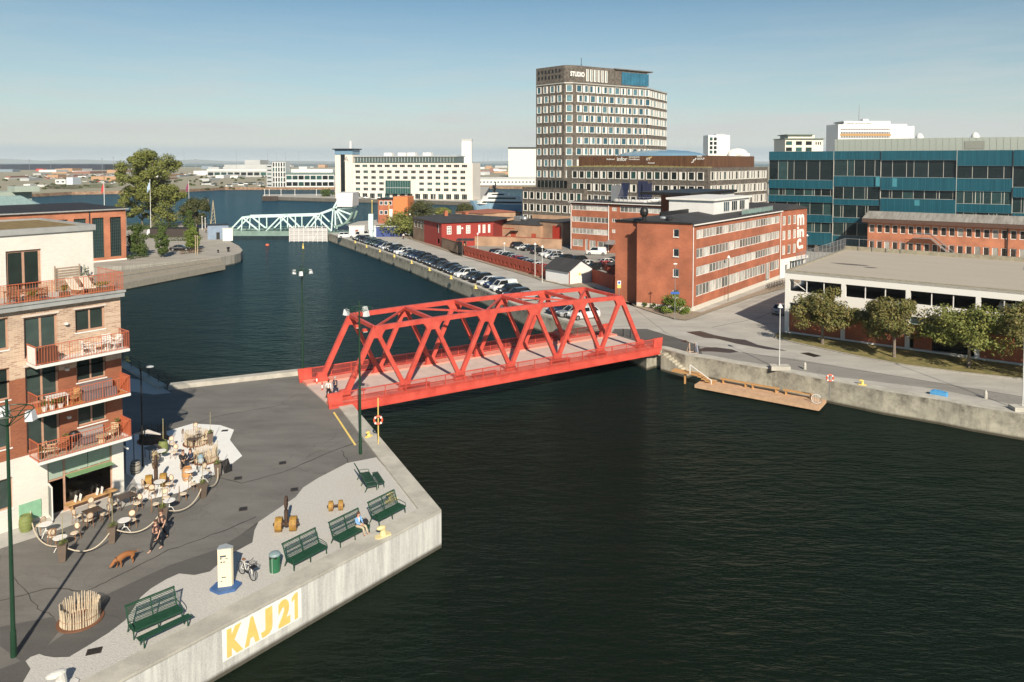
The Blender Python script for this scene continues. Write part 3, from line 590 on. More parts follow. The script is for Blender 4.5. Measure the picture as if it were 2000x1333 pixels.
# scaffold sheeting hung round the pier
sc=thing('scaffold_screen',(0,0,0),0,'whitish sheeted scaffolding round the lifting bridge pier, standing on the water','scaffolding')
a=GD(570,460,226.0); b=GD(643,460,226.0); rz=0; Ls=(b-a).length; sc.location=(a.x,a.y-2.5,WZ); sc.rotation_euler=(0,0,rz)
mb=MB(); mb.boxb(0,0,.2,Ls,1.2,4.2); mb.build('sheeting',mat('scaffold_sheet',(.45,.43,.42),.8,var=.2,scale=.5,stretch=(.2,1,3)),sc)
mb=MB()
for i in range(9): mb.boxb(Ls*i/8-.06,-.15,-.6,Ls*i/8+.06,-.03,5.1)
for z in (1,2.2,3.4,4.6): mb.boxb(0,-.19,z,Ls,-.151,z+.1)
mb.bar((Ls*.62,-.25,.2),(Ls*.8,-.25,4),.12); mb.build('poles',WHITE,sc)
# ======================= building helpers =======================
class Face:
    """a facade line on plan from a (left) to b, with its own frame: x along, y inward, z up"""
    def __init__(s,a,b): s.a=Vector((a[0],a[1],0)); s.b=Vector((b[0],b[1],0)); s.u=(s.b-s.a).normalized(); s.L=(s.b-s.a).length; s.rz=math.atan2(s.u.y,s.u.x)
    def t(s,px):
        k=(px-1000)/FPX; return (k*s.a.y-s.a.x)/(s.u.x-k*s.u.y)
    def z(s,px,py):
        P=s.a+s.u*s.t(px); return HT(P,py)
    def w(s,x,y,z=0): n=Vector((-s.u.y,s.u.x,0)); p=s.a+s.u*x+n*y; return Vector((p.x,p.y,z))
def face_dir(p,ang,L): return Face(p,(p[0]+math.cos(R(ang))*L,p[1]+math.sin(R(ang))*L))
def boxwalls(mb,L,D,z0,z1,front=(),left=(),right=(),depth=.2,back=True,x0=0,y0=0):
    wall(mb,(x0,y0),(x0+L,y0),z0,z1,front,depth); wall(mb,(x0+L,y0),(x0+L,y0+D),z0,z1,right,depth)
    if back: wall(mb,(x0+L,y0+D),(x0,y0+D),z0,z1,(),depth)
    wall(mb,(x0,y0+D),(x0,y0),z0,z1,left,depth)
class Wins:
    """windows of one building: the first `cap` are parts of their own, the rest one part"""
    def __init__(s,root,cap=95): s.root=root; s.cap=cap; s.n=0; s.mb=MB(); s.mats=None
    def add(s,a,b,holes,depth,key,mats,**kw):
        ax,ay=a[0],a[1]; L=math.hypot(b[0]-ax,b[1]-ay); ux,uy=(b[0]-ax)/L,(b[1]-ay)/L; nx,ny=-uy,ux; th=math.atan2(uy,ux); d=depth-.06
        for x0,x1,za,zb in holes:
            if x1<=0 or x0>=L: continue
            me=winmesh(x1-x0,zb-za,key,mats,**kw); loc=(ax+ux*x0+nx*d,ay+uy*x0+ny*d,za)
            if s.n<s.cap: place('window',me,s.root,loc,th)
            else:
                s.mats=s.mats or mats; T=Matrix.Translation(loc)@Matrix.Rotation(th,4,'Z'); vs=[T@v.co for v in me.vertices]
                b0=len(s.mb.v); s.mb.v.extend([tuple(v) for v in vs])
                for p in me.polygons: s.mb.f.append(tuple(b0+i for i in p.vertices)); s.mb.mi.append(p.material_index)
            s.n+=1
    def done(s):
        if s.mb.v: tag(s.mb.build('window',s.mats,s.root),'remaining small windows of this facade',kind='stuff')
WOOD=mat('pale_oak_frame',(.42,.25,.17),.6,var=.15); ZINC=mat('zinc_edging',(.40,.40,.38),.5,.3,var=.12,scale=1.5)
ROOFD=mat('dark_roofing_felt',(.035,.035,.036),.9,var=.25,scale=.4); ORB=brick('orange_brick',(.52,.165,.07),(.40,.115,.05),(.36,.20,.13)); REDB=brick('red_brick',(.40,.115,.048),(.31,.08,.036),(.32,.14,.085))
# ======================= APARTMENT BUILDING BY THE CAFE =======================
TB=24.0; Cc=Vector((-25.9,48.4,0)); uf=Vector((.617,.787,0)).normalized()
hf=Face(Cc-uf*TB,Cc); hx=lambda px:hf.t(px)
home=thing('apartment_building',tuple(hf.a),hf.rz,'brick apartment building with red railed balconies above a white ground floor cafe','building')
BEIGE=brick('beige_patterned_brick',(.56,.40,.27),(.34,.20,.125),(.50,.41,.33),bw=.36,bh=.115,ms=.02,big=.12); RBR=brick('warm_red_brick',(.33,.105,.045),(.25,.075,.035),(.24,.11,.065),big=.15)
WBR=brick('whitewashed_brick',(.70,.67,.60),(.64,.61,.545),(.55,.52,.46),big=.07)
fl=[(4.25,6.65),(7.2,9.55),(10.05,12.65)]
T=TB; holes=[]
shop=(T-4.55,T-.72,0.02,3.55)
wA=lambda z0,z1:(T-5.62,T-3.78,z0,z1); wB=lambda z0,z1:(T-2.76,T-.98,z0,z1)
ha=[wA(4.35,6.62),wA(7.25,9.6),wA(10.15,12.62)]; hb=[wB(5.15,6.62),wB(8.0,9.5),wB(11.2,12.65)]
hl=[(T-8.1,T-6.42,z,z+h) for z,h in ((1.3,1.9),(5.0,1.9),(7.9,1.9),(10.9,1.9))]+[(T-12.1,T-10.3,z,z+h) for z,h in ((1.3,1.9),(5.0,1.9),(7.9,1.9),(10.9,1.9))]
D=13.0
def sub(hs,z0,z1):
    r=[]
    for h in hs:
        a,b=max(h[2],z0),min(h[3],z1)
        if b-a>.01: r.append((h[0],h[1],a,b))
    return r
allh=ha+hb+hl
mb=MB(); boxwalls(mb,T,D,0,4.25,front=[shop]+sub(hl,0,4.25),depth=.28,back=False); mb.build('plastered_wall',WBR,home)
mb=MB(); boxwalls(mb,T,D,4.25,9.0,front=sub(allh,4.25,9.0),depth=.22,back=False); mb.build('red_brick_wall',RBR,home)
mb=MB(); boxwalls(mb,T,D,9.0,13.15,front=sub(allh,9.0,13.15),depth=.22,back=False); mb.build('beige_brick_wall',BEIGE,home)
mb=MB(); mb.boxb(-.1,-.35,13.15,T+.14,.0,13.58); mb.boxb(T-.02,0.002,13.15,T+.14,D,13.58); mb.boxb(-.1,-.42,13.45,T+.2,-.352,13.6); mb.boxb(0,0,13.3,T-.022,D,13.42); mb.build('cornice',ZINC,home)
mb=MB(); mb.boxb(0,.002,13.425,T,3.5,13.44); mb.build('terrace_floor',SLAB,home)
PH=(T-.15); pd=3.55
dr=[(hx(140)*0+PH-5.2-.0,PH-3.2,13.46,16.35),(PH-10.2,PH-8.4,13.46,16.35)]
mb=MB(); wall(mb,(0,pd),(PH,pd),14.15,17.35,[(a,b,14.15,d) for a,b,c,d in dr],.2); wall(mb,(PH,pd),(PH,D),13.42,17.35); mb.build('penthouse_wall',WBR,home)
mb=MB(); wall(mb,(0,pd),(PH,pd),13.42,14.15,[(a,b,c,14.15) for a,b,c,d in dr],.2); mb.build('penthouse_brick_base',BEIGE,home)
mb=MB(); mb.boxb(-.1,pd-.14,17.35,PH+.14,pd+.16,17.72); mb.boxb(PH-.16,pd+.162,17.35,PH+.14,D,17.72); mb.boxb(-.1,D-.1,17.35,PH-.162,D+.1,17.72); mb.build('roof_parapet',ZINC,home)
SED=mat('brown_sedum',(.20,.115,.04),.95,var=.25,scale=2.5,bump=.8,col2=(.26,.20,.08))
mb=MB(); mb.boxb(0,pd+.17,17.3,PH-.17,D-.11,17.6); mb.build('green_roof',SED,home)
GH=glass('home_glass',(.022,.032,.028),(.07,.10,.09),.05,.45)
for h in ha: 
    o=place('balcony_door',winmesh(h[1]-h[0],h[3]-h[2],'oak',[WOOD,GH],fw=.12,cols=2),home,(h[0],.16,h[2]))
for h in hb+hl: place('window',winmesh(h[1]-h[0],h[3]-h[2],'oak',[WOOD,GH],fw=.1,cols=2),home,(h[0],.16,h[2]))
for a,b,c,d in dr: place('terrace_door',winmesh(b-a,d-c,'oak',[WOOD,GH],fw=.14,cols=2),home,(a,pd+.14,c))
mb=MB()
for h in hb+hl+ha:
    pass
for h in hb+hl: 
    s=MB(); s.boxb(h[0]-.05,-.04,h[2]-.08,h[1]+.05,.16,h[2]-.001); s.build('window_sill',WHITE,home)
for h in ha+hb:
    s=MB(); s.boxb(h[0]-.1,-.045,h[3]+.02,h[1]+.1,-.003,h[3]+.14); s.build('window_lintel',mat('pale_lintel',(.58,.50,.42),.8),home)
for x,z in ((T-3.35,8.95),(T-3.35,11.85),(T-3.3,5.9),(T-6.5,15.3)):
    s=MB(); yy=pd-.25 if z>14 else -.25; s.boxb(x-.09,yy,z,x+.09,yy+.24,z+.13); s.build('wall_lamp',WHITE,home)
RAILR=mat('rust_red_railing',(.50,.13,.06),.5,var=.12)
def railing(mb,pts,z,h=1.12,sp=.15):
    for i in range(len(pts)-1):
        a=Vector(pts[i]);b=Vector(pts[i+1]);L=(b-a).length; n=max(1,int(L/sp))
        mb.bar((a.x,a.y,z+h),(b.x,b.y,z+h),.05,.035); mb.bar((a.x,a.y,z+.08),(b.x,b.y,z+.08),.04,.03)
        for k in range(n+1):
            p=a.lerp(b,k/n); w=.02 if k%12 else .045; mb.box((p.x,p.y,z+h/2),(w,.014,h),math.atan2(b.y-a.y,b.x-a.x))
bx0,bx1=T-5.54,T-.12
for lv in (4.12,7.0,9.93):
    pr=1.5
    sl_=MB(); sl_.boxb(bx0,-pr,lv-.17,bx1,-.002,lv); b_=sl_.build('balcony_slab',WHITE,home)
    rl=MB(); railing(rl,[(bx0+.03,-.05),(bx0+.03,-pr+.04),(bx1-.03,-pr+.04),(bx1-.03,-.05)],lv); rl.build('balcony_railing',RAILR,home)
    if lv<5: 
        pm=MB(); pm.boxb(bx0+.35,-pr+.3,lv+.001,bx1-.3,-.15,lv+.02); pm.build('balcony_floor',mat('worn_decking',(.40,.33,.26),.9,var=.2,scale=3),home)
    elif lv<8: pm=MB(); pm.boxb(bx0+.1,-pr+.15,lv+.001,bx1-.1,-.02,lv+.02); pm.build('balcony_floor',mat('orange_wood_decking',(.50,.22,.07),.7,var=.15,scale=2),home)
sc_=MB(); sc_.boxb(bx0+.0,-1.4,9.98,bx0+.02,-.2,10.98); sc_.build('privacy_sheet',WHITE,home)
for lv in (4.12,7.0):
    for xx in (bx1-.07,): s=MB(); s.boxb(xx,-1.42,lv+.05,xx+.02,-.1,lv+1.08); s.build('side_panel',RAILR,home)
rl=MB(); railing(rl,[(0,-.28),(T+.08,-.28),(T+.08,pd)],13.6,1.15); rl.build('terrace_railing',RAILR,home)
# cafe front
mb=MB(); x0,x1=shop[0],shop[1]; dx=x0+.92
def bars(nm,boxes,m,par=home):
    q=MB()
    for b in boxes: q.boxb(*b)
    return q.build(nm,m,par)
sf=bars('shop_window_frame',[(x0,.1,.02,x0+.08,.2,3.55),(dx,.1,.02,dx+.1,.2,3.55),(x1-.08,.1,.02,x1,.2,3.55),(x0+.08,.102,3.45,x1-.08,.2,3.55),(dx+.1,.102,.02,x1-.08,.2,.52),(x0+.08,.102,2.15,dx,.2,2.25),(dx+.1,.104,2.28,x1-.08,.2,2.36)],WOOD)
m=bpy.data.materials.new('clear_shop_glass'); m.use_nodes=True; t=m.node_tree; t.nodes.clear(); o_=t.nodes.new('ShaderNodeOutputMaterial'); tr=t.nodes.new('ShaderNodeBsdfTransparent'); tr.inputs[0].default_value=(.75,.8,.78,1); gl=t.nodes.new('ShaderNodeBsdfGlossy'); gl.inputs['Roughness'].default_value=.03; ms=t.nodes.new('ShaderNodeMixShader'); fr=t.nodes.new('ShaderNodeFresnel'); fr.inputs[0].default_value=1.5; t.links.new(fr.outputs[0],ms.inputs[0]); t.links.new(tr.outputs[0],ms.inputs[1]); t.links.new(gl.outputs[0],ms.inputs[2]); t.links.new(ms.outputs[0],o_.inputs[0])
g=MB(); g.poly([(dx+.1,.16,.52),(x1-.08,.16,.52),(x1-.08,.16,3.45),(dx+.1,.16,3.45)]); g.build('shop_pane',m,home)
BL=mat('sage_blind',(.30,.37,.30),.8,var=.08)
g=MB(); g.boxb(dx+.12,.12,2.4,(dx+x1)/2-.02,.14,3.44); g.boxb((dx+x1)/2+.02,.12,2.4,x1-.1,.14,3.44); g.boxb(x0+.1,.12,2.27,dx-.02,.14,3.44); g.build('blind',BL,home)
g=MB(); g.boxb(dx+.1,-.55,2.27,x1-.1,.1,2.31); g.build('green_awning_edge',mat('green_awning',(.17,.30,.14),.7),home)
g=MB(); g.boxb(x0-.3,-.32,3.72,x1+.2,-.003,3.98); g.build('awning_cassette',ZINC,home)
g=MB(); g.boxb(dx+.0,-.42,.42,x1+.1,.08,.50); g.boxb(dx+.3,-.3,0.02,dx+.36,.0,.42); g.boxb(x1-.3,-.3,.02,x1-.24,.0,.42); g.build('window_bench',mat('honey_wood',(.52,.30,.12),.6,var=.15),home)
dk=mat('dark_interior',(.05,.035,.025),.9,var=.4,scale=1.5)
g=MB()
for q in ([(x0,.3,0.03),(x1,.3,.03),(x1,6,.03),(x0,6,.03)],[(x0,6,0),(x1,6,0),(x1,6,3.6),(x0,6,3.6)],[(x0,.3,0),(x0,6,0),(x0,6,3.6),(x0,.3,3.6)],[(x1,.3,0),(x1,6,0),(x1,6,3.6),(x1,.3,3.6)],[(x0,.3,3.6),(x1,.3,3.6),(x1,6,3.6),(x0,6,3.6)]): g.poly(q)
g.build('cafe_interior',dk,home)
for i in range(4):
    g=MB(); g.ell((dx+.6+i*.62,.9,2.05+.03*i),(.07,.07,.09),8,6); g.tube([(dx+.6+i*.62,.9,2.1),(dx+.6+i*.62,.9,3.5)],.012,5); g.build('pendant_lamp',mat('lamp_globe',(.8,.76,.65),.4,emit=(1,.8,.5,1.5)),home)
# open glass door
dg=MB(); dg.T=Matrix.Translation((x0+.05,.1,.04))@Matrix.Rotation(R(-97),4,'Z'); dg.boxb(0,-.03,0,.08,.03,2.1); dg.boxb(.82,-.03,0,.9,.03,2.1); dg.boxb(.08,-.03,0,.82,.03,.12); dg.boxb(.08,-.03,2.0,.82,.03,2.1); dg.m=1; dg.boxb(.08,-.01,.12,.82,.01,2.0); dg.build('open_door',[WHITE,GH],home)
g=MB(); g.boxb(T-6.15,-.05,.25,T-4.95,-.01,1.35); g.build('green_panel',mat('mint_panel',(.22,.42,.27),.6),home)
g=MB(); g.boxb(T+.0,-.62,3.0,T+.06,.0,3.1); g.build('flag_pole',WHITE,home)
# things on the balconies and terrace ---------------------------------
def HW(x,y,z): n=Vector((-hf.u.y,hf.u.x,0)); p=hf.a+hf.u*x+n*y; return (p.x,p.y,z)
WICK=mat('wicker_straw',(.50,.38,.24),.8,var=.25,scale=20); LEAF=mat('leaf_green',(.075,.12,.028),.7,var=.4,scale=6,col2=(.16,.17,.04)); LEAFD=mat('leaf_dark',(.03,.06,.018),.7,var=.4,scale=6); POT=mat('brown_pot',(.13,.085,.05),.7,var=.2); CUSH=mat('grey_cushion_cloth',(.17,.14,.14),.95,var=.15); CREAM=mat('cream_cloth',(.62,.55,.44),.9,var=.1)
def foliage(mb,c,r,n,s,seed=1,droop=0.0):
    g=random.Random(seed)
    for i in range(n):
        while 1:
            v=Vector((g.uniform(-1,1),g.uniform(-1,1),g.uniform(-1,1)))
            if v.length<1: break
        v=v*(.55+.45*g.random()) if v.length>.3 else v; p=Vector((c[0]+v.x*r[0],c[1]+v.y*r[1],c[2]+v.z*r[2]))
        a=Vector((g.uniform(-1,1),g.uniform(-1,1),g.uniform(-.6,.8))).normalized(); b=a.cross(Vector((g.uniform(-1,1),g.uniform(-1,1),g.uniform(-1,1)))).normalized(); q=s*g.uniform(.6,1.3)
        mb.add([p-a*q,p-b*q*.5,p+a*q,p+b*q*.5],[(0,1,2,3)])
def chair_at(loc,rz,m=WHITE,lab='',cat='chair',grp=None,proto={}):
    k=m.name
    if k not in proto:
        r=thing('garden_chair',loc,rz,lab,cat,grp)
        a=MB(); a.boxb(-.27,-.27,.38,.27,.27,.43); a.build('seat',m,r); a=MB(); 
        for i in range(4): a.boxb(-.25,.24+.02*i,.48+.11*i,.25,.27+.02*i,.56+.11*i)
        a.build('backrest',m,r)
        for sx in (-1,1):
            for sy in (-1,1): a=MB(); a.boxb(sx*.25-.02,sy*.25-.02,0,sx*.25+.02,sy*.25+.02,.38 if sy<0 else .9); a.build('leg',m,r)
            a=MB(); a.boxb(sx*.29-.02,-.27,.6,sx*.29+.02,.3,.64); a.build('armrest',m,r)
        proto[k]=r; return r
    return dup(proto[k],loc,rz,lab,grp)
def table_at(loc,rz,w,d,h,m,lab,cat='table',name='garden_table'):
    r=thing(name,loc,rz,lab,cat); a=MB(); a.boxb(-w/2,-d/2,h-.04,w/2,d/2,h); a.build('tabletop',m,r)
    for sx in (-1,1):
        for sy in (-1,1): a=MB(); a.boxb(sx*(w/2-.07)-.02,sy*(d/2-.07)-.02,0,sx*(w/2-.07)+.02,sy*(d/2-.07)+.02,h-.04); a.build('leg',m,r)
    return r
def pot_plant(loc,h,s,lab,seed=1,leaf=None,pot=POT,box=None,n=90):
    r=thing('potted_plant',loc,hf.rz,lab,'potted plant'); a=MB()
    if box: a.boxb(-box[0]/2,-box[1]/2,0,box[0]/2,box[1]/2,box[2]); ph=box[2]; rr=(box[0]/2,box[1]/2)
    else: a.lathe([(s*.35,0),(s*.5,s*.8),(s*.46,s*.8)],12); ph=s*.8; rr=(s*.7,s*.7)
    a.build('pot',pot,r); a=MB(); foliage(a,(0,0,ph+h/2),(rr[0],rr[1],h/2),n,.07,seed); a.build('leaves',leaf or LEAF,r); return r
# top balcony: white set, doormat
chair_at(HW(T-2.45,-.75,9.93),hf.rz+R(80),WHITE,'white slatted garden chair left of the low white table on the uppermost balcony')
chair_at(HW(T-.75,-.95,9.93),hf.rz-R(75),WHITE,'white slatted garden chair at the right end of the uppermost balcony',cat='chair')
chair_at(HW(T-1.0,-.4,9.93),hf.rz,WHITE,'white slatted garden chair against the wall of the uppermost balcony')
table_at(HW(T-1.65,-.8,9.93),hf.rz,.9,.55,.55,WHITE,'low white slatted table between white chairs on the uppermost balcony')
pot_plant(HW(T-4.2,-.35,9.93),.5,.35,'small leafy plant by the balcony door on the uppermost balcony',3)
b=thing('storage_box',HW(T-4.75,-1.15,9.93),hf.rz,'dark red brown box against the left railing of the uppermost balcony','storage box'); a=MB(); a.boxb(-.45,-.22,0,.45,.22,.9); a.build('body',mat('dark_wood_box',(.12,.05,.03),.7),b); a=MB(); a.boxb(-.47,-.24,.902,.47,.24,.94); a.build('lid',MATS['dark_wood_box'],b)
# middle balcony: white table, wooden chair, grey covered sofa
table_at(HW(T-4.2,-.8,7.02),hf.rz,1.1,.7,.72,WHITE,'white dining table with pots on the orange floored middle balcony')
chair_at(HW(T-3.3,-.85,7.02),hf.rz-R(70),mat('tan_rattan',(.48,.28,.12),.8,var=.2),'tan rattan chair beside the covered sofa on the middle balcony')
s=thing('covered_sofa',HW(T-1.8,-.85,7.02),hf.rz,'sofa under a grey brown cover on the middle balcony','sofa'); a=MB(); a.boxb(-.95,-.38,0,.95,.3,.5); a.build('seat',CUSH,s); a=MB(); a.boxb(-.97,.302,0,.97,.48,.95); a.build('backrest',CUSH,s)
for i,(x,y) in enumerate(((T-5.0,-1.1),(T-4.6,-1.15),(T-4.15,-1.2))): pot_plant(HW(x,y,7.02),.45,.33,['potted plant in pale pot at the left corner of the middle balcony','second potted plant from the left railing of the middle balcony','potted plant under the white table edge on the middle balcony'][i],20+i,pot=WHITE)
# lowest balcony
s=thing('rattan_sofa',HW(T-2.1,-.5,4.14),hf.rz,'grey rattan sofa with rounded back on the lowest balcony','sofa'); a=MB(); a.boxb(-.75,-.35,.1,.75,.3,.42); a.build('seat',CUSH,s); a=MB(); a.boxb(-.78,.302,.1,.78,.42,.85); a.build('backrest',mat('grey_rattan',(.30,.27,.25),.85,var=.2,scale=12),s)
s=thing('rattan_table',HW(T-1.75,-1.0,4.14),0,'round straw rattan table in front of the sofa on the lowest balcony','table'); a=MB(); a.lathe([(.36,.38),(.38,.4),(.38,.44)],18); a.build('tabletop',WICK,s); a=MB(); a.lathe([(.25,0),(.17,.2),(.28,.38)],14); a.build('base',WICK,s)
chair_at(HW(T-1.0,-.75,4.14),hf.rz-R(60),WICK,'straw rattan chair right of the round table on the lowest balcony')
chair_at(HW(T-4.7,-.95,4.14),hf.rz+R(60),WICK,'straw rattan chair by the left railing of the lowest balcony')
chair_at(HW(T-4.0,-1.0,4.14),hf.rz-R(40),mat('red_brown_wood',(.30,.10,.045),.7,var=.2),'red brown folding chair on the lowest balcony')
pot_plant(HW(T-5.2,-.9,4.14),.5,.38,'bushy potted plant in the left corner of the lowest balcony',31)
pot_plant(HW(T-3.6,-.35,4.14),.8,.38,'tall thin potted plant beside the barbecue on the lowest balcony',32)
pot_plant(HW(T-.5,-.35,4.14),.9,.4,'ochre green potted plant in the right corner of the lowest balcony',33)
q=thing('barbecue',HW(T-3.15,-.4,4.14),0,'black covered kettle barbecue against the wall of the lowest balcony','barbecue'); a=MB(); a.lathe([(.1,.45),(.3,.6),(.34,.75),(.22,.95),(.05,1.0)],14); a.build('kettle',BLACKM,q)
for k in range(3): a=MB(); t_=k*2.1; a.bar((.28*math.cos(t_),.28*math.sin(t_),0),(.12*math.cos(t_),.12*math.sin(t_),.6),.03); a.build('leg',BLACKM,q)
# terrace
BW_=mat('brown_hardwood',(.22,.10,.05),.7,var=.25,scale=3)
table_at(HW(T-5.3,.9,13.44),hf.rz,1.9,.9,.74,BW_,'long dark brown wooden table on the roof terrace')
for i,(x,y,r_,lb) in enumerate(((T-6.0,.35,180,'dark wood chair at the left of the front side of the long terrace table'),(T-5.2,.3,180,'dark wood chair in the middle of the front side of the long terrace table'),(T-4.5,.35,180,'dark wood chair at the right of the front side of the long terrace table'),(T-5.6,1.6,0,'dark wood chair behind the long terrace table'))): chair_at(HW(x,y,13.44),hf.rz+R(r_),BW_,lb)
for i,(x,y,bx,lb) in enumerate(((T-5.1,.05,(.7,.4,.4),'wooden planter box with yellow green shrub at the left of the terrace front'),(T-3.3,.1,(.5,.4,.45),'wooden planter with low shrub near the middle of the terrace front'),(T-1.1,.1,(1.5,.45,.4),'long wooden planter with trailing plants at the right of the terrace front'))): pot_plant(HW(x,y,13.6-.16),.5,.4,lb,40+i,box=bx,pot=BW_,n=150,leaf=mat('yellow_green_leaf',(.17,.17,.03),.7,var=.4,scale=5))
pot_plant(HW(T-.9,3.0,13.44),1.4,.45,'tall grey leafed potted plant in the far corner of the roof terrace',50,leaf=mat('grey_green_leaf',(.17,.19,.13),.8,var=.3),n=160)
for i,x in enumerate((T-1.9,T-1.05)):
    s=thing('sun_lounger',HW(x,1.5,13.44),hf.rz+R(25),['cream cushioned deck chair left of its twin on the roof terrace','cream cushioned deck chair nearest the right terrace railing'][i],'sun lounger','deck chairs on the roof terrace'); a=MB(); a.boxb(-.3,-.6,.28,.3,.3,.36); a.build('seat',CREAM,s); a=MB(); a.bar((0,.3,.32),(0,.8,1.0),.6,.08); a.build('backrest',CREAM,s); a=MB(); a.boxb(-.3,-.6,0,-.25,.35,.27); a.boxb(.25,-.6,0,.3,.35,.27); a.boxb(-.25,-.6,.2,.25,-.56,.27); a.build('frame',BW_,s)
s=thing('slatted_screen',HW(T-1.9,3.3,13.44),hf.rz,'weathered horizontal slatted wood screen against the white penthouse wall','screen'); a=MB()
for i in range(9): a.boxb(-.75,-.02,.1+.17*i,.75,.02,.2+.17*i)
a.build('slats',mat('weathered_slats',(.30,.23,.17),.85,var=.25),s); a=MB(); a.boxb(-.78,-.05,0,-.72,.05,1.7); a.build('post',MATS['weathered_slats'],s); a=MB(); a.boxb(.72,-.05,0,.78,.05,1.7); a.build('post',MATS['weathered_slats'],s)
# ======================= BRICK OFFICE ON THE CORNER =======================
WF=WHITE; GOF=glass('office_glass',(.12,.125,.115),(.56,.55,.50),.15,.12)
mf=face_dir(G(1350,610),52,39.5); D1=11.5
office=thing('brick_office',tuple(mf.a),mf.rz,'red brick four storey office with rows of white framed windows on the street corner','building')
W=Wins(office,98)
wx0,wx1=1.6,38.9; nwin=15; pw=(wx1-wx0)/nwin
rows=[(2.0,3.75),(5.05,6.45),(7.7,9.15),(10.6,11.95)]
holes=[]
for z0,z1 in rows:
    for i in range(nwin):
        if z0<3 and i==12: continue
        holes.append((wx0+i*pw+.0,wx0+(i+1)*pw-.0,z0,z1))
door=[(wx0+12*pw+.2,wx0+13*pw-.2,.35,3.75)]
mb=MB(); wall(mb,(0,0),(39.5,0),.7,12.85,[h for h in holes]+[(door[0][0],door[0][1],.7,3.75)],.12)
lf=[(3.0,3.95,z,z+1.25) for z in (2.0,5.0,7.9,10.7)]   # small windows of the gable wall, from its left end
Lg=8.3
# gable towards the water
wall(mb,(-1.3,Lg),(0,0),.7,12.95,[(Lg-2.7,Lg-1.8,z,z+1.2) for z in (1.9,5.0,8.0,10.9)],.15)
wall(mb,(39.5,0),(39.5,D1),.0,12.85); wall(mb,(39.5,D1),(6,D1+2),0,12.85); wall(mb,(.7,Lg),(-1.3,Lg),0,12.85); wall(mb,(1.2,13.5),(1.2,Lg-.02),0,12.6); wall(mb,(6,14),(1.2,13.5),0,12.6)
mb.build('brick_wall',REDB,office)
mb=MB(); wall(mb,(0,0),(39.5,0),0,.7,[(door[0][0],door[0][1],.35,.7)],.12); wall(mb,(-1.3,Lg),(0,0),0,.7); wall(mb,(39.5,0),(39.5,3),0,.7); mb.build('plinth',mat('pale_plinth',(.55,.51,.44),.9,var=.12),office)
W.add((0,0),(39.5,0),holes,.12,'off',[WF,GOF],fw=.1,cols=2)
W.add((-1.3,Lg),(0,0),[(Lg-2.7,Lg-1.8,z,z+1.2) for z in (1.9,5.0,8.0,10.9)],.15,'offs',[WF,GLASS],fw=.09,sill=True); W.done()
place('entrance_door',winmesh(door[0][1]-door[0][0],3.4,'offd',[WF,GOF],fw=.12,cols=2),office,(door[0][0],.06,.35))
mb=MB(); zr=lambda x,y:13.0
mb.add([(-.0,-.3,12.86),(39.6,-.3,12.86),(39.6,D1+.3,12.86),(1.2,D1+2,12.86),(4,D1/2,13.75),(36,D1/2,13.75)],[(0,1,5,4),(1,2,5),(2,3,4,5),(3,0,4)]); mb.build('roof',ROOFD,office)
mb=MB(); mb.boxb(-.05,-.42,12.70,39.6,-.302,12.87); mb.build('gutter',WHITE,office)
mb=MB(); 
for a,b in (((-1.45,Lg+.1),(-.05,-.1)),): mb.bar((*a,13.05),(*b,13.05),.35,.2)
mb.bar((1.2,13.5,12.75),(1.2,Lg,12.75),.4,.3); mb.build('parapet',BLACKM,office)
for x in (.25,39.2): mb=MB(); mb.tube([(x,-.12,.1),(x,-.12,12.8)],.06,6); mb.build('drainpipe',WHITE,office)
mb=MB(); mb.boxb(15,3,13.0,31,11,15.6); mb.build('rooftop_room',mat('white_cladding',(.66,.65,.62),.7,var=.08,scale=.4),office)
mb=MB(); mb.boxb(14.6,2.6,15.62,31.4,11.4,15.95); mb.build('rooftop_room_roof',WHITE,office)
for i in range(3): place('rooftop_window',winmesh(2.6,1.7,'rt',[WF,GLASS],cols=3),office,(19+i*3.6,2.93,13.6))
mb=MB(); mb.boxb(4.5,7.2,13.05,14.6,7.5,14.15); mb.build('roof_screen_wall',BLACKM,office)
mb=MB()
for i in range(8): mb.boxb(21+i*2.2,.5,12.95,21.06+i*2.2,.56,14.0)
mb.boxb(21,.5,13.9,36.5,.55,13.97); mb.build('terrace_railing',STEEL,office)
mb=MB(); mb.boxb(21.1,.52,13.1,36.4,.53,13.85); mb.build('terrace_glass',glass('terrace_glass',(.10,.17,.15),(.2,.3,.27)),office)
mb=MB(); mb.lathe([(.5,0),(.5,.25),(.32,.4),(.32,.8),(.6,1.1),(.68,1.6),(.55,2.0),(.25,2.3)],14,(-.2,Lg-.6,12.9)); mb.build('roof_cowl',BLACKM,office)
for i in range(5): mb=MB(); mb.lathe([(.35,0),(.35,.35),(.5,.4),(.45,.65),(.1,.75)],10,(1.6+i*1.1,4.4+rnd.random()*2,12.95)); mb.build('roof_fan',[BLACKM,STEEL][i%2:],office)
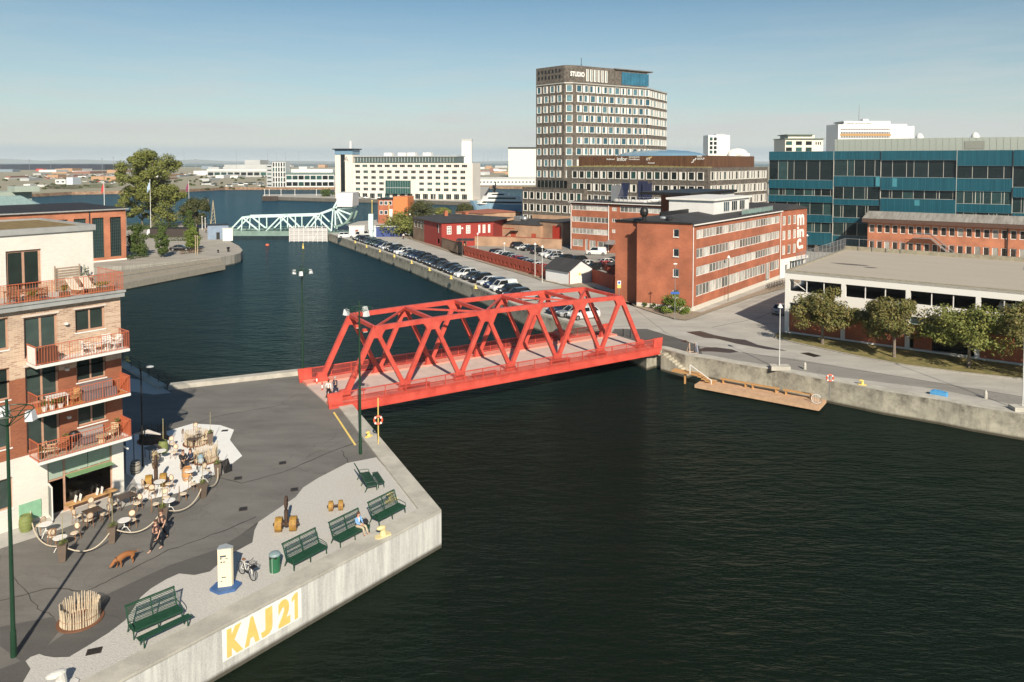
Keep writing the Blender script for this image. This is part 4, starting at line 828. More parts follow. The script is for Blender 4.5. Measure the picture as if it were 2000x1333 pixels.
# white wing: the gable wing with the tall white lettering
m2=Face(mf.b,mf.b+Vector((math.cos(R(45)),math.sin(R(45)),0))*11.6)
wing=thing('lettered_wing',tuple(m2.a),m2.rz,'brick end wing with tall white vertical lettering above a white shop floor','building')
hs=[(m2.t(x0),m2.t(x1),z,z+1.75) for z in (4.4,7.2,10.0) for x0,x1 in ((1530,1536),(1540.5,1546.5),(1551,1556.5))]
mb=MB(); wall(mb,(0,0),(11.6,0),3.6,12.9,hs,.12); wall(mb,(11.6,0),(11.6,9),3.6,12.9); wall(mb,(0,9),(0,0),3.6,12.9); mb.build('brick_wall',REDB,wing)
Wn=Wins(wing); Wn.add((0,0),(11.6,0),hs,.12,'wng',[WF,GOF],fw=.12)
mb=MB(); wall(mb,(0,0),(11.6,0),0,3.6,[(2.2,3.2,.1,2.4),(4.2,10.9,.9,2.9)],.3); wall(mb,(11.6,0),(11.6,9),0,3.6); mb.boxb(3.9,-.5,3.0,11.4,-.02,3.5); mb.build('white_shop_floor',WHITE,wing)
Wn.add((0,0),(11.6,0),[(4.2+i*1.34,4.2+(i+1)*1.34,.9,2.9) for i in range(5)],.3,'shp',[WF,GLASS],fw=.1); place('door',winmesh(1,2.3,'wd',[BLACKM,GLASS]),wing,(2.2,.24,.1))
mb=MB(); mb.add([(-.2,-.3,12.9),(11.8,-.3,12.9),(11.8,9,12.9),(-.2,9,12.9),(5.5,-.3,13.9),(5.5,9,13.9)],[(0,4,5,3),(4,1,2,5),(0,1,4)]); mb.build('roof',ROOFD,wing)
for ch,z0,z1 in (('m',9.6,11.75),('in',7.2,9.4),('c.',4.9,7.0)): fittext(ch,WHITE,wing,m2.t(1558),m2.t(1571.6)-(.3 if ch=='c.' else 0),z0,z1,bold=.035)
# upper red gable and white mansard behind
q=thing('mansard_house',tuple(mf.w(34,12,0)),mf.rz,'dark mansard roofed block with red brick and white gable behind the lettered wing','building')
mb=MB(); mb.boxb(0,0,0,6,10,15.8); mb.build('brick_gable',REDB,q); mb=MB(); mb.add([(6.02,0,0),(14,0,0),(14,9,0),(6.02,9,0),(6.02,0,15.8),(13,0,15.8),(13,9,15.8),(6.02,9,15.8)],[(4,5,6,7),(0,1,5,4),(1,2,6,5),(2,3,7,6)]); mb.build('white_gable',mat('white_slats',(.6,.58,.55),.7,var=.1,stretch=(.1,1,8)),q)
mb=MB(); mb.boxb(-9,-.4,15.82,13.4,10,16.35); mb.build('roof',BLACKM,q)
# back wing of the office
bf_=face_dir((14.8,185.0),-38,33); bw=thing('back_office_wing',tuple(bf_.a),bf_.rz,'long red brick office wing with white ribbon windows facing the car park','building')
hz=[]; tx=bf_.t
zr_=[(10.05,11.4),(7.1,8.45),(4.15,5.55)]
seg=[(1117.5,1189),(1211.5,1292),(1298,1340)]
for z0,z1 in zr_:
    for a,b in seg:
        x0,x1=tx(a),tx(b); n=max(3,int((x1-x0)/1.9)); hz+=[(x0+(x1-x0)*i/n,x0+(x1-x0)*(i+1)/n,z0,z1) for i in range(n)]
hz+=[(tx(1196),tx(1205),z,z+.9) for z in (10.2,7.5,4.9,2.2)]
hz+=[(tx(1119),tx(1139),1.0,2.75),(tx(1143.5),tx(1149),.1,2.9),(tx(1152),tx(1164),.1,2.7),(tx(1168),tx(1189),.9,2.6)]
mb=MB(); boxwalls(mb,33,12,0,12.0,front=hz,depth=.12); mb.build('brick_wall',REDB,bw); Wn=Wins(bw,96); Wn.add((0,0),(33,0),hz,.12,'bk',[WF,GOF],fw=.1,cols=2); Wn.done()
mb=MB(); mb.boxb(-.4,-.6,12.0,33,12.4,12.2); mb.build('roof',ROOFD,bw); mb=MB(); mb.boxb(-.4,-.75,11.95,33,-.602,12.12); mb.build('gutter',WHITE,bw)
for px in (1116.2,1189.6,1293.5): mb=MB(); mb.tube([(tx(px),-.14,.2),(tx(px),-.14,11.95)],.1,6); mb.build('drainpipe',WHITE,bw)
mb=MB(); mb.add([(tx(1189),-.1,3.2),(tx(1207),-.1,3.2),(tx(1207),-1.8,2.3),(tx(1189),-1.8,2.3)],[(0,1,2,3)]); mb.boxb(tx(1189),-1.8,2.2,tx(1207),-1.76,2.3); mb.build('canopy',STEEL,bw)
mb=MB(); mb.tube([(tx(1195),1.5,12.7),(tx(1255),1.2,12.7),(tx(1275),3,13.0),(tx(1330),3,13.0)],.42,10); mb.build('roof_duct',WHITE,bw)
for px in (1312,1322): mb=MB(); mb.ring((tx(px),2.4,14.0),.75,.38,16,8,'y'); mb.build('duct_elbow',WHITE,bw)
mb=MB(); mb.boxb(tx(1175),4.5,12.4,tx(1186),8,16.2); mb.build('rooftop_cabin',STEEL,bw); mb=MB(); mb.add([(tx(1186),5,13),(tx(1204),5,13),(tx(1200),7.5,16.8),(tx(1184),7.5,16.8),(tx(1186),5.1,12.9),(tx(1204),5.1,12.9),(tx(1200),7.6,16.7),(tx(1184),7.6,16.7)],[(0,1,2,3),(7,6,5,4),(0,4,5,1),(1,5,6,2),(2,6,7,3),(3,7,4,0)]); mb.build('solar_panel',mat('solar_cells',(.02,.025,.05),.15),bw)
mb=MB(); mb.boxb(tx(1228),4.5,12.4,tx(1234),8,17.4); mb.build('lift_tower',mat('solar_cells2',(.03,.035,.07),.2),bw); mb=MB(); mb.boxb(tx(1237),4.5,12.4,tx(1243),8,16.9); mb.build('lift_tower',MATS['solar_cells2'],bw)
mb=MB()
for i in range(22): x=tx(1150+i*8); mb.boxb(x-.03,.9,12.2,x+.03,.96,13.7)
mb.boxb(tx(1150),.9,13.65,tx(1320),.95,13.72); mb.boxb(tx(1150),.9,13.0,tx(1320),.95,13.05); mb.build('roof_railing',STEEL,bw)
# ======================= PARKING DECK =======================
pf=face_dir(G(1532,651),-38,46); DP=29.5
gar=thing('parking_garage',tuple(pf.a),pf.rz,'white concrete parking deck with brick infill and bare tan roof behind the street trees','building')
CW=mat('stained_white_concrete',(.76,.75,.71),.8,var=.08,scale=.5,col2=(.70,.67,.60)); HG=8.05; LG=46
cols=[(0,.55)]+[(pf.t(a),pf.t(b)) for a,b in ((1647,1655.5),(1774,1783),(1912,1922))]; last=cols[-1][0]
stp=cols[-1][0]-cols[-2][0]; cols+=[(last+stp*i,last+stp*i+.55) for i in (1,2,3)]
bays=[(cols[i][1],cols[i+1][0]) for i in range(len(cols)-1)]
op=[(a,b,5.5,7.05) for a,b in bays]; wi=[(a,b,3.1,4.05) for a,b in bays]; lo=[(a,b,.3,3.1) for a,b in bays]
mb=MB(); wall(mb,(0,0),(LG,0),0,HG,op+wi+lo,.45); wall(mb,(0,DP),(0,0),0,HG,[(2+i*5.2,6.4+i*5.2,5.5,7.05) for i in range(5)],.4); wall(mb,(LG,0),(LG,DP),0,HG); wall(mb,(LG,DP),(0,DP),0,HG); mb.build('concrete_frame',CW,gar)
mb=MB(); mb.boxb(0,0,HG-.3,LG,DP,HG+.002); mb.build('deck_roof',mat('tan_deck_concrete',(.46,.41,.33),.9,var=.12,scale=.25,col2=(.38,.33,.26),stretch=(.5,3,1)),gar)
for px_,py_,w_,d_ in ((1660,517,4.6,.7),(1700,523,1.6,.5)):
    q_=G(px_,py_,HG); d0=q_-pf.a; lx=d0.dot(pf.u); ly=d0.dot(Vector((-pf.u.y,pf.u.x,0))); mb=MB(); mb.prism([(lx+w_*.5*math.cos(R(k*40))*(1+.3*math.sin(k*2)),ly+d_*math.sin(R(k*40))) for k in range(9)],HG+.003,HG+.009,bottom=False); mb.build('roof_stain',mat('dark_roof_stain',(.12,.10,.08),.6,var=.3),gar)
mb=MB()
for k in range(1,6): mb.boxb(.4,DP*k/6-.03,HG+.003,LG-.2,DP*k/6+.03,HG+.007)
mb.build('roof_joint',mat('roof_joint_line',(.30,.27,.22),.9,var=.2),gar)
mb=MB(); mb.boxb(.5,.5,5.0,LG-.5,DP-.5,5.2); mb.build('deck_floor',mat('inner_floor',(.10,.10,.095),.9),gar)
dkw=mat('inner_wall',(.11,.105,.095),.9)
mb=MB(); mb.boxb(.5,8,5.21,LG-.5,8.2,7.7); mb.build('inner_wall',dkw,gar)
for i,(a,b,_,_) in enumerate(lo):
    if i==2:
        mb=MB(); mb.boxb(a+.4,.3,.3,b-4.2,.42,3.1); mb.build('brick_panel',REDB,gar); mb=MB(); mb.boxb(b-4.1,.8,.3,b,.9,3.1); mb.build('entrance_glass',glass('dark_glass',(.012,.016,.016)),gar)
        mb=MB(); mb.boxb(b-4.2,-1.4,3.15,b-.2,.2,3.4); mb.build('entrance_canopy',mat('sage_metal',(.25,.33,.29),.5),gar)
    else: mb=MB(); mb.boxb(a,.12,.3,b,.3,3.1); mb.build('brick_panel',REDB,gar)
for a,b,c,d in wi:
    place('window',winmesh(b-a,d-c,'gw',[mat('sage_metal',(.25,.33,.29),.5),glass('dark_glass',(.012,.016,.016))],fw=.1,cols=4),gar,(a,.2,c))
for a,b,c,d in op:
    for k in (1,2): mb=MB(); x=a+(b-a)*k/3; mb.boxb(x-.05,.2,c,x+.05,.3,d); mb.build('slim_post',WHITE,gar)
mb=MB(); mb.bar((.6,.4,6.95),(2.6,.4,5.6),.08); mb.build('brace',WHITE,gar)
for x in (pf.t(1845),pf.t(1845)+14): mb=MB(); mb.lathe([(.35,0),(.35,.3),(.15,.55)],10,(x,-.7,4.6)); mb.build('facade_lamp',WHITE,gar)
mb=MB(); mb.boxb(0,.002,HG+.003,LG,.35,HG+.12); mb.boxb(.002,.352,HG+.003,.35,DP-.352,HG+.12); mb.boxb(0,DP-.35,HG+.003,LG,DP-.002,HG+.6); mb.build('roof_kerb',mat('mossy_kerb',(.28,.25,.18),.9,var=.25,scale=1.5),gar)
fn=thing('roof_fence',tuple(pf.w(0.2,4,HG)),pf.rz,'grey wire mesh fence along the far left edge of the parking deck roof','fence')
mb=MB()
for i in range(13): mb.boxb(-.03,i*2-.03,0,.03,i*2+.03,1.9)
for z in (.3,1.1,1.85): mb.boxb(-.015,0,z,.015,24.6,z+.03)
for i in range(120): mb.boxb(-.006,i*.2,.1,.006,i*.2+.012,1.85)
mb.build('mesh_panel',STEEL,fn); mb=MB()
for i in range(5): mb.boxb(i*2-.03,24.9,0,i*2+.03,24.96,1.9)
mb.boxb(0,24.9,1.8,8,24.94,1.85); mb.build('end_panel',STEEL,fn)
hut=thing('stair_hut',tuple(pf.w(pf.t(1958)+5.5,DP-5.5,HG)),pf.rz,'small brick stair hut with dark door and red box on the parking deck roof','hut')
mb=MB(); mb.boxb(0,0,0,8,4.5,2.5); mb.build('brick_wall',REDB,hut); mb=MB(); mb.boxb(-.2,-.2,2.502,8.2,4.7,2.7); mb.build('roof',ROOFD,hut)
mb=MB(); mb.boxb(4.0,-.05,0,6.2,-.002,2.1); mb.build('door',BLACKM,hut); mb=MB(); mb.boxb(3.9,-.35,2.12,6.4,-.002,2.4); mb.build('door_canopy',STEEL,hut); mb=MB(); mb.boxb(2.4,-.2,1.1,2.9,-.002,1.9); mb.build('red_box',RED,hut); mb=MB(); mb.boxb(.2,-.06,.4,1.2,-.002,2.0); mb.build('notice_board',WHITE,hut); mb=MB(); mb.ell((3.6,1.5,2.75),(.8,.8,.45),14,8); mb.build('skylight_dome',WHITE,hut)
# ======================= LOW BRICK HOUSE WITH OUTSIDE STAIR =======================
lp=GD(1694,480,168.0); lf_=face_dir((lp.x,168.0),-36,44); low=thing('low_brick_office',tuple(lf_.a),lf_.rz,'two storey orange brick house with brown eaves and an outside steel stair','building')
S=168/1440; zz=lambda py:22-(py-317)*S
NW=27; pw_=44/28.0; hu=[(.35+i*pw_,.35+i*pw_+1.08,zz(454)-0,zz(438)) for i in range(NW)]; hd=[(.35+i*pw_,.35+i*pw_+1.08,zz(486),zz(470.5)) for i in range(NW)]
mb=MB(); boxwalls(mb,44,11,0,zz(433),front=hu+hd,depth=.15); mb.build('brick_wall',ORB,low)
Wn=Wins(low,60); Wn.add((0,0),(44,0),hu+hd,.15,'low',[WF,glass('brown_glass',(.04,.032,.026),(.35,.34,.3),.15,.75)],fw=.11); Wn.done()
mb=MB(); e=zz(433); mb.add([(-1,-1.1,e-.1),(45,-1.1,e-.1),(45,-1.1,e+.75),(-1,-1.1,e+.75),(-1,5.5,e+2.1),(45,5.5,e+2.1),(-1,12,e),(45,12,e)],[(3,2,5,4),(4,5,7,6),(3,4,6)]); mb.build('corrugated_roof',mat('corrugated_roof',(.24,.22,.19),.85,var=.3,scale=.5,col2=(.36,.34,.3),stretch=(4,.3,1)),low)
mb=MB(); mb.boxb(-1,-1.15,e-.15,45,-1.102,e+.72); mb.boxb(-1,-1.1,e-.15,45,-.0,e-.1); mb.build('eaves_board',mat('brown_eaves',(.085,.045,.03),.8,var=.2),low)
st=MB(); x=lf_.t(1788); zt=zz(459)
st.boxb(x,-1.6,zt-.12,x+3.4,-.2,zt); st.bar((x+3.4,-.9,zt),(x+8.0,-.9,zt-4.0),1.2,.15)
for i in range(12): st.boxb(x+3.4+i*.38,-1.5,zt-.32*i-.3,x+3.7+i*.38,-.3,zt-.32*i-.25)
for yy in (-1.6,-.25): st.bar((x,yy,zt+1),(x+3.4,yy,zt+1),.06); st.bar((x+3.4,yy,zt+1),(x+8.0,yy,zt-3.0),.06)
for k in range(9): st.boxb(x+k*.42,-1.62,zt,x+k*.42+.03,-1.58,zt+1)
st.build('outside_stair',STEEL,low)
mb=MB(); mb.tube([(lf_.t(1971),-.3,zz(435)),(lf_.t(1971),-.3,.5)],.12,8); mb.build('flue',BLACKM,low)
# ======================= BLUE GLASS OFFICE =======================
gf=face_dir((64.5,185.2),-28,76); gl_=thing('glass_office',tuple(gf.a),gf.rz,'long teal blue glass office with dark window bands and grey metal top storey','building')
TEAL=mat('teal_glass_panel',(.008,.062,.088),.16,var=.22,scale=.6,stretch=(6,6,.15),col2=(.012,.085,.115)); TEAL2=mat('pale_teal_panel',(.05,.20,.24),.2,var=.15)
DG=glass('tinted_glass',(.010,.016,.017),(.025,.055,.055),.03,.5); ALU=mat('pale_aluminium',(.50,.48,.42),.45,.3,var=.05)
Sg=185.2/1440; zg=lambda py:22-(py-317)*Sg
secs=[(0,gf.t(1628),[(297,312.5),(351.5,367),(381.5,393),(417.5,431),(451,492-18)]),
 (gf.t(1628),gf.t(1720),[(297,312),(343.5,362),(386.5,396.5),(421,429.5),(455,474)]),
 (gf.t(1720),gf.t(1868),[(297,313),(345,367),(383.5,412),(426,431),(455,474)]),
 (gf.t(1868),gf.t(1978),[(297,323),(346,367),(390,404),(424,434),(455,474)]),
 (gf.t(1978),76,[(297,323),(360,376),(404,415),(432,440),(455,474)])]
mb=MB(); mb.boxb(0,.5,0,76,24,zg(297.5)); mb.build('core',mat('dark_core',(.03,.03,.03),.6),gl_)
for si,(x0,x1,bands) in enumerate(secs):
    off=(-.35,-.12,-.5,-.2,-.6)[si]
    for bi,(a,b) in enumerate(bands):
        z1,z0=zg(a),zg(b); mb=MB(); mb.boxb(x0+.04,off,z0,x1-.04,.49,z1); mb.m=1
        n=max(1,int((x1-x0)/1.5))
        for k in range(1,n): xx=x0+(x1-x0)*k/n; mb.boxb(xx-.02,off-.012,z0,xx+.02,off-.001,z1)
        mb.boxb(x0+.04,off-.03,z0-.05,x1-.04,off-.0,z0-.001); mb.boxb(x0+.04,off-.03,z1+.001,x1-.04,off,z1+.05)
        mb.m=0; mb.build('spandrel_band',[TEAL,mat('teal_joint',(.02,.11,.15),.4)],gl_)
        if bi<4:
            zt,zb=z0-.051,zg(bands[bi+1][0])+.051; rr=random.Random(si*10+bi); x=x0+.04
            while x<x1-.05:
                w=rr.choice((1.5,2.4,2.9,2.2,3.0)); w=min(w,x1-.04-x); 
                if x1-.04-(x+w)<1.0: w=x1-.04-x
                if bi>0 and rr.random()<.45:
                    place('window',winmesh(w,zt-zb,'gv',[ALU,DG],fw=.07,split=(w-.55,)),gl_,(x,.1,zb))
                else: place('window',winmesh(w,zt-zb,'gg',[ALU,DG],fw=.045),gl_,(x,.1,zb))
                x+=w
    mb=MB(); mb.boxb(x1-.05,off-.02,zg(474),x1+.04,.3,zg(297)); mb.build('joint_strip',ALU,gl_)
for a,b,c,d in ((1710.5,1719,344,361.5),(1743,1752,346,361.5),(1787,1797,385,395)): mb=MB(); mb.boxb(gf.t(a),-.56,zg(d),gf.t(b),-.47,zg(c)); mb.build('pale_panel',TEAL2,gl_)
mb=MB(); mb.boxb(gf.t(1628),2,zg(298),76,22,zg(274)); mb.m=1
for i in range(44): x=gf.t(1628)+.6+i*1.3; mb.boxb(x-.03,1.97,zg(297),x+.03,1.999,zg(274)) if x<75 else None
mb.m=0; mb.build('plant_storey',[mat('grey_green_metal',(.30,.33,.29),.6,.2,var=.1),mat('metal_seam',(.16,.18,.16),.6)],gl_)
mb=MB(); mb.boxb(gf.t(1883),1.9,zg(294),gf.t(1923),1.96,zg(280)); mb.build('louvre',mat('louvre_metal',(.20,.21,.18),.7),gl_)
for px in (1795,1907): mb=MB(); mb.ell((gf.t(px),6,zg(274)),(.9,.9,1.3),14,8); mb.build('roof_dome',WHITE,gl_)
mb=MB(); mb.boxb(0,.49-3,0,76,.5,.01); 
mb=MB()
for i in range(10): mb.boxb(3+i*8,-.3,0,3.7+i*8,.4,zg(474)); 
mb.build('ground_floor_piers',mat('dark_pier',(.12,.10,.08),.8),gl_)
# ======================= DARK BRICK TOWER AND ITS LONG WING =======================
TBR=mat('mottled_grey_brown_brick',(.078,.065,.053),.9,var=.4,scale=1.1,bump=.3,col2=(.175,.150,.122)); WPAN=mat('cream_window_surround',(.72,.69,.62),.6,var=.05)
GT=glass('tower_glass',(.03,.09,.12),(.12,.22,.25),.04,.4); GTD=glass('tower_glass_dark',(.012,.016,.016),(.03,.09,.08),.05,.6)
def towerwin(w,h,side,G_):
    k=('tw',round(w,2),round(h,2),side,G_.name)
    if k in WC: return WC[k]
    mb=MB(); f=.24; a,b=(f,w-f)
    if side==1: a=w*.38
    if side==2: b=w*.62
    if side==3: a,b=w*.3,w*.7
    mb.boxb(0,-.2,0,a,.0,h); mb.boxb(b,-.2,0,w,.0,h); mb.boxb(a,-.2,0,b,.0,f*.8); mb.boxb(a,-.2,h-f*.4,b,.0,h)
    mb.m=1; mb.poly([(a,-.03,f*.8),(b,-.03,f*.8),(b,-.03,h-f*.4),(a,-.03,h-f*.4)])
    me=bpy.data.meshes.new('window'); me.from_pydata(mb.v,[],mb.f); me.materials.append(WPAN); me.materials.append(G_); me.polygons.foreach_set('material_index',mb.mi); me.update(); WC[k]=me; return me
tw_root=thing('office_tower',(20.0,262.0,0),R(33),'dark brown grey brick high rise office tower with cream framed windows','building')
class TW:
    def __init__(s,root,cap): s.r=root; s.n=0; s.cap=cap; s.mb=MB(); s.mats=None
    def add(s,me,loc,th):
        if s.n<s.cap: place('window',me,s.r,loc,th)
        else:
            s.mats=s.mats or [m for m in me.materials]; T=Matrix.Translation(loc)@Matrix.Rotation(th,4,'Z'); b0=len(s.mb.v)
            s.mb.v.extend([tuple(T@v.co) for v in me.vertices])
            for p in me.polygons: s.mb.f.append(tuple(b0+i for i in p.vertices)); s.mb.mi.append(p.material_index)
        s.n+=1
    def done(s):
        if s.mb.v: tag(s.mb.build('window',s.mats,s.r),'cream framed windows of the lower and side rows',kind='stuff')
tp=[(-13.3,15.5),(-.9,1.2)]  # left face, in the tower frame (x along the right face)
A_=Vector((20,262,0)); 
def tl(v): # world -> tower frame
    d=Vector((v[0]-20,v[1]-262,0)); c,s_=math.cos(R(33)),math.sin(R(33)); return (d.x*c+d.y*s_,-d.x*s_+d.y*c)
pL=tl((8.9,273.6)); pC1=tl((18.6,263.2)); pC2=(2.2,0.0); pR=(37.5,0); pE=tl((51.5+12,282.7+20.8)); pB=(pE[0]-8,pE[1]+16); pBL=(pL[0]+14,pL[1]+20)
TOP=56.4; mb=MB()
poly=[pL,pC1,pC2,pR,pE,pB,pBL]
for i in range(len(poly)):
    a,b=poly[i],poly[(i+1)%len(poly)]; wall(mb,a,b,0,50.4 if i in(3,4) else TOP-(2.6 if i==6 else 0))
mb.prism(poly,50.0,50.38,bottom=False,sides=False); mb.prism([pL,pC1,pC2,pR,(pR[0]-2,12),pBL],TOP-1,TOP-.2,bottom=False,sides=False); wall(mb,pR,(pR[0]-2,12),50.4,TOP); wall(mb,(pR[0]-2,12),pBL,50.4,TOP); mb.build('brick_wall',TBR,tw_root)
mb=MB()
for i in range(4):
    a,b=poly[i],poly[i+1]; mb.bar((*a,50.1),(*b,50.1),.5,.35)
mb.build('cornice_band',ALU,tw_root)
TF=face_dir((20,262),33,40)
rowz=[46.9,43.4,39.8,36.3,32.4,28.4,24.5,20.4,16.4]
tw=TW(tw_root,98); rr=random.Random(3)
def onface(a,b,x,off,z): 
    L=math.hypot(b[0]-a[0],b[1]-a[1]); u=((b[0]-a[0])/L,(b[1]-a[1])/L); return ((a[0]+u[0]*x+u[1]*off,a[1]+u[1]*x-u[0]*off,z),math.atan2(u[1],u[0]))
for ri,z in enumerate(rowz):
    H=2.5; Gx=GT if ri<7 else GTD
    for i in range(12):
        w=2.45; x=1.2+i*2.98+(.35 if ri%2 else 0); 
        if i%4==3 and ri%2==0: side=3
        else: side=(ri+i)%3
        loc,th=onface(pC2,pR,x,.0,z); 
        if ri<7 or x<16: tw.add(towerwin(w,H,side,Gx),loc,th)
for ri,z in enumerate(rowz):
    Gx=GT if ri<7 else GTD; L=math.hypot(pC1[0]-pL[0],pC1[1]-pL[1])
    for i in range(4):
        x=.6+i*(L-.8)/4+(.3 if ri%2 else 0); loc,th=onface(pL,pC1,x,0,z); tw.add(towerwin(2.1,2.5,(ri+i)%2*2,Gx),loc,th)
    loc,th=onface(pC1,pC2,.6,0,z); tw.add(towerwin(2.3,2.5,0,Gx),loc,th)
    L=math.hypot(pE[0]-pR[0],pE[1]-pR[1])
    if ri<7:
        for i in range(7): loc,th=onface(pR,pE,1+i*(L-1)/7,0,z); tw.add(towerwin(2.6,2.5,(ri+i)%3,Gx),loc,th)
tw.done()
for r_ in range(2):
    for i in range(7): loc,th=onface(pL,pC1,1.0+i*1.75,.02,51.9+r_*2.1); mb=MB(); mb.boxb(0,-.02,0,.8,.1,1.3); mb.build('vent_opening',BLACKM,tw_root,loc,th)
for i in range(6): loc,th=onface(pC2,pR,TF.t(1144)-2.2+i*1.75,.0,51.0); place('fin_panel',towerwin(1.05,4.3,1,GT),tw_root,loc,th)
fittext('STUDIO',WHITE,tw_root,TF.t(1113),TF.t(1141),52.4,54.2,y=-.06,bold=.05)
loc,th=onface(pC2,pR,22.5,.1,50.8); mb=MB(); mb.boxb(0,0,0,13.5,3,4.6); mb.m=1
for i in range(10): mb.boxb(i*1.5-.03,-.04,0,i*1.5+.03,-.002,4.6)
o=mb.build('glazed_lounge',[mat('sky_glass',(.03,.13,.20),.03,var=.3,scale=.3),BLACKM],tw_root,loc,th)
mb=MB(); mb.boxb(21,-.6,TOP-.3,40,9,TOP+.1); mb.build('flat_roof_slab',TBR,tw_root)
mb=MB(); mb.add([(38.5,2,50.4),(47,12,50.4),(44,15,50.4),(37,6,50.4),(39,4,53.4),(44,11,52)],[(0,1,5,4),(1,2,5),(2,3,4,5),(3,0,4)]); mb.build('glass_canopy',mat('canopy_glass',(.10,.25,.27),.1),tw_root)
mb=MB(); mb.tube([(12,8,TOP),(12,8,TOP+4.2)],.09,5); mb.boxb(11.4,7.9,TOP+1.5,12.6,8.1,TOP+1.6); mb.build('antenna',BLACKM,tw_root)
# long wing
inf=Face((5.1+.73*20,262-.68*20),(56.9,213.8)); iw=thing('long_brick_wing',tuple(inf.a),inf.rz,'dark brick office wing with rust brown sign band and grassy roof edge beside the tower','building')
p2=(inf.L,0); pr2=(inf.L+46*math.cos(R(93)),46*math.sin(R(93)))
mb=MB(); wall(mb,(-1.5,0),p2,0,20.4); wall(mb,p2,pr2,0,20.4); wall(mb,pr2,(pr2[0]-20,40),0,20.4); wall(mb,(-1.5,25),(-1.5,0),0,20.4); mb.prism([(-1.5,0),p2,pr2,(pr2[0]-20,40),(-1.5,25)],20,20.38,bottom=False,sides=False); mb.build('brick_wall',TBR,iw)
tq=TW(iw,95)
for ri,z in enumerate((16.6,12.5,8.8,5.0)):
    n=17
    for i in range(n): loc,th=onface((0,0),p2,.8+i*(inf.L-1.5)/n,0,z); tq.add(towerwin(2.25,2.45,(i+ri)%5==4 and 1 or 0,GTD),loc,th)
for ri,z in enumerate((16.6,12.5,8.8)):
    for i in range(15): loc,th=onface(p2,pr2,1.5+i*2.9,0,z); tq.add(towerwin(2.2,2.6,(i+ri)%3,GTD),loc,th)
tq.done()
RUST=mat('rust_brown_cladding',(.085,.032,.018),.85,var=.4,scale=.7,stretch=(3,3,.3),col2=(.16,.075,.03))
mb=MB(); mb.prism([(1.5,2.5),(inf.L-2.5,2.5),(pr2[0]-4,44),(pr2[0]-24,34),(1.5,20)],20.4,23.95,bottom=False); mb.build('sign_band',RUST,iw)
mb=MB(); mb.prism([(-1.3,.1),(inf.L-.1,.1),(inf.L-.1,2.3),(-1.3,2.3)],20.39,20.62,bottom=False); foliage(mb,(22,1.2,20.7),(24,1,.4),1400,.16,5); g_=mb.build('roof_edge_grass',mat('dry_roof_grass',(.28,.25,.10),.9,var=.4,scale=2),iw)
for tx_,p0,p1,y0,y1 in (('Rafinad',1185,1200,310,313),('infor',1205,1225,307,315),('Grontverk',1228,1249,305.5,308.5),('Grundhuset',1228,1249,310,313),('EY',1262.5,1270.5,309,313.5),('Anmed',1265,1278,317,320),('WISE',1360.5,1371,303.8,307.5),('GROUP',1360.5,1376,308.5,312.5)):
    sb=Face(inf.w(0,2.45),inf.w(60,2.45)); fittext(tx_,WHITE,iw,sb.t(p0),sb.t(p1),sb.z(p0,y1),sb.z(p0,y0),y=2.42,bold=.02)
mb=MB(); x_=sb.t(1263); mb.add([(x_,2.44,23.25),(x_+2.0,2.44,23.75),(x_+1.8,2.44,23.45),(x_,2.44,23.1)],[(0,1,2,3)]); mb.build('yellow_beam_mark',YEL,iw)
mb=MB(); x_=sb.t(1350)
for a_ in (0,.7): mb.tube([(x_+a_,2.44,21.9+a_),(x_+.5+a_,2.44,21.9+a_),(x_+.8+a_,2.44,22.8+a_*.6)],.16,6)
mb.build('sign_mark',WHITE,iw)
mb=MB(); mb.ell((24,17,23.5),(17,9,2.6),24,10); mb.build('glass_roof',mat('sky_glass2',(.16,.27,.36),.15),iw)
pod=Face((5.1-1.5,262-2.0),(5.1-1.5+.73*27,262-2.0-.68*27)); pb=thing('tower_podium',tuple(pod.a),pod.rz,'lower dark brick block with two window rows at the foot of the tower','building')
mb=MB(); boxwalls(mb,pod.L,18,0,13.1); mb.boxb(0,0,12.8,pod.L,18,13.08); mb.build('brick_wall',TBR,pb)
for z in (9.1,4.9,1.0):
    for i in range(9): place('window',towerwin(2.1,2.6,0,GTD),pb,(.6+i*2.95,0,z))
mb=MB(); mb.boxb(3.5,4,13.1,pod.L,17,15.6); mb.m=1
for i in range(14): mb.boxb(3.5+i*1.7,3.96,13.1,3.56+i*1.7,3.999,15.6)
mb.build('glazed_storey',[GTD,ALU],pb)
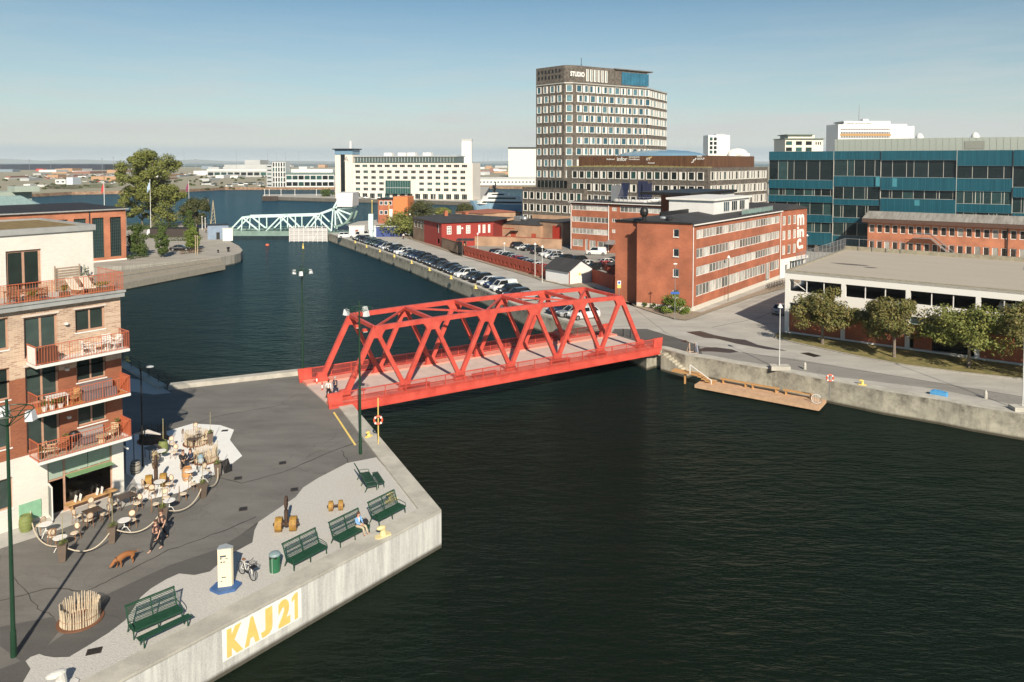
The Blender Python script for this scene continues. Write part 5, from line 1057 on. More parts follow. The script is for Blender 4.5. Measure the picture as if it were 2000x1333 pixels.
# ======================= TREES =======================
BARK=mat('grey_brown_bark',(.17,.14,.11),.95,var=.25,scale=4,bump=.4)
def leafmat(name,c1,c2):
    m=mat(name,c1,.62,var=.25,scale=1.3,col2=c2); b=m.node_tree.nodes['Principled BSDF']; b.inputs['Specular IOR Level'].default_value=.25; return m
LBIG=leafmat('plane_tree_leaf',(.085,.115,.024),(.23,.235,.06)); LSTR=leafmat('street_tree_leaf',(.075,.115,.028),(.22,.165,.055)); LDK=leafmat('dark_tree_leaf',(.04,.055,.018),(.10,.10,.035)); LCOL=leafmat('column_tree_leaf',(.045,.085,.02),(.10,.135,.03)); LYG=leafmat('fresh_tree_leaf',(.09,.15,.02),(.17,.21,.04))
def crown_mesh(h,r,z0,n,s,seed,nc=26,shape='round',fill=.34,core=True):
    """clumps of leaf-sized faces gathered round branch ends inside an uneven envelope"""
    g=random.Random(seed); mb=MB(); cl=[]
    H=h-z0
    for i in range(nc*6):
        if len(cl)>=nc: break
        t=g.random(); a=g.uniform(0,6.283)
        if shape=='round': env=r*math.sqrt(max(.05,1-((t-.42)/.60)**2))
        elif shape=='column': env=r*(.62+.38*math.sin(math.pi*min(1,t*.9+.1)))*(1-.62*t*t*t)
        else: env=r*math.sqrt(max(.05,1-((t-.40)/.62)**2))*(1+.25*math.sin(a*2+seed))
        q=env*(g.random()**.5)*1.02; p=Vector((math.cos(a)*q,math.sin(a)*q,z0+H*(.08+.86*t)))
        if all((p-c).length>r*.20 for c,_ in cl): cl.append((p,r*fill*g.uniform(.6,1.15)))
    per=max(8,n//len(cl))
    for c,cr in cl:
        for k in range(per):
            v=Vector((g.gauss(0,1),g.gauss(0,1),g.gauss(0,1))).normalized()*cr*(g.random()**.4); v.z*=.8; p=c+v
            nn=(v.normalized()+Vector((g.uniform(-1,1),g.uniform(-1,1),g.uniform(-.3,1.2)))*.9).normalized()
            a=nn.cross(Vector((g.uniform(-1,1),g.uniform(-1,1),g.uniform(-1,1)))).normalized(); b=nn.cross(a); q=s*g.uniform(.55,1.3)
            mb.add([p-a*q,p-b*q*.62,p+a*q,p+b*q*.62],[(0,1,2,3)])
    return mb,cl
def tree(P,h,r,z0,n,s,seed,lab,name='broadleaf_tree',leaf=None,shape='round',trunk=.28,fill=.34,nc=26,group=None,lean=(0,0),whitebase=False):
    root=thing(name,(P[0],P[1],P[2] if len(P)>2 else 0),0,lab,'tree',group); g=random.Random(seed+5)
    mb,cl=crown_mesh(h,r,z0,n,s,seed,nc,shape,fill); mb.build('crown',leaf or LSTR,root)
    t=MB(); fork=Vector((lean[0]*.4,lean[1]*.4,z0*1.05)); t.tube([(0,0,-.05),(0.02,.02,z0*.4),fork],[trunk*1.25,trunk,trunk*.8],9)
    for c,cr in cl[:max(6,nc//2)]:
        m=fork.lerp(c,.5)+Vector((g.uniform(-.3,.3),g.uniform(-.3,.3),.1*r)); t.tube([fork-Vector((0,0,.1)),m,c],[trunk*.5,trunk*.28,trunk*.07],5,cap=False)
    t.build('trunk',BARK,root); return root
# street trees in front of the parking deck
for i,(px,py,ytop,wd,sd) in enumerate(((1606,672,568,116,1),(1746,698,592,132,2),(1892,717,598,146,3),(2040,742,600,150,4))):
    p=G(px,py,.1); S=p.y/FPX; h=22-(ytop-317)*S; lab=['reddish green round street tree nearest the left corner of the parking deck','street tree with bronze top, second from the left corner of the parking deck','wide green street tree in front of the garage entrance','street tree cut off by the right picture edge'][i]
    tree(p,h,wd*S*.54,2.2,12000,.135,10+sd,lab,leaf=[LSTR,LSTR,leafmat('street_tree_green',(.09,.135,.028),(.24,.23,.06)),LSTR][i],group='street trees along the parking deck',nc=34,fill=.30,trunk=.17)
p=G(1622,668,.1); 
# big tree and neighbours on the west bank
B=Vector((-127,253,0)); B=G(298,443); S=B.y/FPX
tree(B,22-(291-317)*S,53*S,7.0,34000,.30,31,'tall loose yellow green tree rising above everything on the far left bank',name='plane_tree',leaf=LBIG,shape='wide',trunk=.75,fill=.27,nc=64)
tree((B.x+6.0,B.y-1,0),14.5,7.4,1.5,9500,.27,32,'lower leafy tree under the right side of the tall tree',leaf=LBIG,nc=36,fill=.33)
tree((B.x-4.5,B.y+2,0),13,5.2,2.0,5500,.27,36,'lower leafy tree at the left foot of the tall tree',leaf=LBIG,nc=14,fill=.36)
P2=G(384,446); tree(P2,22-(389-317)*P2.y/FPX,27*P2.y/FPX,1.6,7500,.26,33,'dark round tree right of the tall tree beside the second flagpole',leaf=LDK,fill=.42,nc=32)
P2=G(207,470); tree((P2.x-10,P2.y+30,0),11.6,2.6,4,1600,.25,34,'small tree behind the dark roof beside the red flag',leaf=LBIG,nc=9)
for i,(px,py,yt,w,lf,lb) in enumerate(((269,501,439,31,LCOL,'dark green broad column tree right of the tall brick windows'),(318,503,440,20,LCOL,'narrow dark green column tree between its two neighbours on the square'),(376,489,441,22,LYG,'bright yellow green column tree near the round quay end'),(369,452,410,15,LCOL,'dark column tree behind the bright green one'))):
    p=G(px,py); S=p.y/FPX; tree(p,22-(yt-317)*S,w*S*.60,.5,6500,.17,60+i,lb,name='column_tree',leaf=lf,shape='column',trunk=.14,fill=.5,nc=46,group='column trees on the west square')
# trees by the orange house and canal end
for i,(px,py,yt,w,lb) in enumerate(((817,436,392,40,'round green tree between the hotel quay and the red wooden house'),(782,462,418,44,'low bushy tree behind the blue containers'),(800,452,424,26,'small bush tree against the left end of the red house'),(865,424,408,24,'small round tree behind the dark roof of the red house'),(907,420,401,26,'low tree in front of the yacht bow'))):
    p=G(px,py); S=p.y/FPX; tree(p,22-(yt-317)*S,w*S*.66,.8,4600,.27,80+i,lb,leaf=[LDK,LBIG][i%2],nc=24,fill=.45,trunk=.2)
def hedge(name,ps,h,lab,seed,leaf=LCOL,w=1.2,z=0,cat='hedge'):
    """clipped hedge of leaf faces along a line"""
    g=random.Random(seed); mb=MB(); P=[G(*q) for q in ps]
    for i in range(len(P)-1):
        a,b=P[i],P[i+1]; L=(b-a).length; n=int(L*60*h)
        for k in range(n):
            c=a.lerp(b,g.random())+Vector((g.uniform(-w,w)/2,g.uniform(-w,w)/2,g.random()*h)); u=Vector((g.uniform(-1,1),g.uniform(-1,1),g.uniform(-1,1))).normalized(); v=u.cross(Vector((g.random(),g.random(),g.random()))).normalized(); s=.16*g.uniform(.6,1.3); mb.add([c-u*s,c-v*s*.6,c+u*s,c+v*s*.6],[(0,1,2,3)])
    o=mb.build(name,leaf); return tag(o,lab,cat)
hedge('hedge',[(247,450),(345,447)],2.3,'long green hedge at the foot of the tall tree',1)
hedge('hedge',[(250,508),(287,502)],1.0,'low hedge under the broad column tree beside the brick windows',2)
hedge('hedge',[(290,464),(306,467)],1.0,'short low hedge left of the white van on the west square',3)
hedge('hedge',[(328,471),(366,471)],1.2,'low hedge in front of the dark shed on the west square',4)
hedge('planting',[(353,497),(394,492)],.9,'rust brown planting behind the parked dark car on the west square',5,leaf=leafmat('rusty_leaf',(.14,.06,.025),(.16,.10,.03)))
# bush at the office corner
bp=G(1312,612,.12); b=thing('shrub',tuple(bp),0,'bright green bush at the corner of the brick office','shrub'); mb,_=crown_mesh(3.0,1.7,0.0,2600,.12,7,nc=14,fill=.5); mb.build('foliage',LYG,b)
bp=G(1338,613,.12); b=thing('shrub',tuple(bp),0,'smaller green bush right of the bright bush at the office corner','shrub'); mb,_=crown_mesh(1.8,1.0,0.0,1300,.11,8,nc=9,fill=.5); mb.build('foliage',LYG,b)
for i,(px,py) in enumerate(((1262,600),(1276,604),(1287,607))):
    bp=G(px,py,.12); b=thing('shrub',tuple(bp),0,['tiny shrub farthest left along the office gable foot','tiny shrub in the middle of three along the office gable foot','tiny shrub nearest the bright bush along the office gable foot'][i],'shrub','tiny shrubs along the office gable'); mb,_=crown_mesh(.8,.5,0.0,300,.09,9+i,nc=4,fill=.6); mb.build('foliage',LCOL,b)
# ======================= WEST BANK =======================
wc=G(247,507); wf=Face(wc-Vector((math.cos(R(50)),math.sin(R(50)),0))*45,wc); ph_=thing('power_house',tuple(wf.a),wf.rz,'orange brick hall with tall many paned dark windows and black roof','building')
Sx=wc.y/FPX; hs=[(wf.t(a),wf.t(b),.9,9.75) for a,b in ((213,235),(178,201),(142,166),(106,130),(70,94),(34,58))]
mb=MB(); boxwalls(mb,45,25,.3,11.6,front=hs,right=[],depth=.35); mb.build('brick_wall',ORB,ph_)
mb=MB(); mb.boxb(-.1,-.1,-.02,45.1,25,.3); mb.build('plinth',WHITE,ph_)
Wn=Wins(ph_); Wn.add((0,0),(45,0),hs,.35,'ph',[mat('dark_window_bars',(.05,.07,.065),.5),DG],fw=.07,cols=6,rows=13)
mb=MB(); mb.add([(-.5,-.5,11.6),(45.5,-.5,11.6),(45.5,25.4,11.6),(-.5,25.4,11.6),(6,12,12.7),(40,12,12.7)],[(0,1,5,4),(1,2,5),(2,3,4,5),(3,0,4)]); mb.build('roof',mat('black_roofing',(.018,.018,.02),.75,var=.2,scale=.3),ph_)
mb=MB(); mb.boxb(-.5,-.56,11.35,45.5,-.502,11.62); mb.build('gutter',ZINC,ph_)
mb=MB(); mb.tube([(wf.t(172.5),-.12,.4),(wf.t(172.5),-.12,11.4)],.1,6); mb.build('drainpipe',BLACKM,ph_)
a=wf.t(118); mb=MB(); mb.add([(20,14,12.3),(a,12,12.3),(a+2,18,12.3),(20,20,12.3),(22,16,14.6),(a-3,15,14.6)],[(0,1,5,4),(1,2,5),(2,3,4,5),(3,0,4)]); mb.build('roof_lantern',mat('verdigris_glass',(.20,.28,.27),.3,var=.2),ph_)
mb=MB(); mb.boxb(0,21,11.6,a+1,30,15.2); mb.boxb(a-3,19,15.21,a+2,24,16.5); mb.build('green_annex',mat('pale_verdigris',(.33,.38,.32),.6,var=.12,stretch=(3,3,.2)),ph_)
# timber deck
DW=mat('grey_weathered_timber',(.26,.235,.19),.9,var=.25,scale=1.5,stretch=(.4,4,1),bump=.3)
d=thing('timber_deck',(0,0,0),0,'stepped grey weathered timber deck along the west quay','deck')
fr=[G(175,568,-1.0),G(232,550,-1.0),G(440,519,-1.0)]; bk=[G(150,540,0),G(236,520,0),G(300,511,0),G(430,504,0)]
for i,(z,t0,t1) in enumerate(((.05,0,.35),(-.35,.30,.68),(-.8,.63,1.0))):
    mb=MB(); A0,A1=G(120,545,0),G(428,504.5,0); B0,B1=G(140,576,-1.1),G(440,519,-1.1); A0.z=B0.z=A1.z=B1.z=0
    q=[A0.lerp(B0,t0),A1.lerp(B1,t0),A1.lerp(B1,t1),A0.lerp(B0,t1)]; mb.prism(q,z-.5 if i<2 else -2.0,z); mb.build('step',DW,d)
mb=MB()
for i in range(14): p=G(205,543,0).lerp(G(400,513,0),i/13); mb.box((p.x,p.y,.55),(.1,.1,1.0))
a,b=G(205,543,0),G(400,513,0); mb.bar((a.x,a.y,1.0),(b.x,b.y,1.0),.08); mb.bar((a.x,a.y,.6),(b.x,b.y,.6),.05); mb.build('handrail',DW,d)
sp=thing('sheet_piling',(0,0,0),0,'rust red sheet piling beside the round pale quay end','sheet piling'); mb=MB(); a,b=G(392,506,0),G(431,503.6,0)
n=16
for i in range(n): p,q=a.lerp(b,i/n),a.lerp(b,(i+.5)/n); mb.bar((p.x,p.y-.3,-1.2),(q.x,q.y-.3,-1.2),.25,2.0)
mb.build('piles',mat('rust',(.22,.075,.035),.9,var=.35,scale=2),sp)
def pole(px,py,ytop,lab,name='flagpole',cat='flagpole',r=.09,m=WHITE,flag=None,flab=None,grp=None,z=0):
    p=G(px,py,z); h=22-(ytop-317)*p.y/FPX-z; root=thing(name,tuple(p),0,lab,cat,grp); mb=MB(); mb.tube([(0,0,0),(0,0,h)],[r,r*.6],8); mb.build('mast',m,root); mb=MB(); mb.ell((0,0,h),(r*1.6,r*1.6,r*1.6),8,6); mb.build('finial',m,root)
    if flag:
        f=MB(); n=8; 
        for i in range(n):
            x0,x1=-.08-i*.10,-.08-(i+1)*.10; y0,y1=.12*math.sin(i*1.2),.12*math.sin((i+1)*1.2); f.add([(x0,y0,h-.3-i*.22),(x1,y1,h-.3-(i+1)*.22),(x1,y1,h-2.6-(i+1)*.16),(x0,y0,h-2.6-i*.16)],[(0,1,2,3)])
        f.build('flag',flag,root)
    return root
pole(295,462,352,'white flagpole with blue and white flag in front of the tall tree',flag=mat('blue_flag',(.12,.35,.65),.8,var=.3,scale=1,col2=(.6,.65,.7)))
pole(370,444,354,'white flagpole with purple flag right of the tall tree',flag=mat('purple_flag',(.25,.05,.12),.8))
p_=G(205,452); pole(205,452,356,'white flagpole with red flag rising behind the black roof',flag=mat('red_flag',(.5,.05,.05),.8),r=.12)
for i,(px,py,yt) in enumerate(((407,444,388),(417,447,391))):
    p=G(px,py); h=22-(yt-317)*p.y/FPX; r_=thing('lattice_mast',tuple(p),0,['left of two tall slim wooden lattice masts on the west quay','right of two tall slim wooden lattice masts on the west quay'][i],'mast','lattice masts on the west quay')
    mb=MB()
    for s in (-1,1): mb.bar((s*.9,0,0),(0,0,h),.16)
    for k in range(7): z=h*k/8; w=.9*(1-k/8); mb.bar((-w,0,z),(w*.9,0,z+h/8),.09)
    mb.build('lattice',mat('yellowed_wood',(.40,.32,.20),.8),r_)
for i,(px,py,yt,lb) in enumerate(((382,497,462,'wooden post left of its twin by the life buoy on the west quay'),(386,497,462,'wooden post right of its twin by the life buoy on the west quay'),(395,449,424,'short white post left of the lattice masts'),(401,452,427,'short pale post close to the lattice masts'))): pole(px,py,yt,lb,'quay_post','post',.12,MATS['yellowed_wood'] if i<2 else WHITE)
# shed, booths
def hutbox(name,px,py,w,dp,h,m,rm,lab,cat,rz=.6,door=None,z=0):
    p=G(px,py,z); r_=thing(name,tuple(p),rz,lab,cat); mb=MB(); mb.boxb(-w/2,0,0,w/2,dp,h); mb.build('walls',m,r_); mb=MB(); mb.boxb(-w/2-.15,-.15,h+.002,w/2+.15,dp+.15,h+.15); mb.build('roof',rm,r_)
    if door is not None: mb=MB(); mb.boxb(-.45,-.05,0.02,.45,-.002,2.0); mb.build('door',door,r_)
    return r_
GREYC=mat('grey_container',(.30,.34,.36),.6,var=.15); BLUEC=mat('blue_container',(.035,.06,.20),.5,var=.1); DKW=mat('dark_shed_wood',(.04,.03,.025),.8)
hutbox('shed',337,464,13,3,2.6,DKW,BLACKM,'dark wooden shed on the west square behind the low hedge','shed',.05)
hutbox('bridge_booth',426,468,5.5,4,4.0,mat('blue_grey_panel',(.20,.26,.34),.6,var=.2,scale=.8),BLACKM,'blue grey equipment booth at the near end of the mint bridge','booth',.35,BLACKM)
hutbox('electric_cabinet',445,471,2.6,1.5,3.4,WHITE,WHITE,'white cabinet with a small dark emblem at the end of the mint bridge','cabinet',.35)
for i,(px,py,lb) in enumerate(((426,494,'small black bollard farther from the water on the round quay end'),(446,492,'larger black bollard near the edge of the round quay end'))):
    p=G(px,py); mb=MB(); s=.8+i*.5; mb.lathe([(.22*s,0),(.18*s,.5*s),(.3*s,.6*s),(.3*s,.85*s),(.1*s,.9*s)],10); tag(mb.build('mooring_bollard',BLACKM,None,tuple(p)),lb,'bollard')
# ======================= CANAL END: ORANGE HOUSE, CONTAINERS =======================
p=G(757,437); S=p.y/FPX; oh=thing('orange_house',tuple(p),R(-8),'small three storey orange and brick control house by the harbour basin','building')
w1=16*S*1.0; mb=MB(); mb.boxb(-3.5,0,0,2.2,8,8.7); mb.build('brick_part',REDB,oh); mb=MB(); mb.boxb(2.202,-.2,0,7.5,8,9.6); mb.build('orange_part',mat('orange_plaster',(.60,.19,.06),.7,var=.06),oh)
for x,z in ((-2.9,6.6),(-1.2,6.6),(.4,6.6),(-2.9,3.2),(-1.2,3.2)): place('window',winmesh(1.3,1.5,'oh',[WHITE,GLASS],fw=.15),oh,(x,-.06,z))
mb=MB(); mb.boxb(.6,-.15,.1,1.9,-.002,5.2); mb.build('white_door_panel',WHITE,oh); mb=MB(); mb.boxb(-3.8,-.4,8.702,2.19,8.2,9.0); mb.build('flat_roof',BLACKM,oh)
for px,lb in ((727,'tall yellow range post above the mint column'),(760,'tall yellow range post in front of the orange house')):
    q=G(px,452); pole(px,452,393 if px<740 else 398,lb,'range_post','post',.15,YEL)
p=G(725,464); h=(464-418)*p.y/FPX; cc=thing('mint_column',tuple(p),0,'mint green rectangular column beside the white van near the bridge','column'); mb=MB(); mb.boxb(-.65,-.65,2.2,.65,.65,h); mb.build('shaft',MINT,cc); mb=MB(); mb.boxb(-.5,-.5,0,.5,.5,2.2); mb.build('base',mat('pale_mint',(.55,.66,.62),.6),cc)
hutbox('site_container',760,463,7.5,3,3.0,BLUEC,WHITE,'blue site container with white end and small red sign','container',.12)
q=hutbox('site_container',739,463,3.2,3,3.0,mat('pale_blue_panel',(.50,.56,.60),.6),WHITE,'pale blue ribbed container at the left of the blue one','container',.12)
p=G(697,470); q=hutbox('site_cabin',697,462,4.4,3,2.9,WHITE,WHITE,'white site cabin with brown doorway near the scaffold','cabin',.2,mat('brown_door',(.25,.08,.05),.7))
p=G(767,452,3.2); 
# ======================= RED WOODEN HOUSE, BRICK SHEDS, WALLS =======================
rA,rB=G(807,468),G(862.6,484); rf=Face(rA,rB); rh=thing('red_wooden_house',tuple(rf.a),rf.rz,'low dark roofed house, brown brick at the left and red painted boards round the corner','building')
BRN=brick('brown_brick',(.24,.15,.09),(.18,.11,.07),(.22,.17,.12)); REDW=mat('falu_red_boards',(.30,.035,.025),.8,var=.15,scale=1,stretch=(6,6,.2)); xm=rf.t(828); HR=6.3
hs=[(rf.t(a),rf.t(b),3.7,5.5) for a,b in ((809,812.5),(815,818.5),(821,824.5))]; hs2=[(rf.t(a),rf.t(b),3.6,5.7) for a,b in ((829,833),(838,843),(846.5,851.5),(855,859.5))]+[(rf.t(830),rf.t(834),.9,2.1),(rf.t(847),rf.t(851),.3,1.7)]
mb=MB(); wall(mb,(0,0),(xm,0),0,HR,hs,.12); wall(mb,(0,14),(0,0),0,HR); mb.build('brick_wall',BRN,rh)
perp=(0,1); rx=(862.6,963)
P2=rf.b; wq=Face(rf.b,rf.b+Vector((.9,.44,0)).normalized()*14.6)
mb=MB(); wall(mb,(xm,0),(rf.L,0),0,HR,hs2,.1); mb.build('red_wall',REDW,rh)
Wn=Wins(rh); Wn.add((0,0),(xm,0),hs,.12,'rw',[WHITE,GLASS],fw=.16); Wn.add((xm,0),(rf.L,0),[(a-xm,b-xm,c,d) for a,b,c,d in hs2],.1,'rw',[WHITE,mat('pale_pane',(.5,.5,.47),.3)],fw=.12,cols=2) if 0 else [place('window',winmesh(b-a,d-c,'rw2',[WHITE,GOF],fw=.16,cols=2),rh,(a,.04,c)) for a,b,c,d in hs2]
def loc2(f,p): d=Vector((p.x-f.a.x,p.y-f.a.y,0)); return (d.dot(f.u),d.dot(Vector((-f.u.y,f.u.x,0))))
q0=(rf.L,0); q1=loc2(rf,wq.b); LL=math.hypot(q1[0]-q0[0],q1[1]-q0[1])
h3=[(wq.t(a),wq.t(b),3.3,5.5) for a,b in ((872.5,881.5),(892,900),(910,918.5),(934,938),(942.5,948),(953,957.5))]
mb=MB(); wall(mb,q0,q1,0,HR,h3,.1); wall(mb,q1,(q1[0]-12,q1[1]+10),0,HR); mb.build('red_front_wall',REDW,rh)
Wn.add(q0,q1,h3,.1,'rw3',[WHITE,GOF],fw=.2,cols=2,rows=3)
mb=MB(); mb.boxb(-.3,-.35,HR,.1,-.1,HR+.1); cxr=(rf.L*.42,11); mb.add([(-.5,-.5,HR+.02),(rf.L+.4,-.5,HR+.02),(q1[0]+.6,q1[1]-.4,HR+.02),(q1[0]-9,q1[1]+11,HR+.02),(-.5,15,HR+.02),(rf.L*.3,8,HR+1.3),(rf.L*.72,q1[1]*.6+3,HR+1.3)],[(0,1,6,5),(1,2,6),(2,3,6),(3,4,5,6),(4,0,5)]); mb.build('roof',ROOFD,rh)
for x,y in ((rf.L*.38,6.0),(rf.L*.42,11)): mb=MB(); mb.boxb(x,y,HR+.8,x+(.9 if y<8 else 2.8),y+.9,HR+(2.2 if y<8 else 1.9)); mb.build('chimney',REDB,rh)
def wallthing(name,pts,h,m,lab,th=.3,cap=None,cat='wall'):
    P=[G(*q) for q in pts]; r_=thing(name,tuple(P[0]),0,lab,cat); mb=MB()
    for i in range(len(P)-1):
        a,b=P[i]-P[0],P[i+1]-P[0]; a.z=b.z=h/2; mb.bar(a,b,th,h)
    mb.build('wall',m,r_)
    if cap:
        mb=MB()
        for i in range(len(P)-1): a,b=P[i]-P[0],P[i+1]-P[0]; a.z=b.z=h+.06; mb.bar(a,b,th+.15,.1)
        mb.build('coping',cap,r_)
    return r_
wallthing('brick_wall',[(863.5,485),(894.5,495.5)],2.7,BRN,'brown brick yard wall between the red house and the black gate',cap=REDB)
wallthing('brick_wall',[(896,481),(905,483)],2.4,BRN,'short brown wall end beside the black gate') if 0 else None
gt=wallthing('black_gate',[(896,497),(903,499.5)],3.2,BLACKM,'black gate under a flat canopy beside the red wall',th=.1,cat='gate'); mb=MB(); mb.boxb(-.6,-.5,3.25,3.6,3.5,3.45); mb.build('canopy',ROOFD,gt)
RW=mat('red_painted_wall',(.34,.062,.032),.8,var=.18,scale=.7)
a,b=G(906,499.5),G(1083.6,550); lwf=Face(a,b); lw=thing('red_wall',tuple(lwf.a),lwf.rz,'long low red painted wall with a row of small square openings along the street','wall')
ops=[(1.2+i*(lwf.L-2.5)/21,1.2+i*(lwf.L-2.5)/21+.75,.55,1.15) for i in range(21)]; mb=MB(); wall(mb,(0,0),(lwf.L,0),0,2.25,ops,.2); wall(mb,(lwf.L,.35),(0,.35),0,2.25); mb.boxb(0,.002,2.25,lwf.L,.348,2.3); wall(mb,(0,.35),(0,0),0,2.25); wall(mb,(lwf.L,0),(lwf.L,.35),0,2.25); mb.build('wall',RW,lw)
for x0,x1,z0,z1 in ops: mb=MB(); mb.boxb(0,.2,0,x1-x0,.24,z1-z0); mb.build('opening_grille',BLACKM,lw,(x0,0,z0))
TANB=brick('tan_brick',(.42,.24,.14),(.33,.19,.11),(.36,.27,.19))
wallthing('brick_wall',[(907,497),(911,480),(1001,482),(1097,487)],2.5,TANB,'tan brick wall along the back of the car park',cap=RW)
wallthing('red_wall',[(1157,551),(1200,566),(1214,556)],2.4,RW,'short red wall in shade between the white shed and the brick office')
wallthing('red_wall',[(1180,528),(1205,540)],1.6,RW,'low red wall in front of the small dark roof beside the office')
# white gabled shed
ga,gb2=G(1110.6,557),G(1156.6,550); gfz=Face(ga,gb2); ws=thing('garage_shed',tuple(gfz.a),gfz.rz,'white boarded gabled shed with dark roof and a yellow round sign','shed')
Lw=gfz.L; dp=6.0; e=2.5; rg=4.1; WB=mat('white_boards',(.66,.66,.65),.7,var=.08,scale=1,stretch=(8,8,.2))
mb=MB(); mb.add([(0,0,0),(Lw,0,0),(Lw,0,e),(Lw/2,0,rg),(0,0,e),(0,dp,0),(Lw,dp,0),(Lw,dp,e),(Lw/2,dp,rg),(0,dp,e)],[(0,1,2,3,4),(9,8,7,6,5),(0,4,9,5),(1,6,7,2)]); mb.build('walls',WB,ws)
for s in (0,1):
    x0,x1=(-.35,Lw/2) if s==0 else (Lw+.35,Lw/2); z0=e-.2; mb=MB(); P=[(x0,-.3,z0),(x1,-.3,rg+.05),(x1,dp+.3,rg+.05),(x0,dp+.3,z0)]; P2=[(p[0],p[1],p[2]+.1) for p in P]; mb.add(P+P2,[(3,2,1,0),(4,5,6,7),(0,1,5,4),(1,2,6,5),(2,3,7,6),(3,0,4,7)]); mb.build('roof_slope',ROOFD,ws)
mb=MB(); mb.boxb(.5,-.04,0.02,Lw-.5,-.002,2.3); mb.build('garage_door',WHITE,ws); mb=MB(); mb.lathe([(.28,-.01),(.28,.01)],14); mb.T=None; o=mb.build('round_sign',YEL,ws,(Lw*.45,-.06,1.7)); o.rotation_euler=(R(90),0,0); mb=MB(); mb.boxb(.02,-.05,0.02,.3,-.002,2.3); mb.build('brown_door',MATS['brown_door'],ws)
# brown brick warehouses behind the wall
def house(name,pa,pb,h,dp,m,lab,rm=ROOFD,rise=1.0,par=None,z=0):
    f=Face(G(*pa),G(*pb)); r_=thing(name,tuple(f.a),f.rz,lab,'building'); mb=MB(); boxwalls(mb,f.L,dp,0,h); mb.build('brick_wall',m,r_)
    mb=MB(); mb.add([(-.3,-.3,h+.01),(f.L+.3,-.3,h+.01),(f.L+.3,dp+.3,h+.01),(-.3,dp+.3,h+.01),(f.L*.2,dp/2,h+rise),(f.L*.8,dp/2,h+rise)],[(0,1,5,4),(1,2,5),(2,3,4,5),(3,0,4)]); mb.build('roof',rm,r_)
    if par: mb=MB(); mb.boxb(-.3,dp,h,f.L+.3,dp+.4,h+1.2); mb.build('parapet',par,r_)
    return r_,f
w1_,f1=house('brick_warehouse',(968,470),(1053,476),4.9,20,TANB,'brown brick warehouse with wide black roof behind the car park wall',par=TANB,rise=.8)
for px,w,h,m in ((998,1.6,2.6,RW),(1038,1.5,2.6,RW)): mb=MB(); x=f1.t(px); mb.boxb(x,-.06,0.02,x+w,-.002,h); mb.build('door',m,w1_)
mb=MB(); x=f1.t(980); mb.bar((x,-.5,.3),(x+3.4,-.5,3.0),.3,.15); mb.boxb(x+3.4,-.9,2.9,x+5.5,-.1,3.1); mb.build('outside_stair',BLACKM,w1_); mb=MB(); mb.boxb(0,-.05,3.5,f1.t(1005),-.002,3.75); mb.build('red_band',RW,w1_)
mb=MB(); x=f1.t(985); mb.boxb(x,5,5.2,x+2,7,6.6); mb.ell((x+2.8,6,6.0),(1,1,.8),12,8); mb.build('roof_ventilator',STEEL,w1_)
w2_,f2=house('brick_workshop',(1054,474),(1099,480),6.0,14,TANB,'tall tan brick workshop with a red gate at the right end of the car park',rise=.3); mb=MB(); x=f2.t(1080); mb.boxb(x,-.1,1.2,x+f2.t(1098)-x-.4,-.002,5.0); mb.build('red_gate',mat('bright_red_gate',(.45,.04,.02),.6),w2_)
house('brick_warehouse',(909,432),(942,437),3.6,16,TANB,'small brick outbuilding with rust red roof left of the yacht quay wall',rm=mat('rust_red_roof',(.28,.10,.06),.85,var=.2),rise=.9)
house('brick_warehouse',(943,438),(999,433),3.6,14,TANB,'long brick outbuilding with rust red roof in front of the yacht',rm=MATS['rust_red_roof'],rise=.9)
hs_,f3=house('small_shed',(1186,540),(1212,545),2.3,5,RW,'small dark roofed shed against the left wall of the brick office',rise=1.0)
# ======================= HOTEL AND FAR BUILDINGS =======================
HC=mat('cream_render',(.72,.65,.56),.75,var=.05,scale=.1); SH=450/FPX
hA=Vector((-330/FPX*450,450,0)); hfz=face_dir(G(690,388),-14,74); zh=lambda py:22-(py-317)*SH; L=hfz.t(923)
ho=thing('hotel',tuple(hfz.a),hfz.rz,'long cream hotel with glazed attic and stair tower at its left end','building')
colx=[(1450+i*82)/5*1.0 for i in range(0)]; rows_=[(333,338.5),(344,349.5),(355.5,360.5),(366.5,372)]
hs=[]
for i in range(14):
    x=1.6+i*(L-4)/14
    for a,b in rows_:
        if 4<=i<=7 and a>350: continue
        hs.append((x,x+3.0,zh(b),zh(a)))
for i in range(15): x=1.2+i*(L-3)/15; hs.append((x,x+3.3,zh(327),zh(322)))
gfl=[(1.2+i*(L-3)/15,1.2+i*(L-3)/15+3.2,.1,zh(377)) for i in range(15)]
mb=MB(); boxwalls(mb,L,16,0,zh(319),front=hs+gfl,depth=.3); mb.build('wall',HC,ho)
Wn=Wins(ho,96); Wn.add((0,0),(L,0),hs+gfl,.3,'ht',[mat('grey_frame',(.35,.36,.35),.5),GTD],fw=.12,cols=3); Wn.done()
mb=MB(); mb.boxb(.5,1.2,zh(319)+.01,L-10,15,zh(307)); mb.m=1
for i in range(34): mb.boxb(.6+i*(L-11)/34,1.1,zh(317),.75+i*(L-11)/34,1.199,zh(308))
mb.build('glazed_attic',[glass('attic_glass',(.05,.07,.07),(.10,.14,.13)),WHITE],ho)
mb=MB(); mb.boxb(-.2,.6,zh(307)+.01,L-9.5,16,zh(305)); mb.build('attic_roof',mat('grey_roof_sheet',(.40,.41,.39),.6,var=.1),ho)
for x in (18,27,33,43): mb=MB(); mb.boxb(x,5,zh(305),x+5,9,zh(299)); mb.build('roof_plant_room',WHITE,ho)
mb=MB(); x0=4*(L-4)/14+1.3; mb.boxb(x0,-1.5,3.2,x0+15.5,-.002,zh(352)); mb.m=1
for i in range(10): mb.boxb(x0+i*1.57,-1.55,3.2,x0+.12+i*1.57,-1.501,zh(352))
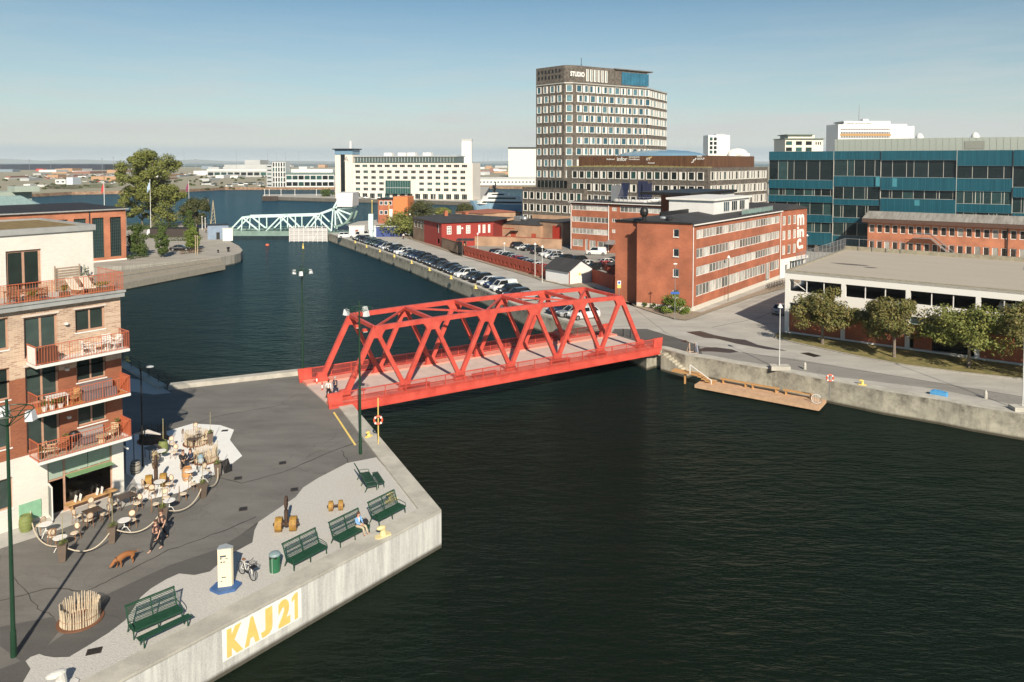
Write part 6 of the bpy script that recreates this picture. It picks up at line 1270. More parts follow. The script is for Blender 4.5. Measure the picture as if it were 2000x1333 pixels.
mb.boxb(x0,-1.56,6.6,x0+15.5,-1.503,7.0); mb.build('glazed_bay',[GTD,mat('grey_frame',(.35,.36,.35),.5)],ho)
tx0,tx1=hfz.t(655.5),hfz.t(666); mb=MB(); mb.boxb(tx0,-.5,0,tx1-.002,8,zh(302.5)); mb.boxb(tx1+3.0,-.6,0,-.002,8,zh(302.5)); mb.build('stair_tower',HC,ho)
mb=MB(); mb.boxb(tx1+0,-.1,0,tx1+2.998,7.5,zh(302)); mb.build('stair_glazing',GTD,ho)
mb=MB(); mb.boxb(tx0,-.8,zh(302.4),0.2,9,zh(293)); mb.build('tower_lounge',MATS['sky_glass2'],ho); mb=MB(); mb.boxb(tx0-1,-2,zh(293)+.01,1.2,10,zh(291)); mb.build('tower_roof',BLACKM,ho); mb=MB(); mb.tube([(-3.5,4,zh(291)),(-3.5,4,zh(276))],.7,8); mb.build('tower_mast',WHITE,ho)
fittext('A',mat('grey_letter',(.3,.28,.25),.7),ho,hfz.t(676)-1,hfz.t(676)+2.2,zh(316),zh(306),y=-.8)
def farbox(name,px0,px1,yb,yt,dp,m,lab,z=0,roof=None,bands=None,rz=0,fac=None,grp=None):
    a=G(px0,yb,z); b=GD(px1,yb,a.y); S=a.y/FPX; h=22-(yt-317)*S-z; r_=thing(name,tuple(a),rz,lab,'building',grp); L=b.x-a.x; mb=MB(); mb.boxb(0,0,0,L,dp,h); mb.build('walls',m,r_)
    if roof: mb=MB(); mb.boxb(-.5,-.5,h+.01,L+.5,dp+.5,h+1.0*S*3); mb.build('roof',roof,r_)
    if fac: fac(r_,L,h,S)
    return r_,L,h
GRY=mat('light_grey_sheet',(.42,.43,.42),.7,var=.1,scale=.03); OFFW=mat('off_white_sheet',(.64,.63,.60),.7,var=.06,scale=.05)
def winrow(nx,nz,mg=GTD,fx=.7,fz=.5):
    def f(r_,L,h,S):
        for k in range(nz):
            for i in range(nx):
                w=L/nx; hh=h/nz; mb=MB(); mb.boxb(0,-.15,0,w*fx,.0,hh*fz); mb.build('window',mg,r_,(w*i+w*(1-fx)/2,-.01,hh*k+hh*(1-fz)*.5),0)
    return f
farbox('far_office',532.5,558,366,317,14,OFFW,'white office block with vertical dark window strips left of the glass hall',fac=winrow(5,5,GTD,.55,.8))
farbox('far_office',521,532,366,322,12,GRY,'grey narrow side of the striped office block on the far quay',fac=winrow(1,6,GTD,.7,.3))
farbox('exhibition_hall',559,653,366,341,40,OFFW,'low white hall with big square windows left of the hotel',roof=mat('dark_green_fascia',(.12,.18,.16),.6),fac=winrow(8,2,GTD,.86,.6))
farbox('exhibition_hall',563,650,364.5,331,45,OFFW,'white curved roof part behind the big windowed hall')
farbox('silo_building',993,1052,346,291,40,mat('pale_green_white_cladding',(.62,.66,.56),.7,var=.04),'tall pale greenish white silo building left of the dark tower',roof=BLACKM)
farbox('white_tower',902,921,352,275,16,WHITE,'plain white tower rising behind the right end of the hotel',roof=GRY)
farbox('quay_building',935,1046,362,350,20,OFFW,'long low white quay building behind the yacht',roof=GRY,fac=winrow(16,1,GTD,.5,.2))
farbox('ferry_terminal',405,521,346,334,60,GRY,'long grey flat roofed terminal with white edge on the far bank',roof=OFFW,fac=winrow(9,1,GTD,.8,.5))
farbox('ferry_terminal',378,405,343,334,50,OFFW,'white terminal building left of the long grey one')
farbox('factory_block',438,520,332,322,120,GRY,'big pale grey factory block above the terminal roof')
farbox('factory_block',478,508,331,313,80,GRY,'higher grey factory part with flat top above the terminal')
farbox('long_dark_hall',0,205,332.5,321.5,200,mat('near_black_blue_sheet',(.012,.02,.04),.6),'very long dark blue hall along the far left shoreline')
farbox('long_dark_hall',-420,-2,332.5,321.5,200,MATS['near_black_blue_sheet'],'second dark blue hall continuing past the left picture edge') if 0 else None
farbox('container_row',92,113,347,342,20,mat('tan_container',(.42,.25,.14),.8),'tan container stack left of its twin on the waste ground')
farbox('container_row',178,203,352,345,12,MATS['tan_container'],'tan container stack in the left part of the far bank')
farbox('container_row',204,227,352,345,12,MATS['tan_container'],'tan container stack right of its neighbour beside the tall tree')
farbox('red_container',70,84,334.5,330,14,mat('red_sheet',(.5,.06,.05),.7),'red container in front of the long dark hall')
farbox('clubhouse',108,128,360,351,14,OFFW,'white low building with one dark window strip on the left far bank',fac=winrow(2,1,GTD,.5,.3))
farbox('clubhouse',130,142,361,347,14,mat('pale_blue_white',(.6,.65,.7),.5),'pale blue white sloped tower building on the left far bank')
farbox('boat_shed',46,59,366,360,8,OFFW,'small white shed at the water inlet on the far left bank')
farbox('boat_shed',73,92,365,361.5,8,OFFW,'flat white shed right of the small one at the inlet')
farbox('long_white_hall',60,112,350,342,30,GRY,'grey white hall roof among parked cars on the far bank') if 0 else None
where=lambda px:'left of the tall tree' if px<250 else ('behind the tall tree' if px<365 else ('between tall tree and hotel' if px<655 else 'between hotel and dark tower'))
g=random.Random(12)
for i in range(96):
    px=g.uniform(-20,655) if i<78 else g.uniform(925,1000); py=g.uniform(327,356) if i<78 else g.uniform(328,345); w=g.uniform(8,34)*(1.0 if py<340 else .6); hh=g.uniform(2,6); m=g.choice([OFFW,GRY,OFFW,MATS['tan_container'],mat('brown_red_sheet',(.25,.12,.09),.8),mat('blue_grey_sheet',(.2,.25,.3),.7)])
    farbox('far_warehouse',px,px+w,py,py-hh,g.uniform(20,70),m,'low %s warehouse far off, %s'%({'off_white_sheet':'white','light_grey_sheet':'grey','tan_container':'tan','brown_red_sheet':'brown red','blue_grey_sheet':'blue grey'}[m.name],where(px)),grp='low warehouses on the far harbour flats')
# town roofs in the right background
def zt(py,d): return 22-(py-317)*d/FPX
def town(name,px0,px1,d,yt,m,lab,fac=None,dp=14,roof=None):
    a=GD(px0,317,d); b=GD(px1,317,d); L=b.x-a.x; h=zt(yt,d); r_=thing(name,(a.x,d,0),0,lab,'building'); mb=MB(); mb.boxb(0,0,0,L,dp,h); mb.build('walls',m,r_)
    if roof: mb=MB(); mb.boxb(-.3,-.3,h+.01,L+.3,dp+.3,h+.6); mb.build('roof',roof,r_)
    return r_,L,h
r_,L,h=town('high_rise',1636,1770,420,243,WHITE,'white and brown office slab with roof lettering and mast behind the glass office',dp=16)
yz=lambda py:zt(py,420)
for a,b,m in ((262,266,mat('ochre_band',(.42,.24,.09),.7)),(266.2,270,mat('dark_window_row',(.08,.08,.08),.3)),(252,254.5,MATS['dark_window_row']),(258,261.8,MATS['dark_window_row'])):
    mb=MB(); n=30
    if m.name=='dark_window_row':
        for i in range(n): mb.boxb(1.5+i*(L-11)/n,-.12,yz(b),1.5+(i+.62)*(L-11)/n,-.002,yz(a))
        tag(mb.build('window_row',m,r_),kind='stuff')
    else: mb.boxb(1.2,-.1,yz(b),L-9,-.002,yz(a)); mb.build('ochre_band',m,r_)
mb=MB(); mb.boxb(L-6.5,-.1,yz(272),L-3.5,-.002,yz(256)); mb.build('ochre_panel',MATS['ochre_band'],r_); mb=MB(); mb.boxb(L-8,-.3,0,L+4,-.0,yz(247)); mb.boxb(L,0.002,0,L+4,16,yz(247)); 
mb.build('white_end',WHITE,r_)
mb=MB(); mb.boxb(3.5,1,yz(243),L-9,12,yz(237)); mb.boxb(16,4,yz(237),19,8,yz(232.5)); mb.build('roof_storey',WHITE,r_); mb=MB(); mb.boxb(-1.5,-1,yz(241.5),3,3,yz(240)); mb.build('roof_fin',BLACKM,r_)
fittext('ÖRESUNDSHUSET',BLACKM,r_,4.8,19.5,yz(244.3),yz(240.3),y=.9,bold=.02)
mb=MB(); mb.tube([(14,5,yz(237)),(14,5,yz(202))],[.25,.1],6); mb.build('antenna_mast',STEEL,r_)
for k in range(4): mb=MB(); mb.bar((13,5,yz(231-k*6)),(15,5,yz(231-k*6)),.15); mb.build('antenna_arm',STEEL,r_)
r2,L2_,h2=town('apartment_block',1533,1607,330,272,mat('cream_balcony_block',(.66,.62,.52),.7),'cream apartment block with balconies rising behind the left part of the glass office'); yz=lambda py:zt(py,330)
mb=MB(); mb.boxb(2,2,yz(272),L2_-3,12,yz(264.5)); mb.build('roof_storey',MATS['cream_balcony_block'],r2); mb=MB(); mb.boxb(1,1,yz(264.4),L2_-4,12.5,yz(262.8)); mb.build('roof',mat('green_copper_roof',(.12,.16,.12),.6),r2); mb=MB(); mb.boxb(-.6,-.8,yz(272)+.01,L2_+.5,14,yz(270.8)); mb.build('roof_edge',MATS['green_copper_roof'],r2)
for k in (0,1):
    for i in range(3): mb=MB(); mb.boxb(0,-.2,0,2.6,-.002,1.6); mb.build('balcony_window',GTD,r2,(.4+i*4.4,0,yz(283.5+k*12)),0)
for i in range(3): mb=MB(); mb.boxb(0,-.2,0,.4,-.002,1.2); mb.build('window',GTD,r2,(13.6+i*1.0,0,yz(283)),0)
r3,L3,h3_=town('white_block',1383,1425,520,264.5,WHITE,'square white block with dark window grid above the rust brown sign band'); yz=lambda py:zt(py,520)
for k in range(4):
    for i in range(2): mb=MB(); mb.boxb(0,-.15,0,2.0,-.002,2.2); mb.build('window',GTD,r3,(1.0+i*2.9,0,yz(275+k*8.5)),0)
mb=MB(); mb.tube([(9,4,h3_),(9,4,h3_+3.5)],.2,5); mb.boxb(6,3,h3_,13,7,h3_+1); mb.build('roof_plant',STEEL,r3)
r4=thing('domed_hall',(GD(1440,317,520).x,520,0),0,'white domed roof just right of the square white block','building'); mb=MB(); mb.ell((0,0,zt(300,520)),(7,6,3.6),18,8); mb.build('dome',WHITE,r4); mb=MB(); mb.boxb(-7,-5,0,7,5,zt(300,520)); mb.build('walls',WHITE,r4)
# masts and cranes on the horizon
for i,(px,yb,yt) in enumerate(((58,350,313),(360,333,298),(382,333,312),(462,335,295),(541,330,300),(558,330,300),(523,331,293),(584,335,297),(1003-50,350,296),(945,345,300),(980,340,303),(222,345,308),(200,345,311),(100,352,318))):
    a=G(px,yb); S=a.y/FPX; h=(yb-yt)*S; r_=thing('light_mast',tuple(a),0,'tall thin floodlight mast on the far harbour flats','mast','floodlight masts on the far harbour flats'); mb=MB(); mb.tube([(0,0,0),(0,0,h)],[.35*S,.25*S],5); mb.build('pole',STEEL,r_); mb=MB(); mb.boxb(-1.7*S,-.5,h-.3*S,1.7*S,.5,h+.7*S); mb.build('lamp_head',STEEL,r_)
# lamp posts and boats details along the hotel pier
for i,px in enumerate((517,526,549,576,618)):
    pole(px,383,371,'thin white lamp post on the end of the hotel pier','lamp_post','lamp post',.2,WHITE,grp='lamp posts on the hotel pier')
mb=MB(); p0=G(513,386,-2.3)
for i in range(7): 
    q=G(514+i*4.5,385.5,0); r_=MB(); r_.tube([(0,0,-3),(0,0,.6)],.8,7); tag(r_.build('mooring_pile',mat('tarred_timber',(.06,.045,.035),.9),None,tuple(q)),'dark timber pile at the left tip of the hotel pier','pile','timber piles at the tip of the hotel pier')
P2=G(655,380); 
for i in range(3): p=G(632+i*6,384); tree(p,4.2,3.2,.3,700,.35,120+i,['low shrub tree left of three on the hotel pier','low shrub tree in the middle of three on the hotel pier','low shrub tree nearest the hotel'][i],leaf=LCOL,nc=7,fill=.55,trunk=.15)
g=random.Random(5)
for i in range(84):
    px=g.choice([g.uniform(0,240),g.uniform(0,520),g.uniform(360,520)]); py=g.uniform(344,371); p=G(px,py); S=p.y/FPX
    r_=thing('distant_bush',tuple(p),0,'small %s green bush on the far bank, %s'%(['dark','mid'][i%2],where(px)),'shrub','bushes scattered on the far bank'); mb,_=crown_mesh(g.uniform(2.0,4.6)*S,g.uniform(2,6)*S,0,260,1.0*S*.8,200+i,nc=6,fill=.55); mb.build('foliage',[LDK,LCOL][i%2],r_)
mb=MB(); g2=random.Random(9)
hedge('scrub',[(90,369),(158,370)],3.5,'strip of dark green scrub along the far left shore',15,leaf=LDK,w=8); hedge('scrub',[(168,368),(226,367)],3.5,'second strip of green scrub farther right on the far shore',16,leaf=LCOL,w=8)
# yacht
ya=G(917,412,WZ); yb=G(1034,414,WZ); yf=Face(ya,yb); yt=thing('yacht',tuple(yf.a+Vector((0,0,WZ))),yf.rz,'large motor yacht with pale blue hull and white decks moored behind the brick sheds','yacht')
LY=yf.L; mb=MB(); N=14; top=[];bot=[]
sec=[]
for i in range(N+1):
    t=i/N; w=3.6*min(1,(t/.35))**.6 if t<.35 else 3.6*(1-.12*(t-.35)); x=t*LY; xb=x+(1-min(1,t*3))*3.0; zt_=5.2-1.6*min(1,t*1.6)
    sec.append([(x-.2*(t==0),-w,zt_),(xb,-w*.7,0),(xb,w*.7,0),(x,w,zt_)])
v=[p for s in sec for p in s]; F=[]
for i in range(N):
    for j in range(3): F.append((i*4+j,(i+1)*4+j,(i+1)*4+j+1,i*4+j+1))
    F.append((i*4+3,(i+1)*4+3,(i+1)*4,i*4))
F.append((N*4,N*4+1,N*4+2,N*4+3)); mb.add(v,F); mb.build('hull',mat('pale_blue_hull',(.30,.45,.56),.25,var=.03),yt)
for nm,x0,x1,w,z0,z1,m in (('lower_deck',.13,.98,3.3,3.6,5.6,WHITE),('deck_windows',.16,.90,3.35,4.2,5.0,DG),('upper_deck',.22,.88,2.8,5.6,7.6,WHITE),('upper_windows',.25,.80,2.85,6.2,7.0,DG),('bridge_deck',.30,.66,2.2,7.6,9.2,WHITE),('bridge_windows',.31,.6,2.25,8.1,8.7,DG)):
    mb=MB(); X0,X1=x0*LY,x1*LY; mb.add([(X0,-w*.5,z0),(X0+2.5,-w,z0),(X1,-w,z0),(X1,w,z0),(X0+2.5,w,z0),(X0,w*.5,z0),(X0+.8,-w*.5,z1),(X0+3.2,-w,z1),(X1,-w,z1),(X1,w,z1),(X0+3.2,w,z1),(X0+.8,w*.5,z1)],[(6,7,8,9,10,11),(0,1,7,6),(1,2,8,7),(2,3,9,8),(3,4,10,9),(4,5,11,10),(5,0,6,11)]); mb.build(nm,m,yt)
mb=MB(); x=LY*.42; mb.bar((x,0,9.2),(x+.8,0,14.5),1.2,.5,w2=.3); mb.boxb(x-.5,-2.2,11.2,x+1,2.2,11.4); mb.ell((x-.3,0,12.2),(.8,.8,.8),10,8); mb.build('radar_mast',BLACKM,yt)
# buoys
for px,py,m,lb in ((522,480,mat('orange_buoy',(.65,.12,.05),.5),'orange buoy floating in front of the mint bridge'),(592,486,YEL,'small yellow marker floating right of the orange buoy')):
    p=G(px,py,WZ); mb=MB(); mb.ell((0,0,.1),(.55,.55,.45),12,8) if px<550 else mb.lathe([(.25,0),(.25,.5),(.12,.9),(.12,1.5)],10); tag(mb.build('buoy',m,None,tuple(p)),lb,'buoy')
# ======================= CARS =======================
PAINT={}
def paint(n):
    c={'black':(.010,.010,.012),'white':(.62,.62,.60),'silver':(.32,.33,.33),'dark grey':(.045,.048,.052),'dark blue':(.012,.022,.06),'red':(.42,.012,.018),'dark green':(.015,.035,.025),'dark red':(.12,.01,.012),'beige':(.40,.36,.28)}[n]
    if n not in PAINT:
        m=mat('car_paint_'+n.replace(' ','_'),c,.28,.0 if n=='white' else .15,var=.04); b=m.node_tree.nodes['Principled BSDF']; b.inputs['Coat Weight'].default_value=.5; PAINT[n]=m
    return PAINT[n]
CGL=mat('car_glass',(.012,.016,.018),.05,var=0); TYRE=mat('tyre_rubber',(.015,.015,.015),.85,var=.1); RIM=mat('alloy_rim',(.40,.40,.40),.35,.8,var=0); HLM=mat('headlight_glass',(.75,.76,.75),.15,var=0); TLM=mat('tail_light_red',(.45,.01,.01),.25,var=0)
CT={ # length, half width, belt, height, windscreen base/top, rear top/base (from the nose), hood height
 'hatchback':(4.15,.87,.92,1.48,1.05,1.75,3.35,4.0,.80),'estate car':(4.75,.90,.95,1.48,1.30,2.05,4.15,4.65,.82),'suv':(4.6,.93,1.08,1.68,1.25,1.9,3.85,4.45,.98),'saloon':(4.75,.90,.93,1.44,1.35,2.15,3.45,4.15,.82),'van':(4.9,.95,1.15,1.88,.75,1.5,4.55,4.82,.98)}
CMESH={}
def mk(key,mb,mats,smooth=False):
    if key not in CMESH:
        o=mb.build(key.split('|')[0],mats,smooth=smooth); CMESH[key]=o.data; bpy.data.objects.remove(o)
    return CMESH[key]
def car_parts(ty,col):
    L,w,bz,H,x1,x2,x3,x4,hz=CT[ty]; out=[]
    k='body|'+ty
    if k+col not in CMESH:
        mb=MB(); st=[(0,.80,.30,.55,.60),(.08,.90,.24,.60,.70),(.35,.97,.22,.64,hz-.06),(x1*.75,1,.20,.68,hz),(x1,1,.20,.70,hz+.04),(x1+.5,1,.20,.72,bz),(x3,1,.20,.74,bz+.02),(min(x4,L-.25),1,.22,.74,bz-.0 if ty!='saloon' else bz+.02),(L-.12,.96,.26,.72,bz-.06 if ty!='saloon' else bz-.03),(L,.86,.34,.60,bz-.22)]
        P=[]
        for x,k2,z0,zm,zt in st: P+=[(-x+L/2,-w*k2*.93,z0),(-x+L/2,-w*k2,zm),(-x+L/2,-w*k2*.90,zt),(-x+L/2,w*k2*.90,zt),(-x+L/2,w*k2,zm),(-x+L/2,w*k2*.93,z0)]
        F=[]; n=len(st)
        for i in range(n-1):
            for j in range(6): a=i*6+j;b=i*6+(j+1)%6; F.append((a,a+6,b+6,b))
        F.append(tuple(range(6))); F.append(tuple((n-1)*6+j for j in reversed(range(6)))); mb.add(P,F)
        # wheel arches and sill in black
        mb.m=1
        for x in (.82,L-.85):
            for s in (-1,1): mb.T=Matrix.Translation((L/2-x,s*(w-.02),.36))@Matrix.Rotation(R(90),4,'X'); mb.lathe([(.37,-.035),(.37,.035)],16)
        mb.T=None; mb.boxb(L/2-.02,-w*.6,.3,L/2+.012,w*.6,.46); mb.boxb(-L/2-.012,-.26,.5,-L/2+.02,.26,.62)
        o=mb.build('body',[paint(col),BLACKM]); CMESH[k+col]=o.data; bpy.data.objects.remove(o)
    out.append(('body',CMESH[k+col],(0,0,0)))
    k='glass|'+ty
    if k not in CMESH:
        mb=MB(); wb,wr=w*.88,w*.70; q=lambda x:L/2-x
        mb.add([(q(x1),-wb*.94,bz-.06),(q(x1),wb*.94,bz-.06),(q(x4),wb*.95,bz),(q(x4),-wb*.95,bz),(q(x2),-wr,H-.05),(q(x2),wr,H-.05),(q(x3),wr,H-.05),(q(x3),-wr,H-.05),(q((x1+x4)/2),-wb,bz),(q((x1+x4)/2),wb,bz)],[(0,4,5,1),(2,6,7,3),(0,8,7,4),(8,3,7),(1,5,6,9),(9,6,2),(4,7,6,5)]); mk(k,mb,[CGL])
    out.append(('windows',CMESH[k],(0,0,0)))
    k='roof|'+ty+col
    if k not in CMESH:
        mb=MB(); wr=w*.72; wb=w*.89; q=lambda x:L/2-x
        mb.add([(q(x2-.08),-wr,H-.06),(q(x2-.08),wr,H-.06),(q(x3+.1),wr,H-.06),(q(x3+.1),-wr,H-.06),(q(x2+.15),-wr*.86,H),(q(x2+.15),wr*.86,H),(q(x3-.1),wr*.86,H),(q(x3-.1),-wr*.86,H)],[(0,1,5,4),(1,2,6,5),(2,3,7,6),(3,0,4,7),(4,5,6,7)])
        for s in (-1,1):
            mb.bar((q(x1+.02),s*wb*.95,bz-.05),(q(x2),s*wr,H-.05),.08,.06); mb.bar((q(x4-.03),s*wb*.96,bz),(q(x3),s*wr,H-.05),.16 if ty!='saloon' else .1,.06); mb.bar((q((x2+x3)/2),s*wb*.99,bz),(q((x2+x3)/2),s*wr,H-.05),.09,.05)
            mb.box((q(x1+.25),s*(w+.08),bz-.0),(.18,.16,.12))
            if ty=='van': mb.add([(q((x2+x3)/2-.2),s*(wb+.015),bz),(q(x4-.1),s*(wb*.97+.015),bz),(q(x3),s*(wr+.02),H-.06),(q((x2+x3)/2-.2),s*(wr+.02),H-.06)],[(0,1,2,3)])
        o=mb.build('roof',[paint(col)]); CMESH[k]=o.data; bpy.data.objects.remove(o)
    out.append(('roof',CMESH[k],(0,0,0)))
    if 'wheel' not in CMESH:
        mb=MB(); mb.T=Matrix.Rotation(R(90),4,'X'); mb.lathe([(.26,-.11),(.33,-.10),(.335,.10),(.26,.11)],16); mb.m=1; mb.lathe([(.05,-.125),(.22,-.115),(.22,.115),(.05,.125)],10); mb.T=None; mk('wheel',mb,[TYRE,RIM])
    for x in (.82,L-.85):
        for s in (-1,1): out.append(('wheel',CMESH['wheel'],(L/2-x,s*(w-.10),.335)))
    if 'headlight' not in CMESH: mb=MB(); mb.ell((0,0,0),(.16,.19,.09),8,6); mk('headlight',mb,[HLM]); mb=MB(); mb.ell((0,0,0),(.07,.13,.12),8,6); mk('tail_light',mb,[TLM])
    for s in (-1,1): out.append(('headlight',CMESH['headlight'],(L/2-.17,s*w*.66,hz-.15))); out.append(('tail_light',CMESH['tail_light'],(-L/2+.09,s*w*.74,bz-.17)))
    return out
def car(P,rz,ty,col,lab,group=None,cat='car'):
    r_=thing('parked_car' if ty!='van' else 'parked_van',(P[0],P[1],P[2] if len(P)>2 else .01),rz,lab,'van' if ty=='van' else cat,group)
    for nm,me,loc in car_parts(ty,col): place(nm,me,r_,loc,0)
    return r_
ORD=['first','second','third','fourth','fifth','sixth','seventh','eighth','ninth','tenth','eleventh','twelfth','thirteenth','fourteenth','fifteenth','sixteenth','seventeenth','eighteenth','nineteenth','twentieth','twenty first','twenty second','twenty third','twenty fourth','twenty fifth','twenty sixth','twenty seventh','twenty eighth','twenty ninth','thirtieth','thirty first','thirty second','thirty third','thirty fourth','thirty fifth']
def along(P,s):
    for i in range(len(P)-1):
        L=(P[i+1]-P[i]).length
        if s<=L or i==len(P)-2: d=(P[i+1]-P[i]).normalized(); return P[i]+d*s,d
        s-=L
kb=[G(642,457),G(730,487),G(800,512),G(880,544),G(940,567),G(1032,610),G(1160,645)]
row='black/hatchback,black/suv,dark grey/estate car,black/hatchback,dark green/estate car,black/saloon,dark blue/hatchback,white/hatchback,silver/van,black/suv,black/estate car,white/suv,silver/estate car,black/estate car,dark blue/suv,black/suv,dark grey/estate car,black/hatchback,black/suv,dark grey/saloon,black/estate car,black/saloon,dark grey/estate car,white/suv,dark grey/hatchback,black/suv,white/hatchback,dark blue/suv,white/van,black/suv,black/estate car,silver/saloon'.split(',')
s0,s1=22.5,123.5
g=random.Random(4)
for i,rc in enumerate(row):
    col,ty=rc.split('/'); s=s0+(s1-s0)*i/(len(row)-1)+g.uniform(-.15,.15); p,d=along(kb,s); n=Vector((d.y,-d.x,0)); n=-n if n.x<0 else n
    p=p+n*(3.3+g.uniform(-.2,.25)); ang=math.atan2(-n.y,-n.x)+R(8)+g.uniform(-.03,.03)
    car(p,ang,ty,col,'%s %s, %s from the mint bridge in the quayside row'%(col,ty,ORD[i]),'cars parked nose to the canal along the quay')
for i,(px,py,rc) in enumerate(((1098,612,'dark blue/saloon'),(1118,617,'silver/estate car'),(1140,622,'white/suv'))):
    col,ty=rc.split('/'); p=G(px,py); ang=R(205); car(p,ang,ty,col,'%s %s parked %s behind the red bridge trusses'%(col,ty,['leftmost of three','in the middle of three','rightmost of three'][i]),'three cars seen through the red bridge')
car(G(1082,590),R(205),'saloon','silver','silver saloon partly hidden by the top chord of the red bridge')
for i,(rc,t) in enumerate(zip('black/estate car,white/saloon,white/hatchback,dark green/estate car,silver/hatchback,red/hatchback,dark blue/hatchback,silver/saloon,black/hatchback,white/hatchback,red/saloon,black/estate car,black/saloon,white/estate car'.split(','),range(14))):
    col,ty=rc.split('/'); p=G(974,498).lerp(G(1100,541),t/13.0); car(p,R(28),ty,col,'%s %s, %s from the far end of the row along the red wall'%(col,ty,ORD[i]),'front row of cars in the walled car park')
for i,(rc,px,py) in enumerate((('black/suv',1014,485),('white/saloon',1025,488),('black/estate car',1036,490),('black/suv',1055,496),('white/estate car',1072,500),('white/suv',1080,504),('silver/hatchback',1090,507),('black/suv',1102,512),('black/suv',1127,514),('white/saloon',1152,521),('black/hatchback',1160,527),('red/hatchback',1178,524),('white/hatchback',1190,518))):
    col,ty=rc.split('/'); car(G(px,py),R(200 if i%3 else 22),ty,col,'%s %s, %s from the left in the back row of the walled car park'%(col,ty,ORD[i]),'back row of cars in the walled car park')
car(G(1165,498),R(170),'van','white','white van parked in front of the back office wing doorway')
for px,py,rc,rz,lb in ((675,465,'white/suv',20,'white pickup like car beside the scaffold cabin'),(709,464,'white/van',60,'white van beside the mint green column'),(768,462,'dark red/saloon',20,'dark red saloon in front of the blue container'),(793,461,'white/saloon',15,'white saloon left of the red wooden house'),(352,490,'black/saloon',12,'dark car behind the rust brown planting on the west square'),(305,460,'white/van',5,'white van by the tall white flagpole on the west square'),(1528,612,'silver/saloon',50,'silver car in the shade at the left corner of the parking deck')):
    col,ty=rc.split('/'); car(G(px,py),R(rz),ty,col,lb)
for i,(px,col,ty) in enumerate(((703,'silver','saloon'),(717,'silver','estate car'),(743,'white','hatchback'),(757,'black','saloon'),(800,'dark grey','estate car'))):
    car(G(px,388.5),R(5+i*4),ty,col,'%s %s, %s from the left among the cars in front of the hotel'%(col,ty,ORD[i]),'cars in front of the hotel')
hutbox('site_cabin',846,389.5,14,3,3.2,GREYC,WHITE,'left of two grey site cabins on the hotel quay','cabin',0); hutbox('site_cabin',868,390,13,3,3.4,mat('pale_cabin',(.5,.52,.5),.7),WHITE,'right of two grey site cabins on the hotel quay','cabin',0)
car(pf.w(pf.t(1990)+.6,3.5,5.21),pf.rz,'estate car','white','white car inside the upper level of the parking deck')
# vehicles of the far lots
mb=MB(); mb.boxb(-2.2,-.9,.2,2.2,.9,.95); mb.m=1; mb.add([(-1.7,-.8,.95),(1.1,-.8,.95),(1.1,.8,.95),(-1.7,.8,.95),(-1.3,-.65,1.5),(.5,-.65,1.5),(.5,.65,1.5),(-1.3,.65,1.5)],[(4,5,6,7),(0,1,5,4),(1,2,6,5),(2,3,7,6),(3,0,4,7)])
far_me={}
for c in ('white','dark blue','silver','red','black'):
    m2_=MB(); m2_.v=list(mb.v); m2_.f=list(mb.f); m2_.mi=list(mb.mi); o=m2_.build('parked_car',[paint(c),CGL]); far_me[c]=o.data; bpy.data.objects.remove(o)
g=random.Random(8); cnt=0
for (xa,xb,ya,yb_,n) in ((38,245,341,350,95),(178,250,341,344,26),(395,520,359,366,22),(150,240,355,359,20),(560,650,358,366,16),(936,992,349,357,14),(345,440,338,346,20)):
    for k in range(n):
        rowy=round(g.uniform(ya,yb_)*1.3)/1.3; cx_=g.uniform(xa,xb); c=g.choice(['white','white','silver','dark blue','black','white','red'] if ya<358 else ['white','white','silver']); o=place('distant_car',far_me[c],None,tuple(G(cx_,rowy)),g.choice([0,.2,1.5]))
        if ya>358: o.scale=(1.4,1.1,1.5)
        tag(o,'%s car in the far harbour lots, %s'%(c,where(cx_)),'car','cars in the far harbour lots')
# bicycles by the office
TB_=mat('bike_tyre',(.02,.02,.02),.8)
def bicycle(P,rz,lab,fm,basket=False,group=None):
    r_=thing('bicycle',tuple(P),rz,lab,'bicycle',group)
    for x in (-.52,.52):
        mb=MB(); mb.ring((x,0,.35),.325,.022,24,6,'y'); mb.m=1
        for k in range(8): a=k*math.pi/8; mb.bar((x-.32*math.cos(a),0,.35-.32*math.sin(a)),(x+.32*math.cos(a),0,.35+.32*math.sin(a)),.006)
        mb.build('wheel',[TB_,STEEL],r_)
    mb=MB(); A,B,C,D,E=(-.52,0,.35),(-.08,0,.32),(-.22,0,.82),(.36,0,.80),(.52,0,.35)
    for a,b in ((A,B),(A,C),(B,C),(B,D),((C[0]+.01,0,.70),D),(D,E)): mb.tube([a,b],.022,6)
    mb.tube([D,(.32,0,.98)],.02,6); mb.build('frame',fm,r_)
    mb=MB(); mb.tube([(.18,-.28,1.0),(.30,-.2,1.03),(.33,0,1.0),(.30,.2,1.03),(.18,.28,1.0)],.016,6); mb.build('handlebar',BLACKM,r_)
    mb=MB(); mb.ell((-.25,0,.9),(.14,.09,.05),10,6); mb.tube([(-.22,0,.8),(-.24,0,.88)],.015,6); mb.build('saddle',mat('brown_saddle',(.20,.09,.04),.6),r_)
    mb=MB(); mb.boxb(-.15,-.02,.28,.0,.02,.36); mb.boxb(-.15,.05,.18,-.0,.14,.2); mb.boxb(-.1,-.14,.42,.05,-.05,.44); mb.build('crank',BLACKM,r_)
    if basket:
        mb=MB()
        for z in (.78,.86,.94,1.0): mb.boxb(.44,-.16,z,.74,-.15,z+.015); mb.boxb(.44,.15,z,.74,.16,z+.015); mb.boxb(.44,-.15,z,.45,.15,z+.015); mb.boxb(.73,-.15,z,.74,.15,z+.015)
        mb.boxb(.44,-.16,.76,.74,.16,.77); mb.build('basket',BLACKM,r_)
    return r_
